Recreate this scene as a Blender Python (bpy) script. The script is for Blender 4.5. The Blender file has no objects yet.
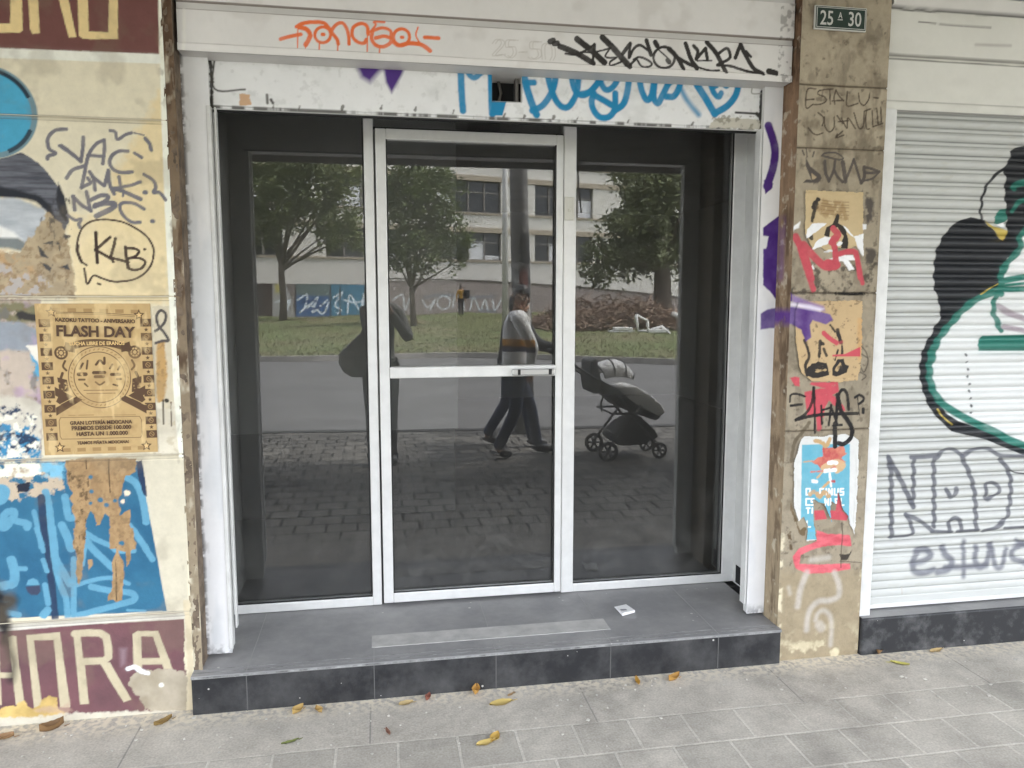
import bpy, bmesh, math, random
import numpy as np
from mathutils import Vector, Matrix

random.seed(7); RNG = np.random.default_rng(11)
scn = bpy.context.scene
COL = scn.collection

# ------------------------------------------------------------------ camera, sky, sun, exposure
FPX, YAW, PIT = 757.0, math.radians(9.88), math.radians(6.355)
CAMPOS = np.array([0.0, -2.8, 1.5])
_f = np.array([math.sin(YAW)*math.cos(PIT), math.cos(YAW)*math.cos(PIT), -math.sin(PIT)])
_r = np.array([math.cos(YAW), -math.sin(YAW), 0.0]); _u = np.cross(_r, _f)
cam = bpy.data.cameras.new('camera'); camo = bpy.data.objects.new('camera', cam); COL.objects.link(camo)
cam.sensor_width = 36; cam.lens = FPX/1024*36; cam.clip_start = 0.02; cam.clip_end = 2000
camo.matrix_world = Matrix(((_r[0], _u[0], -_f[0], 0), (_r[1], _u[1], -_f[1], -2.8), (_r[2], _u[2], -_f[2], 1.5), (0, 0, 0, 1)))
scn.camera = camo

SUN_EL, SUN_AZ = math.radians(54), math.radians(85)     # azimuth clockwise from +y
world = bpy.data.worlds.new('World'); scn.world = world; world.use_nodes = True
wn = world.node_tree.nodes; wl = world.node_tree.links; wn.clear()
sky = wn.new('ShaderNodeTexSky'); sky.sky_type = 'NISHITA'; sky.sun_disc = False
sky.sun_elevation = SUN_EL; sky.sun_rotation = SUN_AZ; sky.dust_density = 4; sky.air_density = 1.0; sky.altitude = 2600
hs = wn.new('ShaderNodeHueSaturation'); hs.inputs['Saturation'].default_value = 0.26   # thin overcast: paler than clear blue
bg = wn.new('ShaderNodeBackground'); bg.inputs['Strength'].default_value = 0.15
wo = wn.new('ShaderNodeOutputWorld')
tcw = wn.new('ShaderNodeTexCoord'); sz = wn.new('ShaderNodeSeparateXYZ'); wl.new(tcw.outputs['Generated'], sz.inputs[0])
zr = wn.new('ShaderNodeMapRange'); zr.inputs['To Min'].default_value = .55; zr.inputs['To Max'].default_value = 1.9; wl.new(sz.outputs['Z'], zr.inputs['Value'])   # overcast: brighter overhead than at the horizon
vm_ = wn.new('ShaderNodeVectorMath'); vm_.operation = 'SCALE'; wl.new(hs.outputs[0], vm_.inputs[0]); wl.new(zr.outputs[0], vm_.inputs['Scale'])
wl.new(sky.outputs[0], hs.inputs['Color']); wl.new(vm_.outputs[0], bg.inputs['Color']); wl.new(bg.outputs[0], wo.inputs[0])
sl = bpy.data.lights.new('sun', 'SUN'); sl.energy = 1.8; sl.angle = math.radians(20); sl.color = (1, 0.96, 0.9)
so = bpy.data.objects.new('sun', sl); COL.objects.link(so)
sd = Vector((math.sin(SUN_AZ)*math.cos(SUN_EL), math.cos(SUN_AZ)*math.cos(SUN_EL), math.sin(SUN_EL)))
so.rotation_euler = sd.to_track_quat('Z', 'Y').to_euler()
vs = scn.view_settings; vs.view_transform = 'Standard'; vs.look = 'None'; vs.gamma = 1; vs.use_curve_mapping = False
vs.exposure = 3.33
try:
    scn.cycles.max_bounces = 12; scn.cycles.diffuse_bounces = 5; scn.cycles.transparent_max_bounces = 16
except Exception: pass

# ------------------------------------------------------------------ geometry of the place: where a sight line meets a plane
GL = 0.51                                   # the glazing plane y = GL; what it mirrors stands at y < 0
def ray(p):
    p = np.atleast_2d(np.asarray(p, float)); a = (p[:, 0]-512)/FPX; b = (p[:, 1]-384)/FPX
    return a[:, None]*_r - b[:, None]*_u + _f
def at(p, y):                               # -> (x, z) on the plane of that y
    d = ray(p); t = (y-CAMPOS[1])/d[:, 1]
    return np.stack([CAMPOS[0]+t*d[:, 0], CAMPOS[2]+t*d[:, 2]], 1)
def at1(px, py, y): q = at([(px, py)], y)[0]; return float(q[0]), float(q[1])
def onground(px, py, z=0.0):
    d = ray([(px, py)])[0]; t = (z-CAMPOS[2])/d[2]; q = CAMPOS+t*d; return float(q[0]), float(q[1])
def mground(px, py, z=0.0):                 # the mirrored one
    x, y = onground(px, py, z); return x, 2*GL-y
def mat_plane(px, py, yr):                  # point of the street at real depth yr seen mirrored
    x, z = at1(px, py, 2*GL-yr); return x, z
def lin(c):
    c = np.asarray(c, float)/255; return np.where(c <= .04045, c/12.92, ((c+.055)/1.055)**2.4)
def C(r, g, b, e=0.85): return tuple(np.minimum(lin((r, g, b))/e, 0.86))

_tab = np.random.default_rng(3).random((256, 256))
def vnoise(x, y, s=0):
    x = x+s*17.31; y = y+s*9.77
    xi = np.floor(x).astype(int); yi = np.floor(y).astype(int); fx = x-xi; fy = y-yi
    fx = fx*fx*(3-2*fx); fy = fy*fy*(3-2*fy); g = lambda a, b: _tab[a & 255, b & 255]
    return (g(xi, yi)*(1-fx)+g(xi+1, yi)*fx)*(1-fy)+(g(xi, yi+1)*(1-fx)+g(xi+1, yi+1)*fx)*fy
def fbm(x, y, s=0, o=4):
    v = 0; a = .5; t = 0
    for k in range(o): v = v+a*vnoise(x*2**k, y*2**k, s+k); t += a; a *= .55
    return v/t

# ------------------------------------------------------------------ objects and tags
def tag(o, label=None, cat=None, group=None, kind=None):
    if label: o['label'] = label
    if cat: o['category'] = cat
    if group: o['group'] = group
    if kind: o['kind'] = kind
    return o
def empty(name, loc, label=None, cat=None, group=None, rz=0):
    o = bpy.data.objects.new(name, None); COL.objects.link(o); o.location = loc; o.rotation_euler[2] = rz
    o.empty_display_size = .1; return tag(o, label, cat, group)
def link(name, me, parent=None, keep_world=True):
    o = bpy.data.objects.new(name, me); COL.objects.link(o)
    if parent is not None:
        o.parent = parent
        if keep_world: o.matrix_parent_inverse = wmat(parent).inverted()
    return o
def wmat(o):
    m = Matrix.Translation(o.location) @ o.rotation_euler.to_matrix().to_4x4()
    return (wmat(o.parent) @ o.matrix_parent_inverse @ m) if o.parent else m

def mat(name, col, rough=.8, metal=0, var=0.0, vscale=6.0, bump=0.0, bscale=60.0, col2=None, spec=None, det=5):
    m = bpy.data.materials.new(name); m.use_nodes = True; n = m.node_tree.nodes; l = m.node_tree.links
    b = n['Principled BSDF']; b.inputs['Roughness'].default_value = rough; b.inputs['Metallic'].default_value = metal
    if spec is not None: b.inputs['Specular IOR Level'].default_value = spec
    b.inputs['Base Color'].default_value = (*col, 1)
    tc = n.new('ShaderNodeTexCoord')
    if var > 0 or col2:
        nz = n.new('ShaderNodeTexNoise'); nz.inputs['Scale'].default_value = vscale; nz.inputs['Detail'].default_value = det
        nz.inputs['Roughness'].default_value = .65
        l.new(tc.outputs['Object'], nz.inputs['Vector'])
        r = n.new('ShaderNodeValToRGB'); r.color_ramp.elements[0].position = .34; r.color_ramp.elements[1].position = .66
        c0 = np.array(col)*(1-var); c1 = np.array(col2) if col2 is not None else np.minimum(np.array(col)*(1+var), .9)
        r.color_ramp.elements[0].color = (*c0, 1); r.color_ramp.elements[1].color = (*c1, 1)
        l.new(nz.outputs['Fac'], r.inputs['Fac']); l.new(r.outputs['Color'], b.inputs['Base Color'])
    if bump > 0:
        nb = n.new('ShaderNodeTexNoise'); nb.inputs['Scale'].default_value = bscale; nb.inputs['Detail'].default_value = 6
        l.new(tc.outputs['Object'], nb.inputs['Vector'])
        bp = n.new('ShaderNodeBump'); bp.inputs['Strength'].default_value = bump; bp.inputs['Distance'].default_value = .004
        l.new(nb.outputs['Fac'], bp.inputs['Height']); l.new(bp.outputs['Normal'], b.inputs['Normal'])
    return m
def paint_mat(name, rough=.75, bump=.25, bscale=120, mott=.10, mscale=18, spec=.3):
    m = bpy.data.materials.new(name); m.use_nodes = True; n = m.node_tree.nodes; l = m.node_tree.links
    b = n['Principled BSDF']; b.inputs['Roughness'].default_value = rough; b.inputs['Specular IOR Level'].default_value = spec
    a = n.new('ShaderNodeAttribute'); a.attribute_name = 'paint'
    tc = n.new('ShaderNodeTexCoord'); nz = n.new('ShaderNodeTexNoise'); nz.inputs['Scale'].default_value = mscale; nz.inputs['Detail'].default_value = 8
    nz.inputs['Roughness'].default_value = .7
    l.new(tc.outputs['Object'], nz.inputs['Vector'])
    mr = n.new('ShaderNodeMapRange'); mr.inputs['From Min'].default_value = .3; mr.inputs['From Max'].default_value = .7
    mr.inputs['To Min'].default_value = 1-mott; mr.inputs['To Max'].default_value = 1+mott*.6
    l.new(nz.outputs['Fac'], mr.inputs['Value'])
    vm = n.new('ShaderNodeVectorMath'); vm.operation = 'SCALE'
    l.new(a.outputs['Color'], vm.inputs[0]); l.new(mr.outputs['Result'], vm.inputs['Scale']); l.new(vm.outputs[0], b.inputs['Base Color'])
    nb = n.new('ShaderNodeTexNoise'); nb.inputs['Scale'].default_value = bscale; nb.inputs['Detail'].default_value = 5
    l.new(tc.outputs['Object'], nb.inputs['Vector'])
    bp = n.new('ShaderNodeBump'); bp.inputs['Strength'].default_value = bump; bp.inputs['Distance'].default_value = .003
    l.new(nb.outputs['Fac'], bp.inputs['Height']); l.new(bp.outputs['Normal'], b.inputs['Normal'])
    return m

# ------------------------------------------------------------------ mesh builder
class MB:
    def __init__(s): s.v = []; s.f = []; s.sm = []
    def add(s, vs, fs, smooth=False):
        o = len(s.v); s.v += [tuple(map(float, p)) for p in vs]; s.f += [tuple(i+o for i in f) for f in fs]; s.sm += [smooth]*len(fs); return s
    def box(s, a, b, rot=None, org=None):
        (x0, y0, z0), (x1, y1, z1) = a, b
        vs = [(x0,y0,z0),(x1,y0,z0),(x1,y1,z0),(x0,y1,z0),(x0,y0,z1),(x1,y0,z1),(x1,y1,z1),(x0,y1,z1)]
        if rot is not None: vs = [tuple(rot @ Vector(v) + Vector(org or (0,0,0))) for v in vs]
        return s.add(vs, [(0,3,2,1),(4,5,6,7),(0,1,5,4),(1,2,6,5),(2,3,7,6),(3,0,4,7)])
    def bbox(s, a, b, c=.003):                       # box with chamfered edges
        bm = bmesh.new(); bmesh.ops.create_cube(bm, size=1)
        a = Vector(a); b = Vector(b)
        for v in bm.verts: v.co = Vector([(a[i]+b[i])/2+v.co[i]*(b[i]-a[i]) for i in range(3)])
        c = min(c, min(b[i]-a[i] for i in range(3))*.45)
        bmesh.ops.bevel(bm, geom=bm.edges[:], offset=c, segments=2, affect='EDGES', profile=.5)
        bm.verts.index_update(); s.add([v.co for v in bm.verts], [[v.index for v in f.verts] for f in bm.faces]); bm.free(); return s
    def tube(s, pts, r, n=8, cap=True):
        pts = [Vector(p) for p in pts]; rs = r if hasattr(r, '__len__') else [r]*len(pts); vs = []; fs = []
        up = None
        for i, p in enumerate(pts):
            t = (pts[min(i+1, len(pts)-1)]-pts[max(i-1, 0)]).normalized()
            if up is None: up = t.orthogonal().normalized()
            up = (up-t*up.dot(t)); up = up.normalized() if up.length > 1e-6 else t.orthogonal().normalized()
            w = t.cross(up)
            for k in range(n):
                a = 2*math.pi*k/n; vs.append(p+(up*math.cos(a)+w*math.sin(a))*rs[i])
        for i in range(len(pts)-1):
            for k in range(n): fs.append((i*n+k, i*n+(k+1) % n, (i+1)*n+(k+1) % n, (i+1)*n+k))
        if cap: fs += [tuple(range(n-1, -1, -1)), tuple(range((len(pts)-1)*n, len(pts)*n))]
        return s.add(vs, fs, True)
    def prism(s, poly, y0, y1):                      # polygon in x,z extruded along y
        n = len(poly); area = sum(poly[i][0]*poly[(i+1) % n][1]-poly[(i+1) % n][0]*poly[i][1] for i in range(n))
        if area < 0: poly = poly[::-1]
        vs = [(x, y0, z) for x, z in poly]+[(x, y1, z) for x, z in poly]
        return s.add(vs, [tuple(range(n)), tuple(range(2*n-1, n-1, -1))]+[(i, i+n, (i+1) % n+n, (i+1) % n) for i in range(n)])
    def ball(s, c, r, n=12, m=8):
        r = r if hasattr(r, '__len__') else (r, r, r); vs = []; fs = []
        for j in range(m+1):
            t = math.pi*j/m
            for i in range(n):
                a = 2*math.pi*i/n; vs.append((c[0]+r[0]*math.sin(t)*math.cos(a), c[1]+r[1]*math.sin(t)*math.sin(a), c[2]+r[2]*math.cos(t)))
        for j in range(m):
            for i in range(n): fs.append((j*n+i, (j+1)*n+i, (j+1)*n+(i+1) % n, j*n+(i+1) % n))
        return s.add(vs, fs, True)
    def build(s, name, material, parent=None):
        me = bpy.data.meshes.new(name); me.from_pydata(s.v, [], s.f); me.validate()
        if len(me.polygons) == len(s.sm): me.polygons.foreach_set('use_smooth', s.sm)
        me.materials.append(material); me.update(); return link(name, me, parent)

# ------------------------------------------------------------------ painted surfaces: a fine grid whose vertices carry the paint
def catmull(p, k=6):
    p = np.asarray(p, float)
    if len(p) < 3: return p
    q = np.vstack([2*p[0]-p[1], p, 2*p[-1]-p[-2]]); out = []
    for i in range(1, len(q)-2):
        for t in np.linspace(0, 1, k, endpoint=False):
            a, b, c, d = q[i-1], q[i], q[i+1], q[i+2]
            out.append(.5*((2*b)+(c-a)*t+(2*a-5*b+4*c-d)*t*t+(3*b-a-3*c+d)*t**3))
    out.append(p[-1]); return np.array(out)
class Canvas:
    def __init__(s, x0, x1, z0, z1, step, y, base, tf=None):
        s.nx = int(round((x1-x0)/step))+1; s.nz = int(round((z1-z0)/step))+1
        s.xs = np.linspace(x0, x1, s.nx); s.zs = np.linspace(z0, z1, s.nz); s.step = step; s.y = y
        s.X, s.Z = np.meshgrid(s.xs, s.zs); s.c = np.zeros(s.X.shape+(3,)); s.c[:] = base
        s.D = np.zeros(s.X.shape); s.keep = np.ones(s.X.shape, bool); s.tf = tf
        s.ppm = 240.0
    def P(s, pts):
        if s.tf: return s.tf(pts)
        return at(pts, s.y)
    def win(s, p, pad):
        i0 = np.searchsorted(s.xs, p[:, 0].min()-pad); i1 = np.searchsorted(s.xs, p[:, 0].max()+pad)
        j0 = np.searchsorted(s.zs, p[:, 1].min()-pad); j1 = np.searchsorted(s.zs, p[:, 1].max()+pad)
        return slice(j0, j1), slice(i0, i1)
    def blend(s, w, m, col):
        col = np.asarray(col); s.c[w] = s.c[w]*(1-m[..., None])+col*m[..., None]
    @staticmethod
    def dist(X, Z, p, closed=False):
        d = np.full(X.shape, 1e9); n = len(p)
        for i in range(n if closed else n-1):
            a = p[i]; b = p[(i+1) % n]; e = b-a; L = e@e+1e-12
            t = np.clip(((X-a[0])*e[0]+(Z-a[1])*e[1])/L, 0, 1)
            d = np.minimum(d, (X-a[0]-t*e[0])**2+(Z-a[1]-t*e[1])**2)
        return np.sqrt(d)
    def stroke(s, pts, w, col, soft=.0035, a=1, rough=0, smooth=True, dry=0, taper=None, m=False, seed=0):
        p = np.asarray(pts, float) if m else s.P(pts); w = w if m else w/(s.ppm if s.tf else FPX/((s.y+2.8)*.985+float(p[:, 0].mean())*.1716+.05))
        if smooth: p = catmull(p)
        if len(p) < 2: p = np.vstack([p, p+1e-4])
        W = s.win(p, w/2+soft+rough+.018); X, Z = s.X[W], s.Z[W]
        if X.size == 0: return
        d = s.dist(X, Z, p)
        if rough: d = d+(fbm(X*90, Z*90, seed)-.5)*2*rough
        k = np.clip((w/2-d)/soft+.5, 0, 1)*a
        if dry: k = k*np.clip((fbm(X*70, Z*25, seed+5)-dry)*8+.5, 0, 1)
        if w > .006: k = k*np.clip(.80+.34*fbm(X*22, Z*22, seed+3), 0, 1)          # uneven coat
        if soft >= .003 and w > .012 and not dry: s.blend(W, np.clip((w/2+.016-d)/.03, 0, 1)**2*.16*a, col)   # overspray
        s.blend(W, k, col)
    def fill(s, pts, col, soft=.003, a=1, rough=0, m=False, dry=0, seed=0, nscale=60, streak=None, mask=False):
        p = np.asarray(pts, float) if m else s.P(pts); pad = soft+rough*1.2+.014
        W = s.win(p, pad); X, Z = s.X[W], s.Z[W]
        if X.size == 0: return
        ins = np.zeros(X.shape, bool); n = len(p)
        for i in range(n):
            x0, z0 = p[i]; x1, z1 = p[(i+1) % n]
            if z0 == z1: continue
            ins ^= ((z0 > Z) != (z1 > Z)) & (X < (x1-x0)*(Z-z0)/(z1-z0)+x0)
        d = s.dist(X, Z, p, True); sd = np.where(ins, d, -d)
        if rough: sd = sd+(fbm(X*nscale, Z*nscale, seed)-.5)*2*rough
        k = np.clip(sd/soft+.5, 0, 1)*a
        if dry: k = k*np.clip((fbm(X*40, Z*40, seed+5)-dry)*9+.5, 0, 1)
        if mask: return W, k
        if streak:
            q = fbm(X*streak[0], Z*streak[1], seed+9)[..., None]; q = np.clip((q-.3)*2.5, 0, 1)
            cc = np.asarray(col)*(1-q)+np.asarray(streak[2])*q
            s.c[W] = s.c[W]*(1-k[..., None])+cc*k[..., None]
        else: s.blend(W, k, col)
    def disc(s, c, r, col, **k): s.stroke([c, (c[0]+.05, c[1])], 2*r, col, smooth=False, **k)
    def speck(s, amt, col, scale=60, thr=.68, seed=1, region=None, stretch=1.0, gain=8):
        X, Z = s.X, s.Z; k = np.clip((fbm(X*scale, Z*scale*stretch, seed)-thr)*gain, 0, 1)*amt
        if region is not None: k = k*region
        s.c = s.c*(1-k[..., None])+np.asarray(col)*k[..., None]
    def hband(s, z, w, col, a=1, wob=.002, soft=.002, dy=0, x0=-99, x1=99, seed=0):
        zz = z+(fbm(s.X*12, s.X*0, seed)-.5)*2*wob; d = np.abs(s.Z-zz)
        k = np.clip((w/2-d)/soft+.5, 0, 1)*((s.X > x0) & (s.X < x1))
        s.c = s.c*(1-(k*a)[..., None])+np.asarray(col)*(k*a)[..., None]
        s.D += dy*k
    def build(s, name, material, parent=None, pos=None, smooth=True):
        Y = s.y+s.D
        P3 = np.stack([s.X, Y, s.Z], -1) if pos is None else pos(s.X, s.D, s.Z)
        idx = np.arange(s.nx*s.nz).reshape(s.nz, s.nx)
        q = np.stack([idx[:-1, :-1], idx[:-1, 1:], idx[1:, 1:], idx[1:, :-1]], -1)
        kp = s.keep[:-1, :-1] & s.keep[1:, 1:] & s.keep[1:, :-1] & s.keep[:-1, 1:]
        q = q[kp]; n = len(q)
        used = np.zeros(s.nx*s.nz, bool); used[q.ravel()] = True; remap = np.cumsum(used)-1
        co = P3.reshape(-1, 3)[used]; q = remap[q]; cc = s.c.reshape(-1, 3)[used]
        me = bpy.data.meshes.new(name); me.vertices.add(len(co)); me.vertices.foreach_set('co', co.astype('f').ravel())
        me.loops.add(n*4); me.loops.foreach_set('vertex_index', q.astype('i').ravel())
        me.polygons.add(n); me.polygons.foreach_set('loop_start', np.arange(0, n*4, 4, dtype='i'))
        me.polygons.foreach_set('use_smooth', np.full(n, smooth))
        at_ = me.attributes.new('paint', 'FLOAT_COLOR', 'POINT')
        at_.data.foreach_set('color', np.concatenate([np.clip(cc, 0, 1), np.ones((len(cc), 1))], 1).astype('f').ravel())
        me.update(calc_edges=True); me.validate(); me.materials.append(material)
        return link(name, me, parent)
def Q(x0, y0, s, pts): return [(x0+a*s, y0+b*s) for a, b in pts]
def text_mesh(name, body, cx, cz, w, h, y, material, parent=None, shear=0, rot=0, bold=.012):
    cu = bpy.data.curves.new(name, 'FONT'); cu.body = body; cu.shear = shear; cu.offset = bold; cu.resolution_u = 3
    o = bpy.data.objects.new(name, cu); COL.objects.link(o); dg = bpy.context.evaluated_depsgraph_get(); dg.update()
    me = bpy.data.meshes.new_from_object(o.evaluated_get(dg)); bpy.data.objects.remove(o)
    me.name = name
    n = len(me.vertices); co = np.zeros(n*3, 'f'); me.vertices.foreach_get('co', co); co = co.reshape(-1, 3)
    a, b = co.min(0), co.max(0)
    X = (co[:, 0]-(a[0]+b[0])/2)/(b[0]-a[0])*w; Z = (co[:, 1]-(a[1]+b[1])/2)/(b[1]-a[1])*h
    c, s_ = math.cos(rot), math.sin(rot)
    out = np.stack([cx+X*c-Z*s_, np.full(n, y), cz+X*s_+Z*c], 1).astype('f')
    me.vertices.foreach_set('co', out.ravel()); me.update(); me.materials.clear(); me.materials.append(material)
    return link(name, me, parent)
# ------------------------------------------------------------------ materials
M_white = mat('white_enamel', (.70, .70, .68), .45, var=.10, vscale=9, bump=.15, bscale=40)
M_grey_enamel = mat('grey_enamel', (.60, .585, .56), .5, var=.06, vscale=4, bump=.1, bscale=30)
M_alu = mat('anodised_aluminium', (.76, .76, .745), .38, .15, var=.05, vscale=14, bump=.05, bscale=200)
M_alu_dark = mat('aluminium_gap', (.03, .03, .03), .7)
M_seal = mat('rubber_seal', (.012, .012, .012), .6)
M_dark = mat('dark_void', (.01, .01, .011), .9)
M_brown = mat('bare_brown_render', (.16, .12, .085), .95, var=.45, vscale=16, bump=.8, bscale=90)
M_greyrender = mat('bare_grey_render', (.24, .205, .16), .95, var=.35, vscale=18, bump=.8, bscale=90)
M_cream = mat('cream_wall_paint', (.58, .52, .40), .85, var=.08, vscale=5, bump=.2)
M_soffit = mat('canopy_plaster', (.78, .78, .79), .9, var=.08, vscale=2, bump=.2)
M_conc = mat('concrete', (.30, .29, .27), .9, var=.2, vscale=5, bump=.4)
M_room = mat('room_paint', (.70, .70, .70), .9, var=.05, vscale=2)
M_roomfloor = mat('room_floor_tile', (.10, .10, .10), .35, var=.15, vscale=3)

def glass_mat(name, ior=1.86, tint=(.88, .89, .89)):
    m = bpy.data.materials.new(name); m.use_nodes = True; n = m.node_tree.nodes; l = m.node_tree.links; n.clear()
    o = n.new('ShaderNodeOutputMaterial'); t = n.new('ShaderNodeBsdfTransparent'); t.inputs[0].default_value = (*tint, 1)
    g = n.new('ShaderNodeBsdfGlossy'); g.inputs['Roughness'].default_value = 0.0
    fr = n.new('ShaderNodeFresnel'); fr.inputs['IOR'].default_value = ior
    d = n.new('ShaderNodeBsdfDiffuse'); d.inputs[0].default_value = (.5, .49, .46, 1)
    tc = n.new('ShaderNodeTexCoord'); nz = n.new('ShaderNodeTexNoise'); nz.inputs['Scale'].default_value = 7; nz.inputs['Detail'].default_value = 8; nz.inputs['Roughness'].default_value = .7
    r = n.new('ShaderNodeMapRange'); r.inputs['From Min'].default_value = .42; r.inputs['From Max'].default_value = .8; r.inputs['To Min'].default_value = .026; r.inputs['To Max'].default_value = .055  # dust film; its even share also adds a haze over dark reflections
    mx = n.new('ShaderNodeMixShader'); mx2 = n.new('ShaderNodeMixShader')
    l.new(tc.outputs['Object'], nz.inputs['Vector']); l.new(nz.outputs['Fac'], r.inputs['Value'])
    l.new(fr.outputs[0], mx.inputs[0]); l.new(t.outputs[0], mx.inputs[1]); l.new(g.outputs[0], mx.inputs[2])
    gz = n.new('ShaderNodeNewGeometry'); sz = n.new('ShaderNodeSeparateXYZ'); l.new(gz.outputs['Position'], sz.inputs[0])
    lo = n.new('ShaderNodeMapRange'); lo.inputs['From Min'].default_value = .75; lo.inputs['From Max'].default_value = .17; lo.inputs['To Max'].default_value = .12; l.new(sz.outputs['Z'], lo.inputs['Value'])
    n2 = n.new('ShaderNodeTexNoise'); n2.inputs['Scale'].default_value = 9; n2.inputs['Detail'].default_value = 12; n2.inputs['Roughness'].default_value = .82; l.new(tc.outputs['Object'], n2.inputs['Vector'])
    r2 = n.new('ShaderNodeMapRange'); r2.inputs['From Min'].default_value = .48; r2.inputs['From Max'].default_value = .68; l.new(n2.outputs['Fac'], r2.inputs['Value'])
    mu = n.new('ShaderNodeMath'); mu.operation = 'MULTIPLY_ADD'; l.new(lo.outputs[0], mu.inputs[0]); l.new(r2.outputs[0], mu.inputs[1]); l.new(r.outputs['Result'], mu.inputs[2])
    l.new(mu.outputs[0], mx2.inputs[0]); l.new(mx.outputs[0], mx2.inputs[1]); l.new(d.outputs[0], mx2.inputs[2])
    l.new(mx2.outputs[0], o.inputs[0]); return m
M_glass = glass_mat('dusty_veiled_glass')

def tile_mat(name, col, rough, dust, dscale=5, dlo=.45, dhi=.75, amt=.6, specks=True):
    m = mat(name, col, rough, bump=.12, bscale=150); n = m.node_tree.nodes; l = m.node_tree.links; b = n['Principled BSDF']
    tc = n.new('ShaderNodeTexCoord')
    nz = n.new('ShaderNodeTexNoise'); nz.inputs['Scale'].default_value = dscale; nz.inputs['Detail'].default_value = 9; nz.inputs['Roughness'].default_value = .68
    l.new(tc.outputs['Object'], nz.inputs['Vector'])
    r = n.new('ShaderNodeMapRange'); r.inputs['From Min'].default_value = dlo; r.inputs['From Max'].default_value = dhi; r.inputs['To Max'].default_value = amt
    l.new(nz.outputs['Fac'], r.inputs['Value'])
    mx = n.new('ShaderNodeMixRGB'); mx.inputs['Color1'].default_value = (*col, 1); mx.inputs['Color2'].default_value = (*dust, 1)
    l.new(r.outputs['Result'], mx.inputs['Fac'])
    out = mx.outputs['Color']
    if specks:
        vo = n.new('ShaderNodeTexVoronoi'); vo.inputs['Scale'].default_value = 26; vo.inputs['Randomness'].default_value = 1
        l.new(tc.outputs['Object'], vo.inputs['Vector'])
        vn = n.new('ShaderNodeTexNoise'); vn.inputs['Scale'].default_value = 9; l.new(tc.outputs['Object'], vn.inputs['Vector'])
        mul = n.new('ShaderNodeMapRange'); mul.inputs['From Min'].default_value = .5; mul.inputs['From Max'].default_value = .8; mul.inputs['To Min'].default_value = .0; mul.inputs['To Max'].default_value = .18
        l.new(vn.outputs['Fac'], mul.inputs['Value'])
        lt = n.new('ShaderNodeMath'); lt.operation = 'LESS_THAN'; l.new(vo.outputs['Distance'], lt.inputs[0]); l.new(mul.outputs['Result'], lt.inputs[1])
        mx2 = n.new('ShaderNodeMixRGB'); mx2.inputs['Color2'].default_value = (.5, .49, .46, 1); l.new(lt.outputs[0], mx2.inputs['Fac']); l.new(out, mx2.inputs['Color1']); out = mx2.outputs['Color']
    l.new(out, b.inputs['Base Color'])
    return m
M_tread = tile_mat('dark_tread_tile', (.21, .21, .213), .5, (.38, .375, .365), 4, .36, .75, .8)
M_riser = tile_mat('black_riser_tile', (.018, .019, .022), .42, (.12, .12, .12), 7, .40, .75, .6)
M_blackstep = tile_mat('worn_black_step_paint', (.018, .019, .022), .6, (.19, .19, .19), 9, .48, .7, .55)
M_grout = mat('pale_grout', (.33, .33, .32), .9)
M_nosing = mat('worn_tile_edge', (.24, .24, .235), .7, var=.5, vscale=30)

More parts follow.
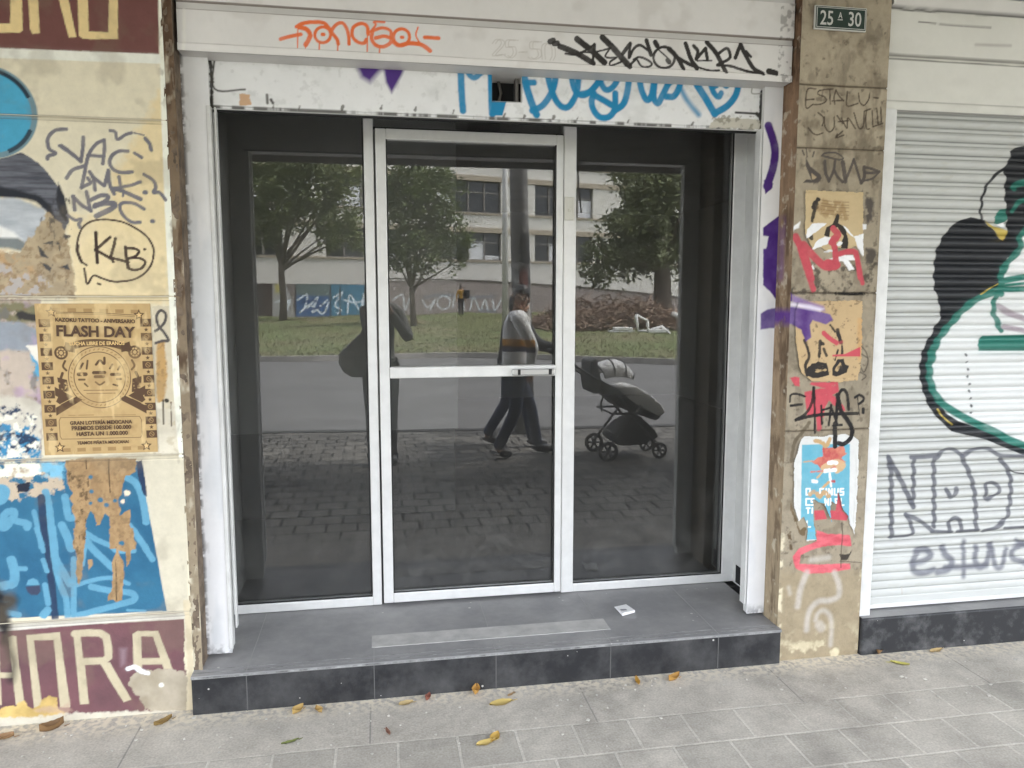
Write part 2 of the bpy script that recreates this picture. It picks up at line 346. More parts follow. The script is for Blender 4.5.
# ------------------------------------------------------------------ ground
def paver_mat():
    m = bpy.data.materials.new('grey_sidewalk_pavers'); m.use_nodes = True; n = m.node_tree.nodes; l = m.node_tree.links
    b = n['Principled BSDF']; b.inputs['Roughness'].default_value = .85; b.inputs['Specular IOR Level'].default_value = .3
    tc = n.new('ShaderNodeTexCoord'); sep = n.new('ShaderNodeSeparateXYZ'); l.new(tc.outputs['Object'], sep.inputs[0])
    jw = n.new('ShaderNodeMapRange'); jw.inputs['From Min'].default_value = -1.4; jw.inputs['From Max'].default_value = -.7; jw.inputs['To Min'].default_value = .013; jw.inputs['To Max'].default_value = .0055; l.new(sep.outputs['Y'], jw.inputs['Value'])
    mp = n.new('ShaderNodeMapping'); mp.inputs['Location'].default_value = (-.035, .335, 0); l.new(tc.outputs['Object'], mp.inputs[0])
    wob = n.new('ShaderNodeTexNoise'); wob.inputs['Scale'].default_value = 7; l.new(tc.outputs['Object'], wob.inputs['Vector'])
    wa = n.new('ShaderNodeVectorMath'); wa.operation = 'SCALE'; wa.inputs['Scale'].default_value = .005; l.new(wob.outputs['Color'], wa.inputs[0])
    ad = n.new('ShaderNodeVectorMath'); ad.operation = 'ADD'; l.new(mp.outputs[0], ad.inputs[0]); l.new(wa.outputs[0], ad.inputs[1])
    br = n.new('ShaderNodeTexBrick'); br.offset = .5; br.inputs['Scale'].default_value = 1; l.new(jw.outputs[0], br.inputs['Mortar Size'])
    br.inputs['Mortar Smooth'].default_value = .3; br.inputs['Bias'].default_value = -.1
    br.inputs['Brick Width'].default_value = .2035; br.inputs['Row Height'].default_value = .186
    l.new(ad.outputs[0], br.inputs['Vector'])
    br.inputs['Color1'].default_value = (.44, .415, .365, 1); br.inputs['Color2'].default_value = (.54, .505, .445, 1)
    # joints: sand swept against the facade, dark dirt towards the kerb
    my = n.new('ShaderNodeMapRange'); my.inputs['From Min'].default_value = -1.1; my.inputs['From Max'].default_value = -.75
    l.new(sep.outputs['Y'], my.inputs['Value'])
    mj = n.new('ShaderNodeMixRGB'); mj.inputs['Color1'].default_value = (.028, .027, .026, 1); mj.inputs['Color2'].default_value = (.60, .57, .505, 1); l.new(my.outputs[0], mj.inputs['Fac'])
    l.new(mj.outputs[0], br.inputs['Mortar'])
    dk = n.new('ShaderNodeMapRange'); dk.inputs['From Min'].default_value = -2.3; dk.inputs['From Max'].default_value = -.7; dk.inputs['To Min'].default_value = .22; dk.inputs['To Max'].default_value = 1.0; l.new(sep.outputs['Y'], dk.inputs['Value'])
    dks = n.new('ShaderNodeVectorMath'); dks.operation = 'SCALE'; l.new(br.outputs['Color'], dks.inputs[0]); l.new(dk.outputs[0], dks.inputs['Scale'])
    # plain cement strip along the wall
    st = n.new('ShaderNodeMath'); st.operation = 'GREATER_THAN'; st.inputs[1].default_value = -.333
    wy = n.new('ShaderNodeMath'); wy.operation = 'MULTIPLY_ADD'; wy.inputs[1].default_value = .03; l.new(wob.outputs['Fac'], wy.inputs[0]); 
    sub = n.new('ShaderNodeMath'); sub.operation = 'SUBTRACT'; l.new(sep.outputs['Y'], sub.inputs[0]); sub.inputs[1].default_value = .015
    l.new(sub.outputs[0], wy.inputs[2]); l.new(wy.outputs[0], st.inputs[0])
    mc = n.new('ShaderNodeMixRGB'); mc.inputs['Color2'].default_value = (.53, .495, .435, 1); l.new(st.outputs[0], mc.inputs['Fac']); l.new(dks.outputs[0], mc.inputs['Color1'])
    # seams of the strip
    bs = n.new('ShaderNodeTexBrick'); bs.offset = 0; bs.inputs['Scale'].default_value = 1; bs.inputs['Brick Width'].default_value = .80; bs.inputs['Row Height'].default_value = 3; bs.inputs['Mortar Size'].default_value = .0035; bs.inputs['Mortar Smooth'].default_value = .4
    mp2 = n.new('ShaderNodeMapping'); mp2.inputs['Location'].default_value = (.06, 1.5, 0); l.new(tc.outputs['Object'], mp2.inputs[0]); l.new(mp2.outputs[0], bs.inputs['Vector'])
    mse = n.new('ShaderNodeMath'); mse.operation = 'MULTIPLY'; l.new(bs.outputs['Fac'], mse.inputs[0]); l.new(st.outputs[0], mse.inputs[1])
    mcs = n.new('ShaderNodeMixRGB'); mcs.inputs['Color2'].default_value = (.33, .315, .29, 1); l.new(mse.outputs[0], mcs.inputs['Fac']); l.new(mc.outputs[0], mcs.inputs['Color1'])
    # mottling, stains, pale spills
    nz = n.new('ShaderNodeTexNoise'); nz.inputs['Scale'].default_value = 3.2; nz.inputs['Detail'].default_value = 10; nz.inputs['Roughness'].default_value = .68; l.new(tc.outputs['Object'], nz.inputs['Vector'])
    r1 = n.new('ShaderNodeMapRange'); r1.inputs['From Min'].default_value = .3; r1.inputs['From Max'].default_value = .7; r1.inputs['To Min'].default_value = .66; r1.inputs['To Max'].default_value = 1.16; l.new(nz.outputs['Fac'], r1.inputs['Value'])
    sc = n.new('ShaderNodeVectorMath'); sc.operation = 'SCALE'; l.new(mcs.outputs[0], sc.inputs[0]); l.new(r1.outputs[0], sc.inputs['Scale'])
    n2 = n.new('ShaderNodeTexNoise'); n2.inputs['Scale'].default_value = 11; n2.inputs['Detail'].default_value = 8; n2.inputs['Roughness'].default_value = .75; l.new(tc.outputs['Object'], n2.inputs['Vector'])
    r2 = n.new('ShaderNodeMapRange'); r2.inputs['From Min'].default_value = .62; r2.inputs['From Max'].default_value = .72; r2.inputs['To Max'].default_value = .5; l.new(n2.outputs['Fac'], r2.inputs['Value'])
    m3 = n.new('ShaderNodeMixRGB'); m3.inputs['Color2'].default_value = (.64, .63, .60, 1); l.new(r2.outputs[0], m3.inputs['Fac']); l.new(sc.outputs[0], m3.inputs['Color1'])
    n6 = n.new('ShaderNodeTexNoise'); n6.inputs['Scale'].default_value = 1.7; n6.inputs['Detail'].default_value = 12; n6.inputs['Roughness'].default_value = .78; l.new(tc.outputs['Object'], n6.inputs['Vector'])
    r6 = n.new('ShaderNodeMapRange'); r6.inputs['From Min'].default_value = .50; r6.inputs['From Max'].default_value = .64; r6.inputs['To Max'].default_value = .55; l.new(n6.outputs['Fac'], r6.inputs['Value'])
    m6 = n.new('ShaderNodeMixRGB'); m6.inputs['Color2'].default_value = (.25, .235, .205, 1); l.new(r6.outputs[0], m6.inputs['Fac']); l.new(m3.outputs[0], m6.inputs['Color1'])
    n7 = n.new('ShaderNodeTexNoise'); n7.inputs['Scale'].default_value = 130; n7.inputs['Detail'].default_value = 3; l.new(tc.outputs['Object'], n7.inputs['Vector'])
    r7 = n.new('ShaderNodeMapRange'); r7.inputs['From Min'].default_value = .3; r7.inputs['From Max'].default_value = .7; r7.inputs['To Min'].default_value = .84; r7.inputs['To Max'].default_value = 1.14; l.new(n7.outputs['Fac'], r7.inputs['Value'])
    m7 = n.new('ShaderNodeVectorMath'); m7.operation = 'SCALE'; l.new(m6.outputs[0], m7.inputs[0]); l.new(r7.outputs[0], m7.inputs['Scale'])
    # grit band at the foot of the step
    gm = n.new('ShaderNodeMapRange'); gm.inputs['From Min'].default_value = -.16; gm.inputs['From Max'].default_value = -.05; l.new(wy.outputs[0], gm.inputs['Value'])
    n4 = n.new('ShaderNodeTexNoise'); n4.inputs['Scale'].default_value = 45; n4.inputs['Detail'].default_value = 6; l.new(tc.outputs['Object'], n4.inputs['Vector'])
    r4 = n.new('ShaderNodeMapRange'); r4.inputs['From Min'].default_value = .42; r4.inputs['From Max'].default_value = .56; l.new(n4.outputs['Fac'], r4.inputs['Value'])
    g4 = n.new('ShaderNodeMath'); g4.operation = 'MULTIPLY'; l.new(gm.outputs[0], g4.inputs[0]); l.new(r4.outputs[0], g4.inputs[1])
    m5 = n.new('ShaderNodeMixRGB'); m5.inputs['Color2'].default_value = (.70, .635, .51, 1); l.new(g4.outputs[0], m5.inputs['Fac']); l.new(m7.outputs[0], m5.inputs['Color1'])
    # small pale and dark crumbs
    out = m5.outputs[0]
    for sc_, thr, colr in ((17, .07, (.62, .6, .55, 1)), (13, .06, (.09, .085, .08, 1))):
        vo = n.new('ShaderNodeTexVoronoi'); vo.inputs['Scale'].default_value = sc_; l.new(tc.outputs['Object'], vo.inputs['Vector'])
        lt = n.new('ShaderNodeMath'); lt.operation = 'LESS_THAN'; l.new(vo.outputs['Distance'], lt.inputs[0])
        tm = n.new('ShaderNodeMath'); tm.operation = 'MULTIPLY_ADD'; tm.inputs[1].default_value = thr*3; tm.inputs[2].default_value = -thr*1.35; l.new(n2.outputs['Fac'], tm.inputs[0]); l.new(tm.outputs[0], lt.inputs[1])
        mm = n.new('ShaderNodeMixRGB'); mm.inputs['Color2'].default_value = colr; l.new(lt.outputs[0], mm.inputs['Fac']); l.new(out, mm.inputs['Color1']); out = mm.outputs[0]
    l.new(out, b.inputs['Base Color'])
    # relief
    iv = n.new('ShaderNodeMath'); iv.operation = 'SUBTRACT'; iv.inputs[0].default_value = 1; l.new(br.outputs['Fac'], iv.inputs[1])
    mxh = n.new('ShaderNodeMath'); mxh.operation = 'MAXIMUM'; l.new(iv.outputs[0], mxh.inputs[0]); l.new(st.outputs[0], mxh.inputs[1])
    ah = n.new('ShaderNodeMath'); ah.operation = 'MULTIPLY_ADD'; ah.inputs[1].default_value = .35; l.new(n4.outputs['Fac'], ah.inputs[0]); l.new(mxh.outputs[0], ah.inputs[2])
    bp = n.new('ShaderNodeBump'); bp.inputs['Strength'].default_value = .6; bp.inputs['Distance'].default_value = .005; l.new(ah.outputs[0], bp.inputs['Height']); l.new(bp.outputs[0], b.inputs['Normal'])
    return m
def sheet(name, pts, z, material, kind='structure'):
    me = bpy.data.meshes.new(name); me.from_pydata([(x, y, z if not hasattr(z, '__len__') else z[i]) for i, (x, y) in enumerate(pts)], [], [tuple(range(len(pts)))])
    me.materials.append(material); o = link(name, me); tag(o, kind=kind)
    if me.polygons[0].normal.z < 0: me.flip_normals()
    return o
KERB = [(-40, -6.6), (-6, -5.3), (-1.3, -5.1), (.6, -4.92), (3.6, -4.73), (10, -4.6), (40, -4.6)]
def kerb_y(x, off=0):
    return float(np.interp(x, [k[0] for k in KERB], [k[1] for k in KERB]))+off
tag(sheet('sidewalk', [(k[0], k[1]+.16) for k in KERB]+[(40, 12), (-40, 12)], 0.0, paver_mat()), kind='structure')
M_asphalt = mat('asphalt', (.095, .092, .088), .9, var=.18, vscale=1.2, bump=.4, bscale=60)
M_kerb = mat('dark_kerb_stone', (.022, .021, .020), .9, var=.3, vscale=5, bump=.4)
tag(sheet('ground', [(-300, -300), (300, -300), (300, 300), (-300, 300)], -.30, mat('bare_earth', (.12, .10, .07), 1)), kind='structure')
sheet('road', [(-60, -45), (60, -45), (60, -4), (-60, -4)], -.13, M_asphalt)
kb = MB()
for a, b in zip(KERB[:-1], KERB[1:]):
    A, B, c, d = (a[0], a[1]), (b[0], b[1]), (b[0], b[1]+.16), (a[0], a[1]+.16)
    kb.add([(*A, -.14), (*B, -.14), (*c, -.14), (*d, -.14), (*A, .006), (*B, .006), (*c, .006), (*d, .006)], [(4, 5, 6, 7), (0, 1, 5, 4), (3, 7, 6, 2)])
tag(kb.build('kerb', M_kerb), kind='structure')

# ------------------------------------------------------------------ canopy (the upper floor's overhang) over the pavement
root = empty('concrete_canopy', (0, -2, 2.93), 'deep plain concrete overhang of the upper floor, roofing the pavement and the shop', 'canopy')
CZ, CY = 2.69, -2.86
MB().box((-14, CY, CZ), (16, 8.6, CZ+.24)).build('slab', M_soffit, root)
MB().box((-14, .05, CZ+.242), (16, 8.6, 6.6)).build('added_storey', mat('added_storey_wall', (.5, .46, .4), .85), root)  # unseen storey, added to shade the pavement and part of the road
MB().box((-14, CY-.04, CZ-.05), (16, CY, CZ+.25)).build('drip_edge', mat('canopy_edge', (.2, .195, .19), .9), root)
MB().box((1.64, CY+.01, CZ-.03), (1.73, -.05, CZ)).build('joint_strip', M_seal, root)
cb = MB(); cb.tube([(1.75, CY+.02, CZ-.02), (1.76, CY+.02, CZ-.2), (1.79, CY+.01, CZ-.42)], .008, 6)
tag(cb.build('hanging_cable', M_seal), 'short black cable end hanging from the canopy edge', 'cable')

# ------------------------------------------------------------------ the shop behind the glass
root = empty('shop_interior', (.5, 4, 0), 'dim empty shop room with pale back wall seen through the glass', 'room')
wl_ = MB(); wl_.box((-2.2, 7.6, .11), (4.2, 7.7, CZ)); wl_.box((-2.3, .53, .11), (-2.2, 7.7, CZ)); wl_.box((4.2, .53, .11), (4.3, 7.7, CZ))
wl_.build('wall', M_room, root)
MB().box((-2.2, .46, .05), (4.2, 7.6, .135)).build('floor', M_roomfloor, root)
PXR = at1(457, 300, 2.0)[0]; PZB = at1(430, 429, 2.0)[1]
MB().box((-2.2, 2.0, PZB), (PXR, 2.06, 2.60)).build('partition', mat('partition_panel', (.42, .42, .41), .8), root)
MB().box((-2.2, 2.01, .136), (PXR-.02, 2.05, PZB)).build('partition_base', M_roomfloor, root)

# ------------------------------------------------------------------ entrance step
root = empty('entrance_step', (.46, .2, 0), 'wide low step of black tiles in front of the glass door', 'step')
XL, XR, YF, ZT = -.695, 1.607, -.045, .15
MB().box((XL, YF+.004, -.02), (XR, YF+.02, ZT-.012)).build('riser', M_riser, root)
MB().box((XL, YF-.004, ZT-.012), (XR, .60, ZT)).build('tread', M_tread, root)
n_ = MB()
n_.box((XL, YF-.006, ZT-.009), (XR, YF-.0035, ZT-.004)); n_.box((XL, YF+.018, ZT+.0002), (XR, YF+.021, ZT+.0012)); n_.box((XL, YF+.044, ZT+.0002), (XR, YF+.046, ZT+.0012))
n_.build('nosing', M_nosing, root)
g = MB()
for x in (-.505, -.046, .418, .878, 1.333):
    g = MB(); g.box((x-.0018, YF+.002, 0), (x+.0018, YF+.006, ZT-.013)); g.build('grout', mat('riser_grout', (.11, .11, .108), .9), root)
    g = MB(); g.box((x-.0016, YF, ZT), (x+.0016, .48, ZT+.0012)); g.build('grout', M_grout, root)
MB().box((-.055, .073, ZT), (.912, .178, ZT+.0022)).build('tape_residue', mat('tape_residue', (.42, .415, .40), .7, var=.12, vscale=14, col2=(.50, .49, .47)), root)
sb = MB(); sb.box((-.01, YF+.02, -.02), (0, .6, ZT-.013))
c_ = [(.995, .283), (1.052, .293), (1.066, .214), (1.0, .186)]
cd = MB(); cd.add([(x, y, ZT+.003) for x, y in c_]+[(x, y, ZT+.0045+.004*i) for i, (x, y) in enumerate(c_)][:4], [(0, 1, 2, 3), (7, 6, 5, 4), (0, 4, 5, 1), (1, 5, 6, 2), (2, 6, 7, 3), (3, 7, 4, 0)])
co_ = cd.build('paper_card', mat('white_card', (.88, .88, .88), .6)); tag(co_, 'small crumpled white card lying on the step in front of the right pane', 'card')
pr = MB(); pr.add([(1.0, .2, ZT+.0215), (1.03, .21, ZT+.0170), (1.028, .225, ZT+.0165), (.998, .216, ZT+.0215)], [(0, 1, 2, 3)]); pr.build('printing', mat('grey_print', (.25, .25, .27), .6), co_)

# ------------------------------------------------------------------ glazing: two windows and the door
FY0, FY1 = .485, .535
def pane(name, x0, x1, z0, z1, y, parent): return MB().box((x0, y, z0), (x1, y+.006, z1)).build(name, M_glass, parent)
def frame_bar(mb, a, b): mb.bbox(a, b, .004)
HT = 2.66
r = empty('shop_window', (-.35, .5, ZT), 'fixed glass pane left of the door with thin aluminium frame', 'window', 'fixed panes beside the door')
f = MB(); frame_bar(f, (-.665, FY0, ZT+.002), (-.052, FY1, .192)); frame_bar(f, (-.668, FY0, .190), (-.632, FY1, HT)); frame_bar(f, (-.053, FY0-.002, ZT+.004), (-.013, FY1, HT))
f.build('frame', M_alu, r); pane('pane', -.634, -.05, .19, HT, GL, r)
f = MB(); f.box((-.632, FY0+.004, .192), (-.0545, FY0+.012, .197)); f.box((-.0595, FY0+.004, .197), (-.0545, FY0+.012, HT)); f.build('seal', M_seal, r)
r = empty('shop_window', (1.22, .5, ZT), 'fixed glass pane right of the door, reflecting the baby stroller', 'window', 'fixed panes beside the door')
f = MB(); frame_bar(f, (.857, FY0, ZT+.002), (1.655, FY1, .192)); frame_bar(f, (1.592, FY0, .190), (1.657, FY1, HT)); frame_bar(f, (.801, FY0-.003, ZT+.003), (.858, FY1, HT))
f.build('frame', M_alu, r); pane('pane', .856, 1.594, .19, HT, GL, r)
f = MB(); f.box((.8585, FY0+.004, .192), (1.592, FY0+.012, .196)); f.box((1.587, FY0+.004, .196), (1.5915, FY0+.012, HT)); f.build('seal', M_seal, r)
f = MB(); f.bbox((.803, FY0-.014, 1.845), (.845, FY0-.003, 1.945), .003); f.bbox((.817, FY0-.02, 1.880), (.832, FY0-.014, 1.895), .002)
f.build('lock_plate', mat('cream_plastic', (.66, .65, .58), .5), r)
r = empty('glass_door', (.4, .48, ZT), 'narrow aluminium framed glass door with a push bar across its middle', 'door')
DY0, DY1 = .472, .514
f = MB(); frame_bar(f, (-.005, DY0, .163), (.038, DY1, 2.205)); frame_bar(f, (.766, DY0, .163), (.797, DY1, 2.205))
frame_bar(f, (.038, DY0, .163), (.766, DY1, .207)); frame_bar(f, (.038, DY0, 2.162), (.766, DY1, 2.205)); f.build('frame', M_alu, r)
f = MB(); frame_bar(f, (.038, DY0-.006, 1.164), (.766, DY1, 1.212)); f.build('push_bar', M_alu, r)
h_ = MB(); h_.bbox((.565, DY0-.034, 1.170), (.758, DY0-.020, 1.199), .006); h_.bbox((.568, DY0-.022, 1.172), (.60, DY0-.006, 1.197), .003); h_.bbox((.724, DY0-.022, 1.172), (.756, DY0-.006, 1.197), .003)
hh = h_.build('handle', mat('brushed_handle', (.55, .55, .54), .3, .6), r)
hk = MB(); hk.bbox((.59, DY0-.0365, 1.173), (.602, DY0-.0335, 1.197), .001); hk.bbox((.728, DY0-.0365, 1.173), (.742, DY0-.0335, 1.197), .001); hk.build('end_cap', M_seal, hh)
pane('pane', .036, .768, .205, 1.166, .498, r); pane('pane', .036, .768, 1.210, 2.164, .498, r)
f = MB()
for a, b in (((.038, DY0+.004, .207), (.766, DY0+.012, .211)), ((.0385, DY0+.004, .211), (.043, DY0+.012, 2.162)), ((.7615, DY0+.004, .211), (.766, DY0+.012, 2.162))): f.box(a, b)
f.build('seal', M_seal, r)
r = empty('transom', (.4, .5, 2.2), 'dark glass strip above the door, half hidden by the rolled shutter', 'window')
pane('pane', -.014, .802, 2.215, HT, .505, r)
MB().box((-.012, .5, 2.206), (.80, .512, 2.215)).build('seal', M_seal, r)
# solid walls of the recess and head
r = empty('recess_lining', (.4, .3, ZT), 'pale metal lining on both sides of the door recess', 'lining')
f = MB(); f.box((-.70, .135, ZT+.001), (-.662, .54, 2.9)); f.build('cheek', M_white, r)
f = MB(); f.box((1.652, .135, ZT+.001), (1.70, .54, 2.9)); f.build('cheek', mat('grey_white_metal', (.56, .56, .54), .5, var=.08, vscale=6), r)
f = MB(); f.box((1.6495, .33, ZT+.01), (1.6515, .455, ZT+.095)); f.build('notch', M_dark, r)
#@@PART3
# ------------------------------------------------------------------ painted facade
M_paintwall = paint_mat('painted_plaster', .8, .35, 110, .10, 22)
M_paintstone = paint_mat('tagged_stone', .9, .5, 140, .16, 26)
M_paintmetal = paint_mat('painted_sheet_metal', .5, .12, 60, .05, 8, .4)
M_paper = paint_mat('pasted_paper', .85, .15, 200, .07, 30)
G1 = C(108, 106, 113)
S8 = .125

# --- mural wall at the left
root = empty('mural_wall', (-1.2, 0, 0), 'cream plastered wall with blue mural, grey and black tags and maroon lettered bands', 'wall')
w_ = MB(); w_.box((-7, .004, -.02), (-.698, .45, CZ)); w_.box((-7, -.003, -.01), (-1.752, .004, CZ)); w_.box((-1.752, -.0005, 2.752), (-.698, .004, CZ))
w_.build('wall_body', M_cream, root)
cv = Canvas(-1.752, -.695, -.01, 2.752, .0034, 0.0, C(212, 204, 180, .86))
X, Z = cv.X, cv.Z
cream2 = C(216, 199, 160)
cv.fill([(160, 92), (150, 110), (136, 135), (126, 155), (112, 172), (108, 200), (78, 260), (70, 305), (170, 305), (168, 95)], C(213, 196, 156), soft=.03, rough=.02)
cv.fill([(64, 215), (100, 215), (135, 240), (160, 300), (72, 300)], C(216, 199, 160), soft=.03, rough=.02, a=.8)
# maroon band and its letters
cv.fill([(-90, -60), (157, -60), (159, 54), (60, 51), (0, 48.5), (-90, 44)], C(92, 60, 56, .62), rough=.001)
cv.stroke([(-90, 49), (0, 53), (80, 56), (162, 59)], 9, C(216, 212, 200, .75), rough=.001)
LT = C(190, 170, 124, .62)
for p in ([(85,-120),(175,-120),(183,245),(160,262),(-20,262),(-20,190),(80,185)], [(220,-120),(300,-120),(318,265),(260,272),(240,230)],
          [(440,-120),(510,-120),(545,-20),(612,295),(550,302),(465,-20)], [(615,-120),(700,-120),(710,250),(865,258),(875,-120),(945,-120),(943,310),(760,315),(660,310),(632,285)]):
    cv.fill(Q(0, 0, S8, p), LT, rough=.0015)
# blue disc, grey brow, peeling face
cc = cv.P([(-12, 112)])[0]; R_ = float(cv.P([(38.5, 114)])[0][0]-cc[0])
dd = np.hypot(X-cc[0], Z-cc[1])
def ring(r0, r1, col, a=1, cond=None):
    k = np.clip((dd-r0)/.004+.5, 0, 1)*np.clip((r1-dd)/.004+.5, 0, 1)*a
    if cond is not None: k = k*cond
    cv.c[:] = cv.c*(1-k[..., None])+np.asarray(col)*k[..., None]
ring(-1, R_*.98, C(108, 136, 146)); ring(-1, R_*.86, C(74, 156, 188))
ang = np.degrees(np.arctan2(Z-cc[1], X-cc[0]))
ring(R_*.84, R_*.93, C(30, 42, 56), .95, np.clip((np.abs(ang-52)-0 < 30)*1.0+(np.abs(ang+45) < 22)*.9, 0, 1))
dark1 = [(-60,160),(-5,160),(20,153),(28,155),(40,165),(52,178),(62,192),(66,205),(69,222),(64,232),(57,233),(50,215),(35,200),(18,197),(-60,193)]
cv.fill(dark1, C(72, 74, 82), rough=.004, streak=(10, 120, C(104, 106, 114)))
cv.fill([(-60,186),(-5,186),(20,190),(40,196),(52,206),(56,222),(50,214),(36,202),(18,198),(-60,195)], C(40, 43, 50), rough=.004, soft=.01)
cv.fill([(58,182),(64,196),(68,212),(66,222),(60,214),(56,200)], C(48, 50, 56), rough=.003, soft=.006)
cv.fill([(-60,195),(20,199),(45,210),(49,228),(44,243),(38,252),(32,260),(27,246),(20,240),(-60,238)], C(160, 166, 172), rough=.004, soft=.01, streak=(8, 40, C(184, 188, 192)))
cv.fill([(-60,224),(0,226),(14,232),(22,240),(10,239),(-60,234)], C(222, 222, 219), soft=.012)
cv.fill([(-60,237),(18,238),(27,244),(26,252),(8,248),(-60,247)], C(118, 124, 124), soft=.01)
cv.fill([(-60,250),(20,252),(48,212),(62,225),(68,240),(72,262),(76,298),(-60,297)], C(182, 164, 134, .95), rough=.012, soft=.006, streak=(30, 30, C(168, 152, 126, .95)))
cv.fill([(-60,246),(10,250),(30,262),(45,280),(40,297),(-60,297)], C(190, 154, 110, .95), rough=.02, soft=.02, a=.7, dry=.45)
cv.fill([(-60,262),(15,266),(52,280),(58,297),(-60,297)], C(170, 164, 160), rough=.02, soft=.02, dry=.5)
for p in ([(38,246),(44,250),(48,258),(40,256)], [(42,243),(55,241),(62,244),(60,249),(50,246)], [(64,233),(70,236),(68,240),(62,237)], [(40,262),(52,268),(50,272)], [(60,268),(68,264),(70,270)]):
    cv.fill(p, C(70, 70, 72), rough=.006, soft=.004, dry=.35)
cv.speck(.8, C(60, 60, 62), 75, .62, 3, (X > cv.P([(40, 240)])[0][0]) & (X < cv.P([(74, 240)])[0][0]) & (Z < cv.P([(60, 185)])[0][1]) & (Z > cv.P([(60, 297)])[0][1]), .45)
# lower left: scraped multicoloured area
zA, zB = cv.P([(30, 300)])[0][1], cv.P([(30, 460)])[0][1]; xA = cv.P([(43, 380)])[0][0]
reg = (Z < zA) & (Z > zB) & (X < xA)
cv.fill([(-120,299),(41,299),(43,380),(42,462),(-120,462)], C(172, 158, 146), rough=.004)
cv.fill([(-60,301),(25,303),(41,308),(41,322),(20,324),(-60,316)], C(120, 116, 90), soft=.012, rough=.008, dry=.35)
cv.fill([(10,310),(41,314),(41,322),(20,320)], C(58, 56, 54), soft=.008, rough=.006, dry=.4)
cv.fill([(-60,316),(20,322),(38,330),(41,345),(30,352),(-60,350)], C(140, 146, 154), soft=.012, rough=.01)
cv.fill([(26,346),(41,344),(41,366),(34,360),(30,352)], C(220, 216, 205), rough=.004)
cv.fill([(30,353),(40,366),(40,388),(33,380)], C(88, 156, 190), rough=.006, dry=.35)
cv.fill([(-60,352),(28,352),(36,395),(-60,400)], C(184, 170, 156), soft=.02, rough=.02)
cv.speck(.7, C(176, 150, 176), 16, .60, 8, reg & (Z > cv.P([(20, 420)])[0][1]))
cv.speck(.75, C(110, 108, 106), 24, .58, 12, reg, .6)
cv.fill([(-60,392),(30,398),(41,405),(41,462),(-60,462)], C(196, 190, 176), rough=.01, soft=.01)
cv.fill([(-60,420),(41,428),(41,462),(-60,462)], C(60, 128, 166), rough=.015, soft=.006, dry=.42, seed=3)
cv.fill([(-60,398),(36,404),(41,450),(-60,455)], C(44, 60, 84), rough=.02, soft=.004, dry=.56, seed=7)
cv.fill([(-60,412),(38,412),(41,460),(-60,460)], C(226, 220, 204), rough=.02, soft=.004, dry=.57, seed=21)
# right of the poster: worn strip
cv.fill([(153,306),(178,306),(182,456),(153,456)], C(192, 182, 158), rough=.006)
cv.fill([(157,342),(165,340),(167,380),(163,404),(158,408),(156,380)], C(176, 142, 92), rough=.006, soft=.008)
cv.fill([(154,402),(182,402),(184,456),(154,456)], C(206, 199, 180), rough=.01, dry=.4)
cv.stroke([(163, 400), (163.5, 424)], 1.5, C(50, 42, 38), smooth=False, dry=.3); cv.stroke([(171, 402), (171.5, 426)], 1.2, C(50, 42, 38), smooth=False, dry=.3); cv.disc((166.5, 400.5), 2.2, C(30, 26, 24), rough=.002)
# blue field
BL, LB, DB = C(58, 118, 150, 1.12), C(108, 168, 196, 1.12), C(44, 62, 90, 1.1)
cv.fill([(138,460),(186,460),(188,612),(166,612)], C(222, 214, 191, 1.12))
cv.fill([(-120,463),(138,461),(142,480),(147,505),(152,530),(157,556),(162,585),(167,611),(-120,624)], BL, rough=.001, streak=(7, 7, C(48, 104, 138, 1.12)))
cv.fill([(-120,463),(62,463),(66,490),(30,500),(-120,500)], C(184, 168, 146), rough=.02, soft=.006, dry=.46, seed=5)
cv.fill([(-60,463),(40,463),(40,476),(-60,478)], C(228, 222, 204), rough=.012, soft=.004, dry=.44, seed=2)
cv.fill([(40,462),(66,462),(64,478),(40,478)], C(120, 176, 200), rough=.012, soft=.02, dry=.4)
cv.fill([(16,484),(30,482),(29,491),(18,492)], C(36, 40, 54), rough=.006, dry=.35)
a_ = lambda p, w, c=LB, **k: cv.stroke(p, w, c, rough=.0018, **k)
q = lambda *p: Q(0, 450, S8, p)
for p, w in ((q((365,335),(385,420),(400,520),(420,780)), 7), (q((272,490),(300,620),(330,780)), 4.5), (q((520,375),(535,470),(550,540),(590,540)), 7), (q((495,600),(540,700),(570,790)), 8), (q((-60,330),(20,310),(40,340),(10,400),(-60,410)), 9), (q((20,600),(40,510),(110,490),(120,560),(220,590),(215,620)), 7), (q((-40,580),(30,620),(90,560)), 8)): a_(p, w)
q = lambda *p: Q(0, 530, S8, p)
a_(q((330,-260),(350,-30),(390,200),(410,400),(440,700)), 7, DB)
for p, w in ((q((415,-20),(430,120),(445,230),(500,330),(560,430)), 7.5), (q((430,210),(470,400),(530,560),(540,690)), 6), (q((590,230),(590,450),(590,690)), 5.5), (q((290,-10),(330,90),(345,170)), 4.5), (q((345,240),(375,330)), 4.5), (q((360,440),(375,520),(385,590)), 5.5), (q((350,680),(380,640)), 8), (q((90,240),(115,330),(110,420),(60,440),(10,450)), 9), (q((150,310),(200,310)), 5), (q((60,660),(150,680)), 6)): a_(p, w)
cv.fill(q((210,440),(225,400),(265,385),(300,400),(320,445)), LB); cv.fill(q((205,455),(320,440),(325,490),(300,520),(250,520),(220,495)), C(58, 66, 88))
q = lambda *p: Q(80, 530, S8, p)
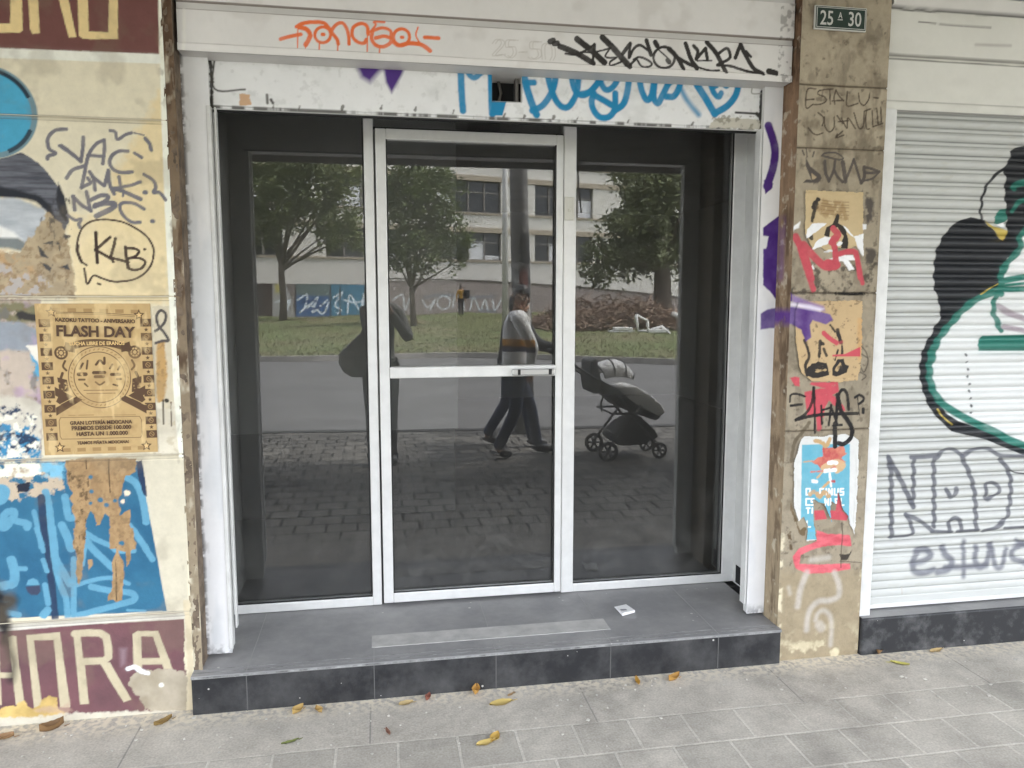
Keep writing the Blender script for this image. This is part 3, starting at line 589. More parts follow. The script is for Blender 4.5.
for p, w in ((q((30,15),(120,70),(240,125),(300,165),(430,165)), 5.5), (q((45,80),(120,170),(270,310)), 7), (q((-20,440),(130,395),(270,385),(390,430)), 4.5), (q((90,455),(240,485),(410,505),(430,560),(300,600),(150,640),(-40,690)), 6.5), (q((380,640),(520,648)), 2.5), (q((425,-5),(500,110),(580,235)), 6), (q((20,280),(45,130)), 4)): a_(p, w)
q = lambda *p: Q(50, 450, S8, p)
for p, w in ((q((610,215),(690,270),(740,390),(770,575)), 7), (q((640,600),(770,780)), 5)): a_(p, w)
cv.fill(q((690,95),(735,80),(770,300),(775,370),(750,360),(700,200)), DB, rough=.002)
# torn brown paper over the blue
TB = C(186, 154, 112, 1.1); tk = dict(rough=.0055, soft=.0025, nscale=55, streak=(60, 40, C(164, 134, 96, 1.1)))
cv.fill(q((120,80),(300,62),(690,66),(690,170),(640,205),(605,205),(580,270),(570,360),(545,400),(560,470),(560,520),(640,480),(640,600),(660,660),(690,740),(680,790),(480,790),(480,640),(475,540),(440,510),(400,600),(370,600),(350,510),(320,490),(290,560),(280,640),(280,790),(180,790),(200,640),(205,540),(170,470),(190,430),(150,390),(180,340),(140,260)), TB, **tk)
cv.fill(Q(0,530,S8,[(585,-14),(690,-14),(670,200),(660,320),(632,450),(605,350),(615,240),(600,150)]), TB, **tk)
cv.fill(Q(80,530,S8,[(235,-14),(425,-14),(440,100),(405,170),(395,270),(375,290),(370,170),(300,160),(340,250),(355,280),(345,440),(330,560),(290,570),(260,550),(215,575),(250,480),(265,340),(260,260),(290,180),(290,150),(240,130)]), TB, **tk)
cv.fill(Q(80,530,S8,[(60,240),(95,235),(100,270),(70,330)]), TB, rough=.004)
for p, r in ((q((405,400))[0], 2.6), (q((450,440))[0], 2.4), (q((325,215))[0], 1.8), (q((330,330))[0], 2.0), (q((325,425))[0], 1.6), (q((520,405))[0], 1.8), (q((575,745))[0], 2), (Q(80,530,S8,[(330,105)])[0], 2)): cv.disc(p, r, BL, rough=.003)
for p, r in ((q((615,345))[0], 3.0), (q((580,410))[0], 2)): cv.disc(p, r, C(216, 204, 180), rough=.003)
W_ = (X > cv.P([(66, 500)])[0][0]) & (X < cv.P([(90, 500)])[0][0]) & (Z < cv.P([(80, 470)])[0][1]) & (Z > cv.P([(80, 556)])[0][1])
isb = (np.abs(cv.c-np.asarray(TB)).sum(-1) < .35)
cv.speck(.85, C(78, 62, 44), 62, .55, 14, W_ & isb); cv.speck(.5, C(120, 98, 70), 80, .55, 19, isb*1.0)
for p in (q((285,80),(292,150)), q((470,75),(472,210),(482,340)), q((235,690),(240,760)), Q(80,530,S8,[(288,240),(292,560)])): cv.stroke(p, 1.0, C(60, 46, 34), dry=.3)
# bottom white line, maroon band, letters
cv.stroke([(-120, 638), (0, 628.5), (80, 621), (130, 617.5), (187, 615)], 9, C(222, 218, 206, 1.1), rough=.0012)
cv.fill([(-120,640),(-5,632),(80,625),(184,619),(186,650),(190,662),(196,712),(-120,740)], C(110, 76, 80), rough=.001, streak=(6, 9, C(98, 70, 74)))
L2 = C(206, 194, 164, 1.1); q = lambda *p: Q(0, 610, S8, p)
cv.fill(q((62,215),(100,205),(130,212),(145,380),(190,700),(195,760),(125,760),(100,500)), L2, rough=.0012)
cv.fill(q((-300,505),(108,500),(108,543),(-300,552)), L2, rough=.0012)
cv.fill(q((-70,215),(-10,210),(15,760),(-50,760)), L2, rough=.0012)
cv.fill(q((210,200),(480,178),(495,300),(565,780),(480,780),(430,240),(270,243),(330,700),(335,780),(272,780),(240,480)), L2, rough=.0012)
cv.fill(q((585,175),(640,172),(665,380),(680,450),(712,752),(640,757),(612,450)), L2, rough=.0012)
cv.stroke(q((600,190),(700,182),(800,185),(850,215),(865,300),(868,375),(835,405),(760,408),(660,415)), 7.5, L2, rough=.0012, smooth=False)
cv.fill(Q(0,576,.25,[(402,352),(440,345),(480,415),(526,494),(495,505),(450,435)]), L2, rough=.0012)
q = lambda *p: Q(0, 576, .25, p)
cv.fill(q((535,372),(530,232),(550,220),(632,219),(660,290),(690,372),(655,372),(628,290),(612,242),(565,242),(568,372)), L2, rough=.0012)
cv.stroke(q((560,342),(665,340)), 7, L2, smooth=False)
cv.fill(q((510,425),(535,385),(600,372),(680,374),(735,388),(770,420),(772,560),(600,545),(570,505),(530,450)), C(170, 160, 142), rough=.012, soft=.004, streak=(14, 14, C(152, 142, 122)))
cv.stroke(q((512,372),(540,365),(560,378),(590,388)), 4.5, C(232, 230, 222), rough=.004); cv.disc(q((645,437))[0], 2.2, C(225, 222, 210), rough=.003)
cv.fill(q((480,290),(505,290),(500,350),(485,360)), C(160, 140, 148), soft=.02, a=.5)
cv.fill(q((740,190),(760,190),(775,420),(745,400),(735,260)), C(206, 196, 170), rough=.008)
cv.fill(q((-40,540),(60,515),(100,500),(130,540),(190,480),(225,485),(240,540),(280,560),(200,585),(-40,590)), C(206, 178, 112), rough=.012, soft=.005, streak=(24, 24, C(176, 150, 92)))
cv.fill(q((-40,572),(200,560),(300,545),(420,545),(600,540),(780,545),(780,620),(-40,640)), C(196, 190, 174), rough=.012, soft=.008)
cv.fill(q((140,540),(200,548),(290,542),(280,500),(250,520),(180,520)), C(176, 150, 132), soft=.01, rough=.01, a=.6)
# the joints of the plaster
for zj, s_ in ((2.098, 1), (1.5075, 2), (.952, 3), (.371, 4)):
    cv.hband(zj, .010, C(140, 130, 108), .5, .002, .006, 0, seed=s_); cv.hband(zj+.004, .0045, C(70, 62, 52), .75, .0015, .002, .006, seed=s_); cv.hband(zj-.010, .003, C(96, 86, 72), .5, .002, .002, .003, seed=s_+20)
# white edge, corner wear
cv.fill([(157,-60),(165,-60),(167,100),(171,190),(178,320),(183,440),(185,458),(179,458),(174,400),(168,280),(164,190),(161,110),(160,60)], C(226, 222, 208), rough=.0015)
cv.speck(.6, C(120, 104, 82), 40, .62, 31, np.clip((X+.725)/.03, 0, 1), .5)
cv.fill([(183,600),(192,600),(194,720),(186,720),(188,660)], C(196, 184, 156), rough=.008)
# tags
q = lambda *p: Q(64, 110, S8, p)
gk = dict(soft=.0025, rough=.0012)
for p, w in ((q((-20,285),(60,345),(135,412)), 3.4), (q((155,220),(150,310),(135,412)), 3.4), (q((20,545),(70,480),(160,448)), 3.4), (q((320,240),(260,270),(215,325),(190,380),(165,500),(140,622)), 3.2), (q((140,620),(180,600),(212,582),(190,545)), 3.2), (q((320,240),(322,330),(310,430)), 3.2), (q((190,362),(310,370)), 3),
             (q((510,330),(440,330),(385,365),(365,420),(395,475),(460,500),(545,495)), 3.4), (q((205,495),(235,545),(248,640)), 3.4), (q((230,535),(320,605)), 3.4), (q((355,485),(325,600)), 3.4), (q((355,485),(365,590),(400,670)), 3.6), (q((440,535),(450,595)), 3.2), (q((612,575),(530,603),(400,625)), 3), (q((390,630),(470,650),(610,712)), 4), (q((470,690),(475,640)), 2),
             (q((370,165),(410,178),(428,235),(490,200),(540,182)), 3), (q((560,183),(640,202)), 1.2), (q((650,228),(685,270),(698,320)), 3.4), (q((565,345),(620,380)), 3), (q((640,515),(710,560),(735,615),(715,660),(765,662),(812,718)), 3.2), (q((645,660),(655,660)), 4)):
    cv.stroke(p, w, G1, **gk)
q = lambda *p: Q(0, 96, S8, p)
for p, w in ((q((530,265),(450,272),(400,310),(380,360),(395,425),(445,460),(385,480),(380,502)), 3.4), (q((478,398),(560,455),(645,520)), 3.2)): cv.stroke(p, w, G1, **gk)
q = lambda *p: Q(64, 190, S8, p)
for p, w in ((q((75,50),(85,160)), 3.6), (q((75,55),(140,120),(215,165)), 3.6), (q((180,15),(195,90),(212,165)), 3.4), (q((215,80),(290,45),(350,48),(330,90),(240,135)), 4), (q((250,125),(330,105),(405,112),(380,150),(260,208)), 5), (q((640,152),(560,108),(465,105),(448,150),(485,215),(545,258),(608,258)), 3.2), (q((705,250),(711,250)), 4), (q((30,203),(90,240),(138,232),(120,270),(130,302)), 3)): cv.stroke(p, w, G1, **gk)
KB = C(58, 44, 40)
for p, w in ((q((182,602),(135,565),(105,480),(115,380),(150,300),(210,255),(290,237),(380,240),(480,260),(580,310),(660,370),(710,450),(716,530),(690,610),(640,670),(560,715),(460,732),(380,730),(300,705),(235,685),(185,750),(163,628)), 1.9), (q((140,575),(110,500),(108,440)), 3), (q((255,340),(258,460),(266,580)), 3.1), (q((368,378),(310,430),(250,480)), 2.8), (q((255,480),(370,545)), 2.8), (q((412,388),(395,460),(370,545)), 2.8), (q((375,540),(395,575)), 2.6), (q((385,545),(450,560),(515,578)), 2.6), (q((490,455),(500,540),(515,620)), 3.0), (q((488,465),(560,468),(600,490),(570,530),(510,548)), 2.5), (q((520,545),(600,545),(650,575),(620,625),(560,640),(512,625)), 2.5), (q((643,475),(647,475)), 2.2), (q((270,748),(290,755)), 2.2)): cv.stroke(p, w, KB, soft=.002, rough=.001)
cv.stroke(Q(30,290,.1367,[(920,388),(970,372),(1012,368),(980,310),(940,262),(925,195),(955,150),(992,175),(985,235),(940,285),(915,300)]), 2.6, C(72, 68, 68), soft=.002)
q = lambda *p: Q(0, 530, S8, p)                    # black spray smudge at the frame's edge
for p, w, a2 in ((q((-40,500),(20,545),(95,560),(60,600),(-40,600)), 11, .95), (q((-60,540),(0,640),(30,760)), 12, .9)): cv.stroke(p, w, C(26, 26, 28), soft=.026, a=a2)
q = lambda *p: Q(0, 610, S8, p)
cv.stroke(q((10,20),(30,110),(70,300),(110,430),(90,560)), 7, C(40, 40, 38), soft=.024, a=.75); cv.stroke(q((-40,-20),(20,60),(40,160),(30,250)), 9, C(30, 28, 30), soft=.03, a=.85)
cv.speck(.25, C(120, 108, 88), 9, .56, 41)
mu = cv.build('mural', M_paintwall, root)
# bare reveal between wall and jamb
b_ = MB()
b_.box((-.697, .002, -.02), (-.668, .135, CZ))
b_.build('bare_edge', M_brown, root)
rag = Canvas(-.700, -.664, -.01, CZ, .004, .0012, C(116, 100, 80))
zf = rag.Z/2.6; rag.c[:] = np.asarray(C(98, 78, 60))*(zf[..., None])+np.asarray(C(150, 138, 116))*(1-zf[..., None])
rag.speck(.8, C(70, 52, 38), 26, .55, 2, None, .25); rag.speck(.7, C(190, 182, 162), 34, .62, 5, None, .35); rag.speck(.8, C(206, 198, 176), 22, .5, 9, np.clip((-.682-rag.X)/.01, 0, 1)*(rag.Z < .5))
rag.D += (fbm(rag.X*60, rag.Z*30, 3)-.5)*.008
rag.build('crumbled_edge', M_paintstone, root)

# --- entrance roller shutter: housing, half rolled curtain, two guides
root = empty('roller_shutter', (.46, .05, 2.2), 'rolled-up white entrance shutter with grey housing, orange, black and blue tags', 'shutter', 'roller shutters of the two shops')
HY = .03
hx0, hx1 = at1(178, 51, HY)[0], at1(791, 84, HY)[0]
cv = Canvas(hx0, hx1, 2.340, CZ-.06, .003, HY, C(174, 172, 169, .55))
zl = 2.366
cv.D += np.where(cv.Z < zl, -.007, 0)
gz0, gz1 = 2.478, 2.500
k = np.clip((cv.Z-gz0)/.003, 0, 1)*np.clip((gz1-cv.Z)/.003, 0, 1); cv.D += .008*k
cv.D += np.where(cv.Z > gz1+.001, -.008, 0)
cv.D += (fbm(cv.X*3, cv.Z*6, 4)-.5)*.004
cv.c[(cv.Z > gz0) & (cv.Z < gz1)] = C(146, 138, 130, .66); cv.hband(gz0, .005, C(112, 104, 98, .66), .9, .0005); cv.hband(gz1, .006, C(108, 100, 94, .66), .9, .0005); cv.stroke([(184,10),(184,60)], 3, C(196,194,188,.66), rough=.003, soft=.006); cv.hband(zl, .002, C(120, 116, 110, .6), .6); cv.c[cv.Z < zl] *= 1.05
cv.speck(.2, C(140, 134, 126, .6), 8, .58, 3)
OR = C(218, 92, 46, .62); q = lambda *p: Q(270, 0, .17578, p); ok_ = dict(soft=.0025, rough=.0008)
def arc(cx, cy, r, a0=0, a1=360, ry=None, n=14): return [(cx+r*math.cos(math.radians(a0+(a1-a0)*i/n)), cy+(ry or r)*math.sin(math.radians(a0+(a1-a0)*i/n))) for i in range(n+1)]
for p, w in ((q((60,222),(110,208),(175,195)), 3.4), (q((150,152),(190,132),(250,125),(305,130),(335,158),(355,190),(382,225),(388,250)), 3.4), (q((165,155),(205,165),(228,195),(220,225),(203,255)), 4.2), (q(*arc(300,198,45)), 2.8), (q((298,196),(306,196)), 3.2), (q((345,180),(375,142),(410,130),(435,160),(448,210),(450,250)), 3.2), (q((548,225),(535,245),(500,240),(468,205),(475,155),(520,133),(552,150),(558,195)), 3.2), (q((555,190),(575,175),(602,140),(592,124),(650,125)), 2), (q((583,180),(578,220),(600,255),(640,266),(680,248),(688,220),(650,206),(600,216)), 3.4), (q((590,172),(640,158),(685,175),(688,215)), 3), (q(*arc(748,210,46)), 3), (q((748,212),(756,212)), 3), (q((705,240),(735,258),(790,246),(845,250),(880,265),(910,288)), 4), (q((842,155),(830,200),(850,242)), 1.6), (q((880,212),(960,217)), 3.4)): cv.stroke(p, w, OR, **ok_)
for x, a, b in ((158,160,270),(203,255,272),(281,245,282),(386,250,288),(554,200,293),(624,265,300)): cv.stroke(q((x,a),(x-1,b)), 1.1, OR, smooth=False, soft=.002)
q = lambda *p: Q(440, 20, .15625, p); EM = C(150, 145, 138, .6)
for p in (q((345,150),(370,124),(402,138),(392,170),(345,226),(408,220)), q((492,130),(436,130),(432,172),(470,172),(478,215),(450,242),(425,228)), q((515,205),(548,205)), q((642,140),(590,140),(588,182),(630,188),(638,230),(600,250),(575,238)), q((665,250),(662,170),(690,148),(722,168),(728,225),(715,258))):
    for ox in (-1.6, 1.6): cv.stroke([(a+ox, b) for a, b in p], .9, EM, a=.55, soft=.002)
BK = C(36, 33, 31, .7); q = lambda *p: Q(540, 20, .15625, p); bk = dict(soft=.0018, rough=.0012)
for p, w in ((q((65,138),(85,132)),4.2),(q((92,150),(110,148)),4),(q((128,168),(235,212),(340,275)),4.2),(q((165,215),(250,215),(348,158)),1.8),(q((350,155),(345,215),(335,278)),2.2),(q((238,122),(330,195),(412,270)),4.6),(q((260,205),(350,205),(455,178)),1.3),(q((402,112),(480,190),(572,296)),4.6),(q((445,185),(420,235),(490,240)),1.3),(q((490,240),(450,268),(455,290),(520,268)),1.4),(q((530,215),(578,150)),2.8),(q((578,150),(570,240)),2.2),(q((575,235),(600,185),(640,160),(690,190)),2),(q((682,130),(712,222)),3),(q((600,252),(640,236),(700,262),(715,285),(690,300),(650,295),(620,250)),1.6),(q((575,290),(620,245)),1.8),(q((738,142),(752,166)),3.6),(q(*arc(795,240,68)),1.9),(q((760,190),(815,240)),1),(q((818,258),(826,268)),3.6),(q((832,185),(880,240),(915,305)),3),(q((880,240),(940,275),(1000,302)),2.6),(q((932,152),(965,250),(1005,305)),3)): cv.stroke(p, w*1.3, BK, **bk)
q = lambda *p: Q(660, 20, .15625, p)
for p, w in ((q((165,150),(200,255),(235,312)),3),(q((55,185),(110,240),(150,312)),3),(q((120,250),(180,280),(235,305)),2.2),(q((215,165),(242,200),(232,250)),2.6),(q((232,248),(292,182)),2.4),(q((292,182),(302,250)),2.6),(q((238,262),(330,260)),1.2),(q((240,302),(320,325),(378,322)),1.6),(q((300,142),(360,215),(420,332)),3.4),(q((365,222),(425,182),(448,218),(440,250),(370,286)),2.2),(q((365,290),(450,295),(560,328),(655,344)),2),(q((482,242),(515,158)),2.8),(q((515,158),(550,230),(600,310),(658,345)),3.2),(q((550,200),(580,235)),2),(q((697,328),(740,342)),4.4)): cv.stroke(p, w*1.3, BK, **bk)
for (x0_, x1_) in ((hx1-.06, hx1),): cv.speck(.5, C(70, 66, 60, .6), 60, .56, 8, (cv.X > x0_)*1.0)
cv.build('housing', M_paintmetal, root)
hb = MB(); hb.box((hx0, HY+.004, 2.341), (hx1, .60, CZ)); hb.box((hx0, HY-.006, CZ-.061), (hx1, HY+.006, CZ)); hb.build('housing_box', M_grey_enamel, root)
# curtain
LY = .13
cv = Canvas(-.595, 1.538, 2.178, 2.40, .003, LY, C(206, 210, 206, .72))
X, Z = cv.X, cv.Z
cv.speck(.22, C(160, 162, 158), 9, .52, 3, None, 1.4, 5); cv.speck(.2, C(150, 150, 146), 40, .62, 6, None, 1)
cv.D += (fbm(X*5, Z*8, 2)-.5)*.004
BU = C(18, 126, 172, .85); q = lambda *p: Q(440, 20, .15625, p); bu = dict(soft=.005, rough=.0008)
PU = C(70, 40, 116, .8)
qq = lambda *p: Q(270, 0, .17578, p)
cv.fill(qq((505,320),(635,330),(650,385),(620,410),(570,470),(520,440),(495,380)), PU, soft=.022); cv.fill(qq((636,330),(790,335),(748,430),(692,530),(660,470)), PU, soft=.012)
for p, w in ((q((130,250),(138,450),(147,580)),6.4),(q((160,280),(185,345),(225,368),(285,310),(300,270)),5.2),(q((325,260),(330,440),(335,600)),6.8),(q((520,280),(555,430),(590,540),(618,605)),7),(q((555,402),(602,400)),5.6),(q((590,580),(655,548),(708,475),(735,400),(748,260)),6),(q((680,280),(700,400),(735,500),(775,552),(815,558),(850,520),(880,440),(890,270)),6),(q((838,270),(848,400),(875,465),(920,482),(970,450),(1030,380)),5.6)): cv.stroke(p, w, BU, **bu)
cv.fill(q((335,520),(425,520),(400,612),(320,610)), BU, soft=.004)
q = lambda *p: Q(540, 20, .15625, p)
for p, w in ((q((255,475),(320,458),(370,400),(400,340)),5.6),(q((385,290),(388,390),(420,445),(465,430),(500,370),(510,290)),5.6),(q((345,470),(330,520),(345,580),(385,622),(440,620),(478,570),(482,470)),6),(q((340,478),(400,510),(460,545)),6),(q((575,290),(562,440),(535,535),(480,578)),6.2),(q((632,290),(645,430),(685,512),(720,460),(738,300)),6),(q((738,360),(728,490),(755,532),(785,480),(830,400),(890,382)),6),(q((808,490),(860,485),(900,400),(905,290)),6)): cv.stroke(p, w, BU, **bu)
cv.stroke(q((900,440),(945,520),(1015,605)), 4.8, BU, soft=.014, a=.8)
q = lambda *p: Q(660, 20, .15625, p)
for p, w in ((q((205,330),(235,410),(295,505),(350,600)),7),(q((350,598),(430,550),(485,480),(503,400),(505,320)),6.4),(q((255,400),(300,392)),3),(q((318,400),(345,465),(375,492),(392,468)),5.4),(q((365,425),(330,440)),3.4),(q((418,412),(424,418)),6.6)): cv.stroke(p, w, BU, **bu)
cv.stroke([(209.5,56),(211,72),(211.5,96),(212,112)], 3.2, C(44,42,40), rough=.004); cv.stroke([(762,92),(760.5,130)], 4, C(36,34,33), rough=.003); cv.stroke([(207,74),(212,74)], 2.4, C(70,66,60), rough=.003); cv.stroke([(207,82),(213,82)], 2, C(60,56,52), rough=.003)
# worn bottom edge, broken right end, small inspection hole
ed = np.clip((2.192-Z)/.006, 0, 1)*np.clip((fbm(X*26, Z*0+1, 5)-.42)*7, 0, 1); cv.c = cv.c*(1-ed[..., None]*.85)+np.asarray(C(60, 58, 52))*ed[..., None]*.85
cv.hband(2.186, .002, C(50, 48, 44), .7, .002, .002, .002, seed=8)
for px_, py_ in ((272,107),(300,108),(338,108.5),(380,108),(418,109.5),(452,113),(500,116),(525,117),(550,118),(580,119),(628,122),(690,124)): cv.stroke([(px_+(px_*7 % 9)-4, py_+.5), (px_+(px_*7 % 9)-3, py_-1-(px_ % 3)*.8)], 1.6+(px_ % 4)*.5, C(70, 66, 58), rough=.005, a=.8)
q = lambda *p: Q(660, 20, .15625, p)
cv.fill(q((320,660),(360,630),(430,625),(640,640),(640,700),(320,690)), C(190, 186, 174), rough=.006); cv.stroke(q((485,592),(560,596),(620,600)), 2, C(40,38,36)); cv.stroke(q((620,600),(640,620)), 3.4, C(50,48,44), rough=.003); cv.stroke(q((590,430),(590,470),(650,470)), 1, C(140,138,130)); cv.speck(.7, C(120, 116, 100), 50, .55, 21, (X > at1(712, 120, LY)[0]) & (Z < 2.235))
q = lambda *p: Q(170, 0, .25, p)
cv.stroke(q((178,225),(178,355),(300,358)), 1.6, C(60,58,54)); cv.fill(q((275,375),(320,380),(325,420),(280,422)), C(196,160,126), rough=.006); cv.stroke(q((388,380),(390,412)), 2.5, C(96,94,90)); cv.stroke(q((405,400),(412,412)), 3, C(80,78,76), rough=.003)
hx = (at1(492.5, 71, LY)[0], at1(521, 101, LY)[0], at1(505, 101, LY)[1])
hole = (X > hx[0]) & (X < hx[1]) & (Z > hx[2]) & (Z < 2.39); cv.keep &= ~hole
cv.stroke([(492.3, 62), (492.3, 101.5), (521.5, 102), (521.5, 64)], 1.2, C(90, 88, 84), smooth=False, a=.8)
cu = cv.build('curtain', M_paintmetal, root)
hb = MB(); hb.box((-.595, LY+.006, 2.176), (hx[0]-.004, LY+.03, 2.6)); hb.box((hx[1]+.004, LY+.006, 2.176), (1.538, LY+.03, 2.6)); hb.box((hx[0]-.004, LY+.006, 2.176), (hx[1]+.004, LY+.03, hx[2]-.004))
hb.build('bottom_bar', M_white, root)
hb = MB(); hb.box((hx[0]-.02, LY+.10, hx[2]-.03), (hx[1]+.02, LY+.11, 2.42)); hb.build('hole_back', M_dark, root)
hb = MB(); hb.tube([(hx[0]+.03, LY+.08, hx[2]-.01), (hx[0]+.045, LY+.085, hx[2]+.05), (hx[0]+.02, LY+.09, 2.42)], .006, 6); hb.bbox((hx[1]-.016, LY+.03, hx[2]-.01), (hx[1]-.004, LY+.07, 2.42), .002); hb.build('latch', mat('dull_steel', (.16, .15, .14), .5, .5), root)
sb = MB(); sb.tube([(-.59, LY+.018, 2.176), (1.53, LY+.018, 2.176)], .008, 6); sb.build('bottom_seal', M_seal, root)
# guides
def purple(cv):
    P_ = C(76, 38, 128, 1.1); PL = C(108, 84, 146, 1.0)
    cv.stroke([(768.5,126),(773,140),(775,152),(773,168),(767,186)], 8, P_, soft=.004, rough=.001); cv.disc((768, 186), 4.5, P_); 
    q = lambda *p: Q(750, 180, S8, p)
    cv.fill(q((110,0),(170,0),(185,30),(178,62),(122,115)), P_, soft=.003)
    cv.fill(q((105,380),(170,330),(262,262),(298,300),(292,370),(255,440),(300,500),(300,540),(250,600),(245,780),(105,780),(115,620),(150,450),(105,445)), P_, soft=.004, rough=.002, streak=(20, 20, C(96, 64, 144, 1.1)))
    q = lambda *p: Q(750, 250, S8, p)
    cv.fill(q((105,-10),(272,-10),(240,130),(242,290),(332,340),(336,410),(300,412),(220,412),(160,330),(105,280)), P_, soft=.004, rough=.002, streak=(20, 20, C(96, 64, 144, 1.1)))
    cv.fill(q((85,510),(140,475),(215,460),(345,450),(480,470),(640,515),(665,560),(605,595),(500,560),(480,600),(490,700),(445,735),(410,640),(330,590),(215,620),(85,635)), P_, soft=.006, rough=.002, a=.93, streak=(20, 20, PL))
    cv.fill(q((340,360),(440,400),(590,450),(600,490),(470,480),(340,420)), C(128, 104, 160), soft=.012, a=.8); cv.fill(q((285,425),(340,420),(480,440),(590,470),(560,490),(420,465),(290,445)), C(216, 210, 226), soft=.012, a=.8)
def red(cv):
    R_ = C(204, 88, 98, 1.1); q = lambda *p: Q(750, 180, S8, p); k = dict(soft=.003, rough=.0015)
    for p, w in ((q((365,455),(440,610),(490,790)),7.2),(q((430,520),(500,600),(600,690),(680,690)),7.6),(q((690,670),(680,560),(662,480),(705,440),(665,390)),6.4),(q((720,590),(800,572),(850,600),(880,780)),5.4),(q((650,500),(690,470)),6),(q((310,470),(330,465)),4)): cv.stroke(p, w, R_, **k)
    q = lambda *p: Q(750, 250, S8, p)
    for p, w in ((q((400,-10),(460,180),(508,315)),5.6),(q((620,110),(690,120)),9),(q((850,20),(885,200),(900,265)),4.6)): cv.stroke(p, w, R_, **k)
    q = lambda *p: Q(770, 320, S8, p)
    cv.fill(q((500,278),(600,272),(720,215),(722,292),(500,292)), R_); cv.stroke(q((430,105),(480,150),(530,182)), 4.6, R_, **k); cv.stroke(q((530,195),(575,175)), 3, R_, a=.5)
    cv.fill(q((158,462),(200,452),(236,462),(237,530),(200,525)), R_, rough=.002); cv.fill(q((275,575),(420,545),(440,548),(320,515),(330,500),(540,495),(552,570),(500,600),(590,690),(612,735),(540,710),(470,640),(440,700),(430,780),(300,760),(285,660)), R_, rough=.003, soft=.004, dry=.2)
    cv.stroke(Q(770,400,S8,[(385,80),(395,230)]), 5, R_, dry=.3)
    q = lambda *p: Q(770, 480, S8, p)
    cv.fill(q((352,245),(430,240),(457,312),(360,322)), R_); cv.fill(q((484,242),(585,252),(626,290),(612,326),(484,312)), R_)
    cv.fill(q((545,100),(570,200),(580,250),(525,245)), R_)
    cv.fill(q((372,400),(460,430),(640,440),(652,530),(560,522),(430,530),(330,560),(245,600),(238,672),(400,676),(640,668),(642,712),(500,738),(300,752),(205,705),(180,610),(230,550),(372,490)), R_, rough=.003, soft=.004, streak=(14, 40, C(206, 104, 112)))
GM = C(224, 228, 230)
gy = .098
cv = Canvas(-.676, -.576, ZT+.012, 2.36, .0034, gy, GM); cv.speck(.35, C(186, 192, 196), 10, .5, 4, None, .25)
ed = np.clip((-.655-cv.X)/.010, 0, 1)*np.clip((fbm(cv.X*20, cv.Z*50, 3)-.36)*6, 0, 1); cv.speck(.5, C(120, 116, 108), 55, .64, 8, np.clip((-.640-cv.X)/.02, 0, 1), .4); cv.c = cv.c*(1-.8*ed[..., None])+np.asarray(C(66, 60, 54))*.8*ed[..., None]
cv.c = cv.c*(1-(np.clip((.21-cv.Z)/.05, 0, 1)*np.clip((fbm(cv.X*60, cv.Z*60, 6)-.4)*4, 0, 1))[..., None]*.6)
gd = cv.build('guide', M_paintmetal, root)
gb = MB(); gb.box((-.676, gy+.002, ZT+.012), (-.58, gy+.04, 2.36)); gb.bbox((-.588, gy-.004, ZT+.03), (-.574, gy+.045, 2.18), .002); gb.bbox((-.566, gy+.02, ZT+.10), (-.560, gy+.05, 2.18), .002); gb.build('guide_channel', M_white, gd)
cv = Canvas(1.524, 1.604, ZT+.012, 2.36, .0034, gy, GM); cv.speck(.3, C(190, 194, 200), 10, .52, 4, None, .25); purple(cv)
cv.c = cv.c*(1-(np.clip((.21-cv.Z)/.05, 0, 1)*np.clip((fbm(cv.X*60, cv.Z*60, 6)-.4)*4, 0, 1))[..., None]*.6)
gd = cv.build('guide', M_paintmetal, root)
gb = MB(); gb.box((1.53, gy+.002, ZT+.012), (1.606, gy+.04, 2.36)); gb.bbox((1.516, gy+.006, ZT+.05), (1.526, gy+.05, 2.18), .002); gb.build('guide_channel', M_white, gd)

# --- stone pillar
root = empty('stone_pillar', (1.79, 0, 0), 'tan stone pillar between the two shops, covered in tags and torn posters', 'pillar')
MB().box((1.609, -.014, -.02), (1.975, .30, CZ)).build('shaft', M_greyrender, root)
PY = -.02
cv = Canvas(1.603, 1.978, -.005, CZ-.005, .0034, PY, C(158, 147, 127, 1.05)); X, Z = cv.X, cv.Z
kz = np.clip((Z-1.2)/1.2, 0, 1)[..., None]; cv.c = cv.c*(1+.30*kz)  # colour lightened upwards to offset the dimmer light under the canopy
cv.c = cv.c*(.80+.42*fbm(X*7, Z*7, 2)[..., None])
cv.speck(.55, C(108, 98, 82), 12, .54, 4); cv.speck(.4, C(96, 88, 76), 30, .56, 14, None, .4); cv.speck(.6, C(80, 72, 62), 46, .66, 6)
cv.fill([(780,570),(868,570),(868,670),(770,670)], C(180, 164, 134, 1.3), soft=.05, rough=.03, a=.8)
for zj, sd_ in ((2.323, 1), (2.086, 2), (1.527, 3), (.972, 4)):
    cv.hband(zj, .012, C(110, 96, 76), .35, .002, .008, seed=sd_); cv.hband(zj, .0045, C(52, 44, 36), .85, .002, .002, .006, seed=sd_)
TG = C(70, 60, 50); q = lambda *p: Q(790, 60, .1074, p)
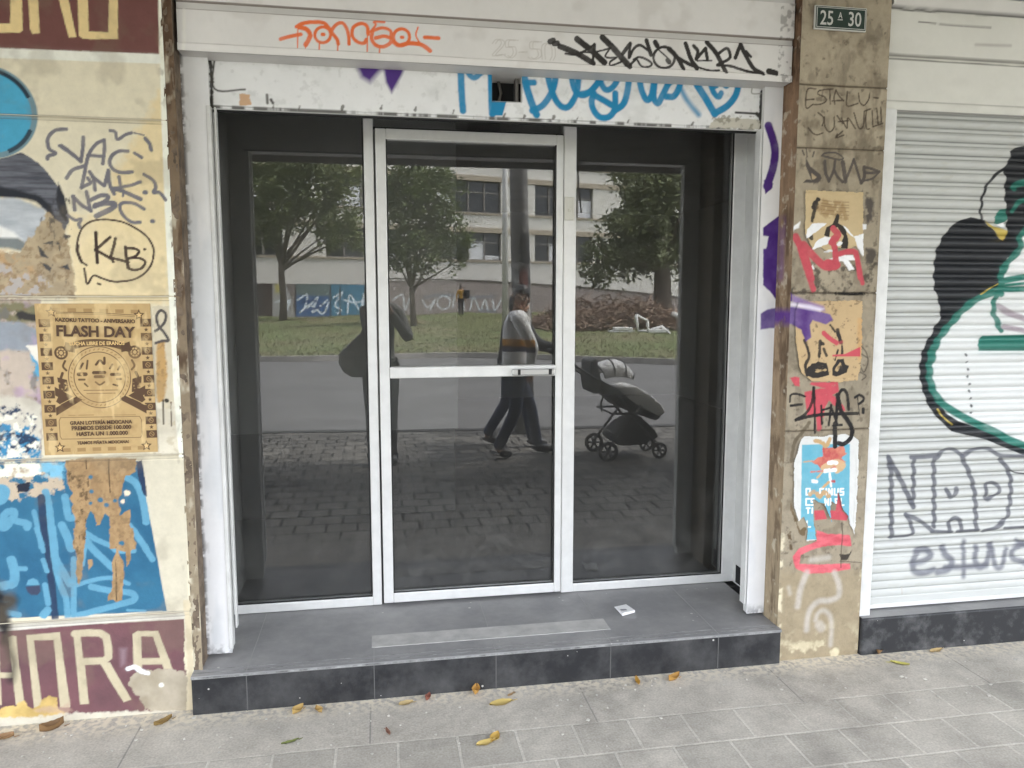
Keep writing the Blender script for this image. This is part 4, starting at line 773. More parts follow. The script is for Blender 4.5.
for p in (q((240,270),(160,278),(150,445),(215,412)), q((158,370),(222,365)), q((322,275),(268,288),(262,320),(325,345),(335,385),(280,412),(225,415)), q((330,275),(400,270)), q((370,275),(375,410)), q((428,280),(410,350),(418,412)), q((428,282),(455,330),(498,380)), q((392,382),(500,375)), q((535,292),(530,425),(632,405)), q((638,310),(650,390),(690,422),(732,365),(742,310)), q((780,350),(822,355)), q((262,490),(308,530),(312,570),(300,612)), q((170,630),(215,682),(255,695),(305,680)), q((320,530),(325,620),(368,668),(408,630),(412,530)), q((440,520),(490,590)), q((450,575),(545,565)), q((478,540),(530,635),(540,540),(610,640)), q((595,490),(640,630),(682,612),(692,478)), q((712,470),(705,560),(715,640),(742,640)), q((702,472),(752,455)), q((765,470),(770,602)), q((808,450),(820,592)), q((846,440),(850,580)), q((770,622),(862,590)), q((492,660),(430,722),(500,700)), q((425,722),(440,690))):
    cv.stroke(p, 1.35, TG, soft=.002, rough=.001, a=.9)
DG = C(80, 74, 70); q = lambda *p: Q(790, 130, .1074, p)
cv.fill(q((148,255),(190,340),(280,410),(297,450),(262,492),(190,492),(122,490),(150,458),(200,466),(182,420),(145,330)), DG, rough=.0015, dry=.18); cv.fill(q((200,400),(250,440),(225,460),(205,458)), C(164, 146, 118))
for p, w in ((q((325,290),(330,390),(362,475)),3.2),(q((362,475),(405,380),(420,290)),2.8),(q((410,370),(440,430),(490,485)),2.8),(q((492,300),(505,380),(515,480)),4.4),(q((520,465),(560,370),(595,272)),2.6),(q((595,280),(630,390),(660,495)),2.6),(q((665,490),(690,440),(690,345)),3.4),(q((690,345),(760,360),(832,388)),2.4),(q((832,388),(760,400),(690,395)),2.8),(q((830,392),(770,450),(690,472)),2),(q((295,240),(330,215),(430,215),(495,262),(450,276),(340,250),(295,240)),1.7),(q((115,190),(132,232)),1.4),(q((225,205),(212,247)),1.6),(q((150,170),(160,250)),1.2)): cv.stroke(p, w, DG, soft=.002, rough=.001, dry=.15, a=.95)
# ghost of old paper and soot
cv.fill([(866,196),(874,200),(873,216),(868,224),(864,215)], C(84, 78, 72), soft=.012, rough=.01, dry=.3); cv.fill([(866,248),(876,250),(876,266),(866,262)], C(80, 74, 68), soft=.012, rough=.01, dry=.35)
cv.speck(.8, C(66, 60, 54), 34, .56, 9, (Z < at1(830, 262, PY)[1]) & (Z > at1(830, 295, PY)[1])); cv.stroke([(836,293.5),(850,294),(864,293.5)], 3, C(30, 28, 26), dry=.3, rough=.002)
for p in ([(860,345),(866,352),(868,362),(864,372),(860,366)], [(858,352),(868,358)], [(860,372),(866,376),(862,380)]): cv.stroke(p, 1.2, C(60, 52, 46), a=.8)
def whites(cv):
    WH = C(232, 228, 222); q = lambda *p: Q(750, 180, S8, p); k = dict(rough=.004, soft=.0025)
    for p in (q((450,470),(455,395),(500,345),(610,350),(520,420)), q((480,570),(540,480),(600,455),(690,465),(600,520),(540,545)), q((740,360),(780,390),(830,450),(905,430),(905,612),(860,545),(840,470),(790,430)), q((600,640),(700,615),(740,598),(822,600),(842,640),(790,645),(842,722),(792,722),(745,655)), q((590,575),(640,555),(675,560),(660,578)), q((660,535),(720,490),(742,500),(720,530)), q((480,715),(500,675),(512,712)), q((900,350),(930,360),(930,395),(905,395))): cv.fill(p, WH, **k)
    cv.fill(q((305,450),(330,380),(400,335),(392,380),(350,400),(325,455)), WH, rough=.004, soft=.006, dry=.25)
whites(cv)
def atag(cv):
    K = C(36, 34, 34); q = lambda *p: Q(770, 400, S8, p)
    for p, w in ((q((208,158),(330,128),(480,112),(700,108)),3.4),(q((350,-100),(335,20),(285,110),(205,158)),3),(q((352,-100),(358,80),(360,262)),2.4),(q((410,45),(415,190)),2.4),(q((412,82),(492,60)),2.2),(q((490,40),(470,202)),2.4),(q((490,60),(540,200)),2.4),(q((528,170),(540,0),(575,-82),(615,-50),(630,75)),3.2),(q((540,-40),(570,90),(620,160),(658,240),(640,310),(590,352),(548,345)),4.6),(q((520,190),(520,370)),4.8),(q((505,205),(575,200)),2.4),(q((160,15),(168,-40),(220,-48),(282,-28)),2.2),(q((165,45),(255,35)),2.6),(q((680,-20),(715,-40),(748,-20),(745,5),(715,30)),2.6),(q((745,70),(745,102)),3.2),(q((715,120),(700,-20)),1)): cv.stroke(p, w, K, soft=.002, rough=.0012)
    cv.stroke(q((318,180),(250,270),(195,345),(170,490)), 3.8, C(90, 80, 64), soft=.004, rough=.003, a=.85, dry=.2)
purple(cv); red(cv); atag(cv)
q = lambda *p: Q(770, 560, S8, p); SQ = C(208, 200, 190, 1.2)
for p, w, a2 in ((q((295,100),(245,230),(220,370)),6.5,.75),(q((515,100),(552,200),(545,290),(470,325),(390,330),(325,390),(300,470),(292,560)),6,.75),(q((365,480),(385,425),(430,405),(475,440),(492,520),(485,680)),5,.65),(q((395,520),(410,540)),10,.6),(q((330,0),(470,-20)),6,.6),(q((150,220),(160,270)),4,.5)): cv.stroke(p, w, SQ, soft=.014, a=a2)
cv.speck(.8, C(214, 204, 176), 26, .5, 17, np.clip((1.625-X)/.012, 0, 1)*(Z < .55)); cv.speck(.7, C(206, 196, 166), 20, .56, 18, np.clip((.16-Z)/.12, 0, 1)); cv.speck(.6, C(210, 200, 172), 30, .55, 13, np.clip((X-1.962)/.01, 0, 1)*(Z < .5))
cv.fill(Q(770,480,S8,[(560,600),(640,590),(655,560),(620,640),(575,640)]), C(60, 54, 48), rough=.006, dry=.35); cv.stroke(Q(770,480,S8,[(575,340),(580,440),(570,560),(568,700)]), .9, C(66,58,50), dry=.2); cv.stroke(Q(770,480,S8,[(560,650),(725,660)]), .8, C(80,70,60))
cv.fill(Q(770,480,S8,[(165,180),(185,240),(215,330),(240,400),(270,370),(290,380),(280,450),(240,440),(200,340),(160,230)]), C(106, 90, 68), rough=.006, dry=.25); cv.fill(Q(770,480,S8,[(140,440),(165,410),(170,480),(180,560),(160,560)]), C(90, 76, 58), rough=.006, dry=.3)
cv.D += (fbm(X*30, Z*30, 5)-.5)*.003
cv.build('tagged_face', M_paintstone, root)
# pillar reveal towards the entrance
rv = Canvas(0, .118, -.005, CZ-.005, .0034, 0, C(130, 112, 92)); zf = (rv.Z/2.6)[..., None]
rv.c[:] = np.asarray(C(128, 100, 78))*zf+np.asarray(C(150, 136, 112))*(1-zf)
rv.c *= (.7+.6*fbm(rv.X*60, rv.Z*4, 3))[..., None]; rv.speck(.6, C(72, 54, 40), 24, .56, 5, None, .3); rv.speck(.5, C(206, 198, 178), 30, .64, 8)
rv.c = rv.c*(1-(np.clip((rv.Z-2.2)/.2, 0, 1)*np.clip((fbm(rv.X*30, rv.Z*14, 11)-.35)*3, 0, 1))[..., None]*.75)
def band(zc, w, c2, a, sft): 
    k = np.clip((w/2-np.abs(rv.Z-zc))/sft+.5, 0, 1)*a; rv.c[:] = rv.c*(1-k[..., None])+np.asarray(c2)*k[..., None]
def z_at(px, py): return at1(px, py, .05)[1]
for p0, p1, a2 in (((782, 213), (782, 285), .85), ((782, 306), (782, 328), .9)):
    zc0, zc1 = z_at(*p0), z_at(*p1); k = np.clip((zc0-rv.Z)/.03, 0, 1)*np.clip((rv.Z-zc1)/.03, 0, 1)*a2*np.clip(1.25-(rv.X if zc0 > 1.55 and False else 0)*0-np.where((rv.Z > 1.53), rv.X*9, 0), 0, 1)[...]
    k = k*np.clip((fbm(rv.X*26, rv.Z*20, 31)-.2)*4, 0, 1)
    k = k if zc0 < 1.5 else k*np.clip((rv.X-.05)/.03, 0, 1)
    rv.c[:] = rv.c*(1-k[..., None])+np.asarray(C(90, 52, 136))*k[..., None]
rv.D += (fbm(rv.X*50, rv.Z*30, 5)-.5)*.004
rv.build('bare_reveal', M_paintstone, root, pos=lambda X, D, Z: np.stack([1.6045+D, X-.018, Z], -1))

# --- house number plate
x0, z0 = at1(813.5, 30, PY-.012); x1, z1 = at1(866, 7, PY-.012)
z0, z1 = 2.524, 2.611
root = empty('house_number_plate', (1.757, PY, 2.53), 'dark green enamel house number plate reading 25 A 30 on the pillar', 'sign')
M_plate_w = mat('plate_white', (.62, .62, .58), .4); M_plate_g = mat('plate_green', (.014, .035, .024), .35, var=.2, vscale=20)
MB().bbox((1.649, PY-.012, z0), (1.866, PY-.003, z1), .002).build('plate', M_plate_w, root)
MB().box((1.653, PY-.0135, z0+.004), (1.862, PY-.0115, z1-.004)).build('field', M_plate_g, root)
f = MB()
for a, b in (((1.656, z0+.007), (1.859, z0+.009)), ((1.656, z1-.009), (1.859, z1-.007)), ((1.656, z0+.009), (1.658, z1-.009)), ((1.857, z0+.009), (1.859, z1-.009))): f.box((a[0], PY-.0145, a[1]), (b[0], PY-.0130, b[1]))
f.box((1.743, PY-.0145, 2.5605), (1.764, PY-.013, 2.5635)); f.build('border', M_plate_w, root)
text_mesh('number', '25', 1.697, 2.566, .054, .053, PY-.0145, M_plate_w, root); text_mesh('letter', 'A', 1.7535, 2.578, .017, .023, PY-.0145, M_plate_w, root); text_mesh('number', '30', 1.815, 2.567, .054, .053, PY-.0145, M_plate_w, root)

# --- posters
def wall_poster():
    root_y = -.0025
    TL = at1(40.5, 300.5, root_y); BR = at1(154.5, 454, root_y)
    x0, x1 = -1.143, -.778; z0, z1 = .968, 1.487
    cv = Canvas(x0, x1, z0, z1, .0013, root_y, C(200, 170, 120, 1.08)); X, Z = cv.X, cv.Z
    PB = C(84, 64, 48); PB2 = C(152, 124, 84)
    cv.c *= (.93+.14*fbm(X*10, Z*10, 3))[..., None]
    U = lambda pts: [(x0+(a-75)/840*(x1-x0), z1-(b-80)/1120*(z1-z0)) for a, b in pts]      # poster sheet coordinates
    def R(cx, cy, w, h, c): cv.fill(U([(cx-w/2,cy-h/2),(cx+w/2,cy-h/2),(cx+w/2,cy+h/2),(cx-w/2,cy+h/2)]), c, m=True, soft=.0015)
    def S(pts, w, c, **k): cv.stroke(U(pts), w/840*(x1-x0), c, m=True, soft=.0013, **k)
    def star(cx, cy, r, hollow=True):
        for rr, c in ((r, PB), (r*.55, C(206, 174, 118))) if hollow else ((r, PB),):
            cv.fill(U([(cx+(rr if i % 2 == 0 else rr*.45)*math.sin(i*math.pi/5), cy-(rr if i % 2 == 0 else rr*.45)*math.cos(i*math.pi/5)) for i in range(10)]), c, m=True, soft=.001)
    for i in range(9):
        for cx in (136, 876):
            cy = 222+i*105; R(cx, cy, 82, 58, PB)
            S(arc(cx, cy, 17, n=10), 5, PB2); S([(cx-8, cy-6), (cx+8, cy+6)], 5, PB2)
            if i < 8: star(cx, cy+52, 17, False)
    for i in range(6):
        R(225+i*115, 125+i*3, 62, 28, PB2); R(235+i*112, 1165, 62, 28, PB2)
    for p in ((190, 142), (828, 165), (188, 1145), (830, 1150)): star(*p, 44)
    S([(225,142),(510,148),(795,165)], 5, PB); S([(225,152),(510,159),(795,177)], 3, PB)
    S([(295,400),(400,372),(512,366),(620,376),(735,412)], 56, PB)
    for sx in (-1, 1):
        cv.fill(U([(512+sx*235,360),(512+sx*165,385),(512+sx*170,440),(512+sx*245,425)]), PB, m=True, soft=.0012)
        S(arc(512+sx*270, 440, 42, n=18), 16, PB); S(arc(512+sx*270, 440, 18, n=12), 8, PB); 
        for a in range(0, 360, 45): S([(512+sx*270+20*math.cos(math.radians(a)), 440+20*math.sin(math.radians(a))), (512+sx*270+38*math.cos(math.radians(a)), 440+38*math.sin(math.radians(a)))], 5, PB)
        cv.fill(U([(512+sx*310,760),(512+sx*190,800+0),(512+sx*255,855),(512+sx*330,800)]), PB, m=True, soft=.001)
        cv.fill(U([(512+sx*333,690),(512+sx*205,765),(512+sx*255,800),(512+sx*333,755)]), PB, m=True, soft=.001)
        cv.fill(U([(512+sx*333,845),(512+sx*180,765),(512+sx*135,790),(512+sx*333,905)]), PB, m=True, soft=.001); S([(512+sx*333,838),(512+sx*170,755)], 5, C(200,170,120,1.08))
        S([(512+sx*245,500),(512+sx*262,540),(512+sx*240,570)], 16, PB); S([(512+sx*270,590),(512+sx*285,640),(512+sx*265,680)], 20, PB, dry=.2); cv.fill(U([(512+sx*310,620),(512+sx*240,640),(512+sx*230,740),(512+sx*300,735)]), PB, m=True, soft=.001, dry=.42)
    S(arc(512, 625, 228, n=40), 6, PB); S(arc(512, 625, 188, n=40), 6, PB)
    for a in range(0, 360, 9): S([(512+205*math.cos(math.radians(a)), 625+205*math.sin(math.radians(a))), (512+212*math.cos(math.radians(a+2)), 625+212*math.sin(math.radians(a+2)))], 9, PB2)
    for p, w in (([(370,560),(395,520)], 16), ([(420,560),(430,500)], 14), ([(490,530),(520,500),(550,525),(555,480)], 18), ([(590,560),(610,530)], 14), ([(650,570),(665,545)], 14), ([(470,590),(550,590)], 26), ([(480,620),(540,620)], 24), ([(360,600),(410,600)], 30), ([(360,640),(400,640)], 16), ([(600,605),(660,605)], 24), ([(640,640),(665,640)], 18), ([(480,660),(510,680),(545,660)], 14), ([(400,670),(420,690)], 14), ([(610,680),(640,690)], 14), ([(390,720),(640,722)], 5), ([(410,745),(620,745)], 4)): S(p, w, PB, dry=.25)
    S([(205,925),(195,945),(195,1060),(205,1082),(790,1085),(803,1065),(803,950),(790,925),(205,920)], 4, PB, smooth=False)
    S([(270,905),(450,906)], 7, PB2, dry=.4); S([(600,910),(760,912)], 7, PB2, dry=.4)
    cv.speck(.5, C(214, 190, 142), 30, .60, 5, None, .4); cv.speck(.35, C(150, 122, 84), 14, .6, 9)
    cv.D += -(np.clip((fbm(X*14, Z*14, 8)-.45), 0, 1))*.007
    root = cv.build('event_poster', M_paper); tag(root, 'tan event poster with brown print reading FLASH DAY on the cream wall', 'poster')
    M_ink = mat('brown_ink', C(80, 60, 45), .85); M_inv = mat('paper_ink', C(206, 174, 118), .85)
    def T(s_, cx, cy, w, h, m=M_ink, rot=0):
        p = U([(cx, cy)])[0]; text_mesh('lettering', s_, p[0], p[1], w/840*(x1-x0), h/1120*(z1-z0), root_y-.0055, m, root, rot=rot, bold=.035)
    T('KAZOKU TATTOO - ANIVERSARIO', 510, 204, 580, 30, rot=-.03); T('FLASH DAY', 510, 285, 575, 84, rot=-.03)
    T('LUCHA LIBRE DE ERANOS', 512, 372, 400, 28, M_inv)
    T('GRAN LOTERÍA MEXICANA', 507, 958, 460, 36); T('PREMIOS DESDE 100.000', 507, 1001, 440, 32); T('HASTA UN 1.000.000', 510, 1045, 380, 32); T('TEAMOS PIÑATA MEXICANA!', 512, 1110, 385, 30)
wall_poster()

def torn(name, label, outline, base, painter, dz, step=.0022, holes=()):
    y = PY-dz
    p = at(outline, y); cv = Canvas(p[:, 0].min()-.004, p[:, 0].max()+.004, p[:, 1].min()-.004, p[:, 1].max()+.004, step, y, base)
    W, k = cv.fill(outline, base, rough=.004, soft=.002, mask=True); kk = np.zeros(cv.X.shape); kk[W] = k
    for h in holes:
        r_ = cv.fill(h, base, rough=.004, soft=.002, mask=True)
        if r_ is not None: W, k = r_; kk[W] *= (1-k)
    cv.keep = kk > .5; painter(cv)
    cv.D += -np.clip(fbm(cv.X*25, cv.Z*25, 6)-.45, 0, 1)*.004
    inner = np.pad(cv.keep, 5)[5:-5, 5:-5].astype(float); acc = np.zeros_like(inner)
    for a in (-5, 0, 5):
        for b in (-5, 0, 5): acc += np.roll(np.roll(inner, a, 0), b, 1)
    cv.D += -np.clip(1-acc/9, 0, 1)*.022*np.clip(fbm(cv.X*18, cv.Z*18, 16)-.30, 0, 1)          # edges lifting off the stone
    return tag(cv.build(name, M_paper), label, 'poster', 'torn posters on the pillar')
q = lambda *p: Q(750, 180, S8, p)
def pt1(cv):
    K = C(52, 48, 44); q = lambda *p: Q(750, 180, S8, p)
    cv.c *= (.95+.1*fbm(cv.X*12, cv.Z*12, 3))[..., None]
    cv.stroke(q((545,155),(505,195),(515,240),(495,325)), 3.2, K, rough=.004); cv.disc(q((520,210))[0], 4, K, rough=.005); cv.stroke(q((540,150),(552,158)), 3, K)
    cv.fill(q((580,150),(760,180),(785,330),(600,300),(540,240)), C(150, 124, 88), soft=.012, rough=.01, a=.8, dry=.42)
    for yy in (160, 185, 205, 235, 265): cv.stroke(q((570,yy),(680,yy+14),(790,yy+18)), .8, C(120, 98, 70), a=.7, dry=.3)
    cv.stroke(q((700,290),(690,340)), 4, K, rough=.004); cv.fill(q((595,440),(610,380),(660,350),(690,290),(712,300),(700,345),(760,375),(785,470),(782,560),(722,545),(745,450),(700,375),(645,395),(632,460)), K, rough=.004); cv.disc(q((490,460))[0], 2.4, K, rough=.004)
    whites(cv); red(cv)
torn('torn_poster', 'tan torn poster with white tears and pink paint, uppermost on the pillar', q((440,80),(700,88),(905,100),(905,612),(870,560),(840,530),(790,560),(700,545),(640,590),(560,540),(500,570),(460,470),(436,420)), C(204, 182, 142, 1.05), pt1, .003)
q = lambda *p: Q(770, 320, S8, p)
def pt2(cv):
    K = C(48, 44, 42); q = lambda *p: Q(770, 320, S8, p)
    cv.c *= (.93+.14*fbm(cv.X*12, cv.Z*12, 5))[..., None]
    cv.stroke(q((275,165),(300,230),(312,300),(285,360),(292,440)), 3, K, rough=.003)
    cv.fill(q((282,400),(335,350),(390,335),(455,345),(470,400),(472,440),(400,460),(330,462),(285,440)), K, rough=.004); cv.fill(q((320,400),(350,365),(430,360),(450,400),(380,420)), C(170, 146, 108), rough=.005, dry=.45)
    cv.fill(q((500,385),(540,315),(590,308),(602,355),(632,368),(612,422),(530,452),(500,442)), K, rough=.004); cv.fill(q((520,400),(560,340),(575,360),(540,410)), C(170, 146, 108), rough=.004, dry=.5)
    for p, w in ((q((400,170),(395,290)),3.4),(q((430,195),(410,185)),3),(q((430,230),(452,285)),3.2),(q((540,80),(565,180)),4),(q((480,40),(520,90)),2.4),(q((575,190),(577,270)),2.2),(q((520,320),(545,240)),2)): cv.stroke(p, w, K, rough=.004, dry=.25)
    cv.fill(q((700,-20),(760,-20),(750,330),(700,330)), C(186, 150, 104), rough=.006, soft=.01, a=.8); cv.speck(.6, C(70, 60, 50), 60, .66, 3)
    purple(cv); red(cv); atag(cv)
torn('torn_poster', 'peach poster with smeared black boots drawing, middle of the pillar', q((225,-150),(690,-160),(740,-150),(735,100),(730,340),(700,480),(560,500),(330,490),(240,420),(200,150),(200,-60)), C(206, 178, 136, 1.15), pt2, .0035)
def pt3(cv):
    cv.c *= (.96+.08*fbm(cv.X*9, cv.Z*9, 5))[..., None]
    LBu = C(108, 180, 202, 1.15); q = lambda *p: Q(770, 400, S8, p)
    cv.fill(q((255,358),(430,352),(640,352),(635,800),(630,1100),(245,1120),(250,700)), LBu, rough=.001, streak=(30, 30, C(120, 184, 202, 1.15)))
    Rd = C(198, 92, 90, 1.15)
    cv.fill(q((420,375),(590,372),(610,425),(560,470),(605,495),(540,545),(410,545),(325,490),(425,450)), Rd, rough=.008, streak=(40, 40, C(190, 120, 100)))
    for p, w, c in ((q((360,325),(420,345),(450,370),(480,310)),4,C(176,146,104)),(q((430,540),(520,500),(580,520),(540,560)),7,C(190,158,120)),(q((440,570),(520,560)),4,C(234,232,226)),(q((480,590),(490,690)),2.6,C(234,232,226)),(q((330,575),(420,570)),1.6,C(190,110,96)),(q((345,650),(370,655)),4,C(234,232,226)),(q((380,620),(415,580)),2,C(190,158,120)),(q((420,700),(470,660)),2.4,C(186,150,108)),(q((470,500),(530,500)),4,C(234,232,226)),(q((270,495),(330,490)),1.2,C(190,150,110)),(q((500,650),(510,650)),3,Rd)): cv.stroke(p, w, c, rough=.004)
    q = lambda *p: Q(770, 480, S8, p); W = C(238, 238, 234)
    def letters(y0, h, xs):
        for x, w, form in xs:
            for s_ in form: cv.stroke(q(*[(x+a*w, y0+b*h) for a, b in s_]), 1.7, W, soft=.002, smooth=False)
    O = [[(0,0),(1,0),(1,1),(0,1),(0,0)]]; I = [[(.5,0),(.5,1)]]; N = [[(0,1),(0,0),(1,1),(1,0)]]; U_ = [[(0,0),(0,1),(1,1),(1,0)]]; S_ = [[(1,0),(0,0),(0,.5),(1,.5),(1,1),(0,1)]]; C_ = [[(1,0),(0,0),(0,1),(1,1)]]; R_ = [[(0,1),(0,0),(1,0),(1,.5),(0,.5),(1,1)]]; T_ = [[(0,0),(1,0)],[(.5,0),(.5,1)]]; L_ = [[(0,0),(0,1),(1,1)]]
    letters(70, 48, ((290,30,O),(400,26,C_),(445,10,I),(470,26,N),(515,28,U_),(562,26,S_)))
    letters(150, 50, ((288,30,C_),(330,20,S_),(440,26,N),(480,10,I),(520,26,R_),(565,24,L_)))
    letters(225, 40, ((292,26,T_),(330,14,I))); letters(330, 45, ((296,26,L_),)); cv.stroke(q((300,405),(350,405)), 2, C(90,160,190), smooth=False)
    cv.stroke(q((320,110),(360,95),(400,130),(430,100),(470,130)), 5, C(176,146,108), rough=.006, dry=.3); red(cv)
    cv.stroke(Q(770,400,S8,[(520,190),(520,370)]), 4.8, C(40,38,40), rough=.0012); atag(cv)
torn('torn_poster', 'white and sky blue poster remnant with ragged bottom edge, low on the pillar', Q(770,400,S8,[(243,312),(265,287),(420,290),(490,278),(600,270),(672,292),(705,322),(710,345),(703,640),(690,890),(678,1090),(655,1040),(640,1010),(620,930),(580,870),(560,800),(545,745),(530,830),(490,815),(480,890),(500,1030),(460,900),(430,830),(380,815),(345,795),(355,990),(372,1120),(290,1130),(300,1010),(270,940),(225,970),(200,890),(185,840),(190,500)]), C(226, 226, 222, 1.15), pt3, .003)

# --- second shop: white strip, corrugated shutter, black step
root = empty('roller_shutter', (2.6, .05, .16), 'closed white corrugated shutter painted with black and teal mural and grey tags', 'shutter', 'roller shutters of the two shops')
SX0, SX1 = 2.028, 3.72
SP = .0536; SY = .05
cv = Canvas(SX0, SX1, .175, 2.262, .0030, SY, C(228, 230, 226)); 
# finer rows for the slats
cv.nz = int((2.262-.175)/.0019)+1; cv.zs = np.linspace(.175, 2.262, cv.nz); cv.nx = int((SX1-SX0)/.0042)+1; cv.xs = np.linspace(SX0, SX1, cv.nx)
cv.X, cv.Z = np.meshgrid(cv.xs, cv.zs); cv.c = np.zeros(cv.X.shape+(3,)); cv.c[:] = C(222, 224, 220, 1.28); cv.D = np.zeros(cv.X.shape); cv.keep = np.ones(cv.X.shape, bool)
X, Z = cv.X, cv.Z
t = ((Z-.215)/SP) % 1.0
prof = np.where(t < .66, -.016*np.sin(np.pi*np.clip(t/.66, 0, 1))**.6, +.005*np.sin(np.pi*np.clip((t-.66)/.34, 0, 1))**.75)
low = Z < .215; prof = np.where(low, -.008, prof)
tl = ((Z-.215)/.036) % 1.0; lows = (Z >= .215) & (Z < .395); prof = np.where(lows, -.008*np.sin(np.pi*np.clip(tl, 0, 1))**.45, prof)
cv.D += prof
cv.c *= (.97+.06*fbm(X*5, Z*12, 3))[..., None]
gr = np.clip((.0045-np.abs(prof))/.0045, 0, 1); cv.c = cv.c*(1-.62*gr[..., None])          # groove shade put into the colour, so the slats stand out
cv.speck(.4, C(176, 176, 168), 16, .62, 7, None, 3)
cv.X = X*(1-.55*cv.D/2.85)
BKS, TE, YE, GS = C(34, 36, 40), C(50, 126, 112, 1.1), C(206, 182, 90, 1.1), C(98, 100, 108, 1.1)
c1 = lambda *p: Q(904, 130, .1172, p); c2 = lambda *p: Q(904, 200, .1172, p); c3 = lambda *p: Q(904, 270, .1172, p); c4 = lambda *p: Q(904, 350, .1172, p)
outer = c2((560,150),(470,175),(380,240),(310,340),(265,440),(250,560),(245,680))+c3((250,100),(255,170),(290,260),(300,340),(310,400),(260,480),(210,580),(170,640),(140,740))+c4((125,160),(135,270),(165,380),(210,490),(290,590),(400,690),(540,725),(700,765),(900,850),(1300,1000))
cv.fill(outer+c1((1300,700),(1300,100),(1000,138),(950,150),(890,190),(905,235),(870,290),(840,330),(862,400),(850,520),(862,640),(870,768))+c2((870,270),(830,345),(740,240),(680,175)), BKS, soft=.003, rough=.001)
cv.stroke(c1((860,325),(760,400),(690,500),(660,600),(650,700),(655,800)), 2.9, BKS)
cv.fill(c2((1000,330),(985,420),(900,510),(845,600),(820,740))+c3((820,150),(640,235),(520,310),(420,410),(330,530),(260,640),(225,740))+c4((205,160),(210,260),(235,360),(290,450),(360,540),(450,600),(620,660),(780,710),(900,775),(1200,860),(1300,860),(1300,-1500)), C(232, 234, 232, 1.12), soft=.004)
cv.fill(c3((720,300),(850,170),(1300,150),(1300,-200),(870,-100),(850,80)), C(226, 228, 226), soft=.008, a=.6)
for p, w in ((c1((930,500),(960,465),(1100,435)),6),(c1((925,690),(950,640),(1000,605),(1100,590)),4.6),(c2((1100,200),(1000,290),(985,350),(985,420),(900,510),(845,600),(822,700),(820,800)),6.6),(c3((830,-10),(825,90),(815,165),(700,210),(600,260),(500,340),(400,450),(310,560),(260,660),(230,780)),7),(c4((240,-20),(215,130),(220,260),(260,370),(330,460),(450,540),(600,620),(780,700),(920,775),(1200,870)),7.4),(c3((825,160),(920,165),(1200,150)),5.4),(c3((785,200),(760,300),(765,380),(820,510)),6),(c3((860,90),(960,70),(1200,30)),6),(c3((860,130),(1100,105)),3)): cv.stroke(p, w, TE, soft=.006)
cv.fill(c3((660,560),(1200,545),(1200,690),(640,690),(615,640)), TE, soft=.006)
cv.fill(c2((760,150),(820,80),(870,78),(870,170),(830,215),(770,200)), TE, soft=.003); cv.fill(c2((688,178),(760,222),(872,265),(865,325),(838,348),(790,300),(740,240)), YE, soft=.003); cv.fill(c2((790,210),(850,190),(862,240),(830,235)), C(226,228,222), soft=.003)
for p, w, c in ((c3((800,310),(900,370),(1100,440)),6,C(156,146,152)),(c3((850,485),(1100,530)),5,C(156,146,152)),(c3((645,208),(720,165),(790,120)),1.4,YE),(c4((275,500),(345,585),(412,638)),1.6,YE)): cv.stroke(p, w, c, soft=.008 if w > 3 else .002)
g_ = lambda *p: Q(874, 430, .1472, p)
for p, w in ((g_((95,185),(112,300),(115,500),(115,725)),5.2),(g_((95,190),(170,320),(260,515)),5.4),(g_((265,195),(265,360),(262,515)),4.6),(g_((245,182),(340,178),(430,168)),4),(g_((402,190),(404,400),(405,650)),4.8),(g_((420,185),(480,132),(540,132),(592,172)),4),(g_((590,175),(650,310),(680,440),(690,675)),5),(g_((598,172),(680,130),(770,125),(840,165),(930,172),(1200,172)),4),(g_((850,190),(910,280),(925,400),(900,580),(830,652),(740,682)),4.8),(g_((105,725),(245,708),(250,640),(215,575)),4.2),(g_((218,578),(300,608),(390,680)),4.2),(g_((385,682),(520,688)),4.2),(g_((505,680),(512,612),(548,592),(585,620),(585,682)),4.6),(g_((560,684),(700,675)),4.2),(g_((880,660),(1200,640)),3.4),(g_((490,408),(522,455),(560,400)),5),(g_((760,362),(758,465),(830,430),(845,385),(800,355),(758,360)),4.2)): cv.stroke(p, w, GS, soft=.006, a=.93)
cv.stroke(g_((918,268),(970,292),(1100,300)), 1.4, C(60,60,62))
g_ = lambda *p: Q(874, 500, .1472, p); GE = C(112, 114, 124, 1.1)
for p, w in ((g_((262,425),(290,345),(350,335),(380,375),(330,410),(262,425)),7),(g_((258,420),(270,480),(330,492),(400,470)),6.6),(g_((462,315),(478,365),(525,410),(500,465),(430,485)),7),(g_((602,275),(605,400),(605,515)),5),(g_((480,455),(620,450),(760,440)),6.4),(g_((690,320),(682,400),(715,455),(765,410),(782,300)),6),(g_((790,295),(820,440),(865,445),(890,330)),5.4),(g_((1010,290),(935,340),(945,395),(1030,420)),6),(g_((955,262),(1010,300)),4),(g_((1030,300),(1070,360),(1020,420)),6)): cv.stroke(p, w, GE, soft=.014, a=.88)
cv.fill(Q(874,500,.1472,[(180,585),(190,585),(192,640),(184,640)]), C(176,172,164), soft=.003)
for i in range(9): cv.disc((904+.1172*(525+i*6), 350+.1172*(40+i*62)), 1.4, C(90, 92, 92), rough=.003)
cv.X = X
cv.build('curtain', paint_mat('painted_shutter', .5, .06, 60, .04, 8, .4), root, smooth=True)
hb = MB(); hb.bbox((SX0-.002, SY-.012, .168), (SX1, SY+.02, .186), .003); hb.box((SX0, SY+.012, .175), (SX1, SY+.03, 2.27)); hb.build('bottom_rail', M_white, root)
hx = 6.2; hy = .012
cv = Canvas(1.985, 3.76, 2.252, CZ-.005, .005, hy, C(192, 191, 184, .72)); X, Z = cv.X, cv.Z
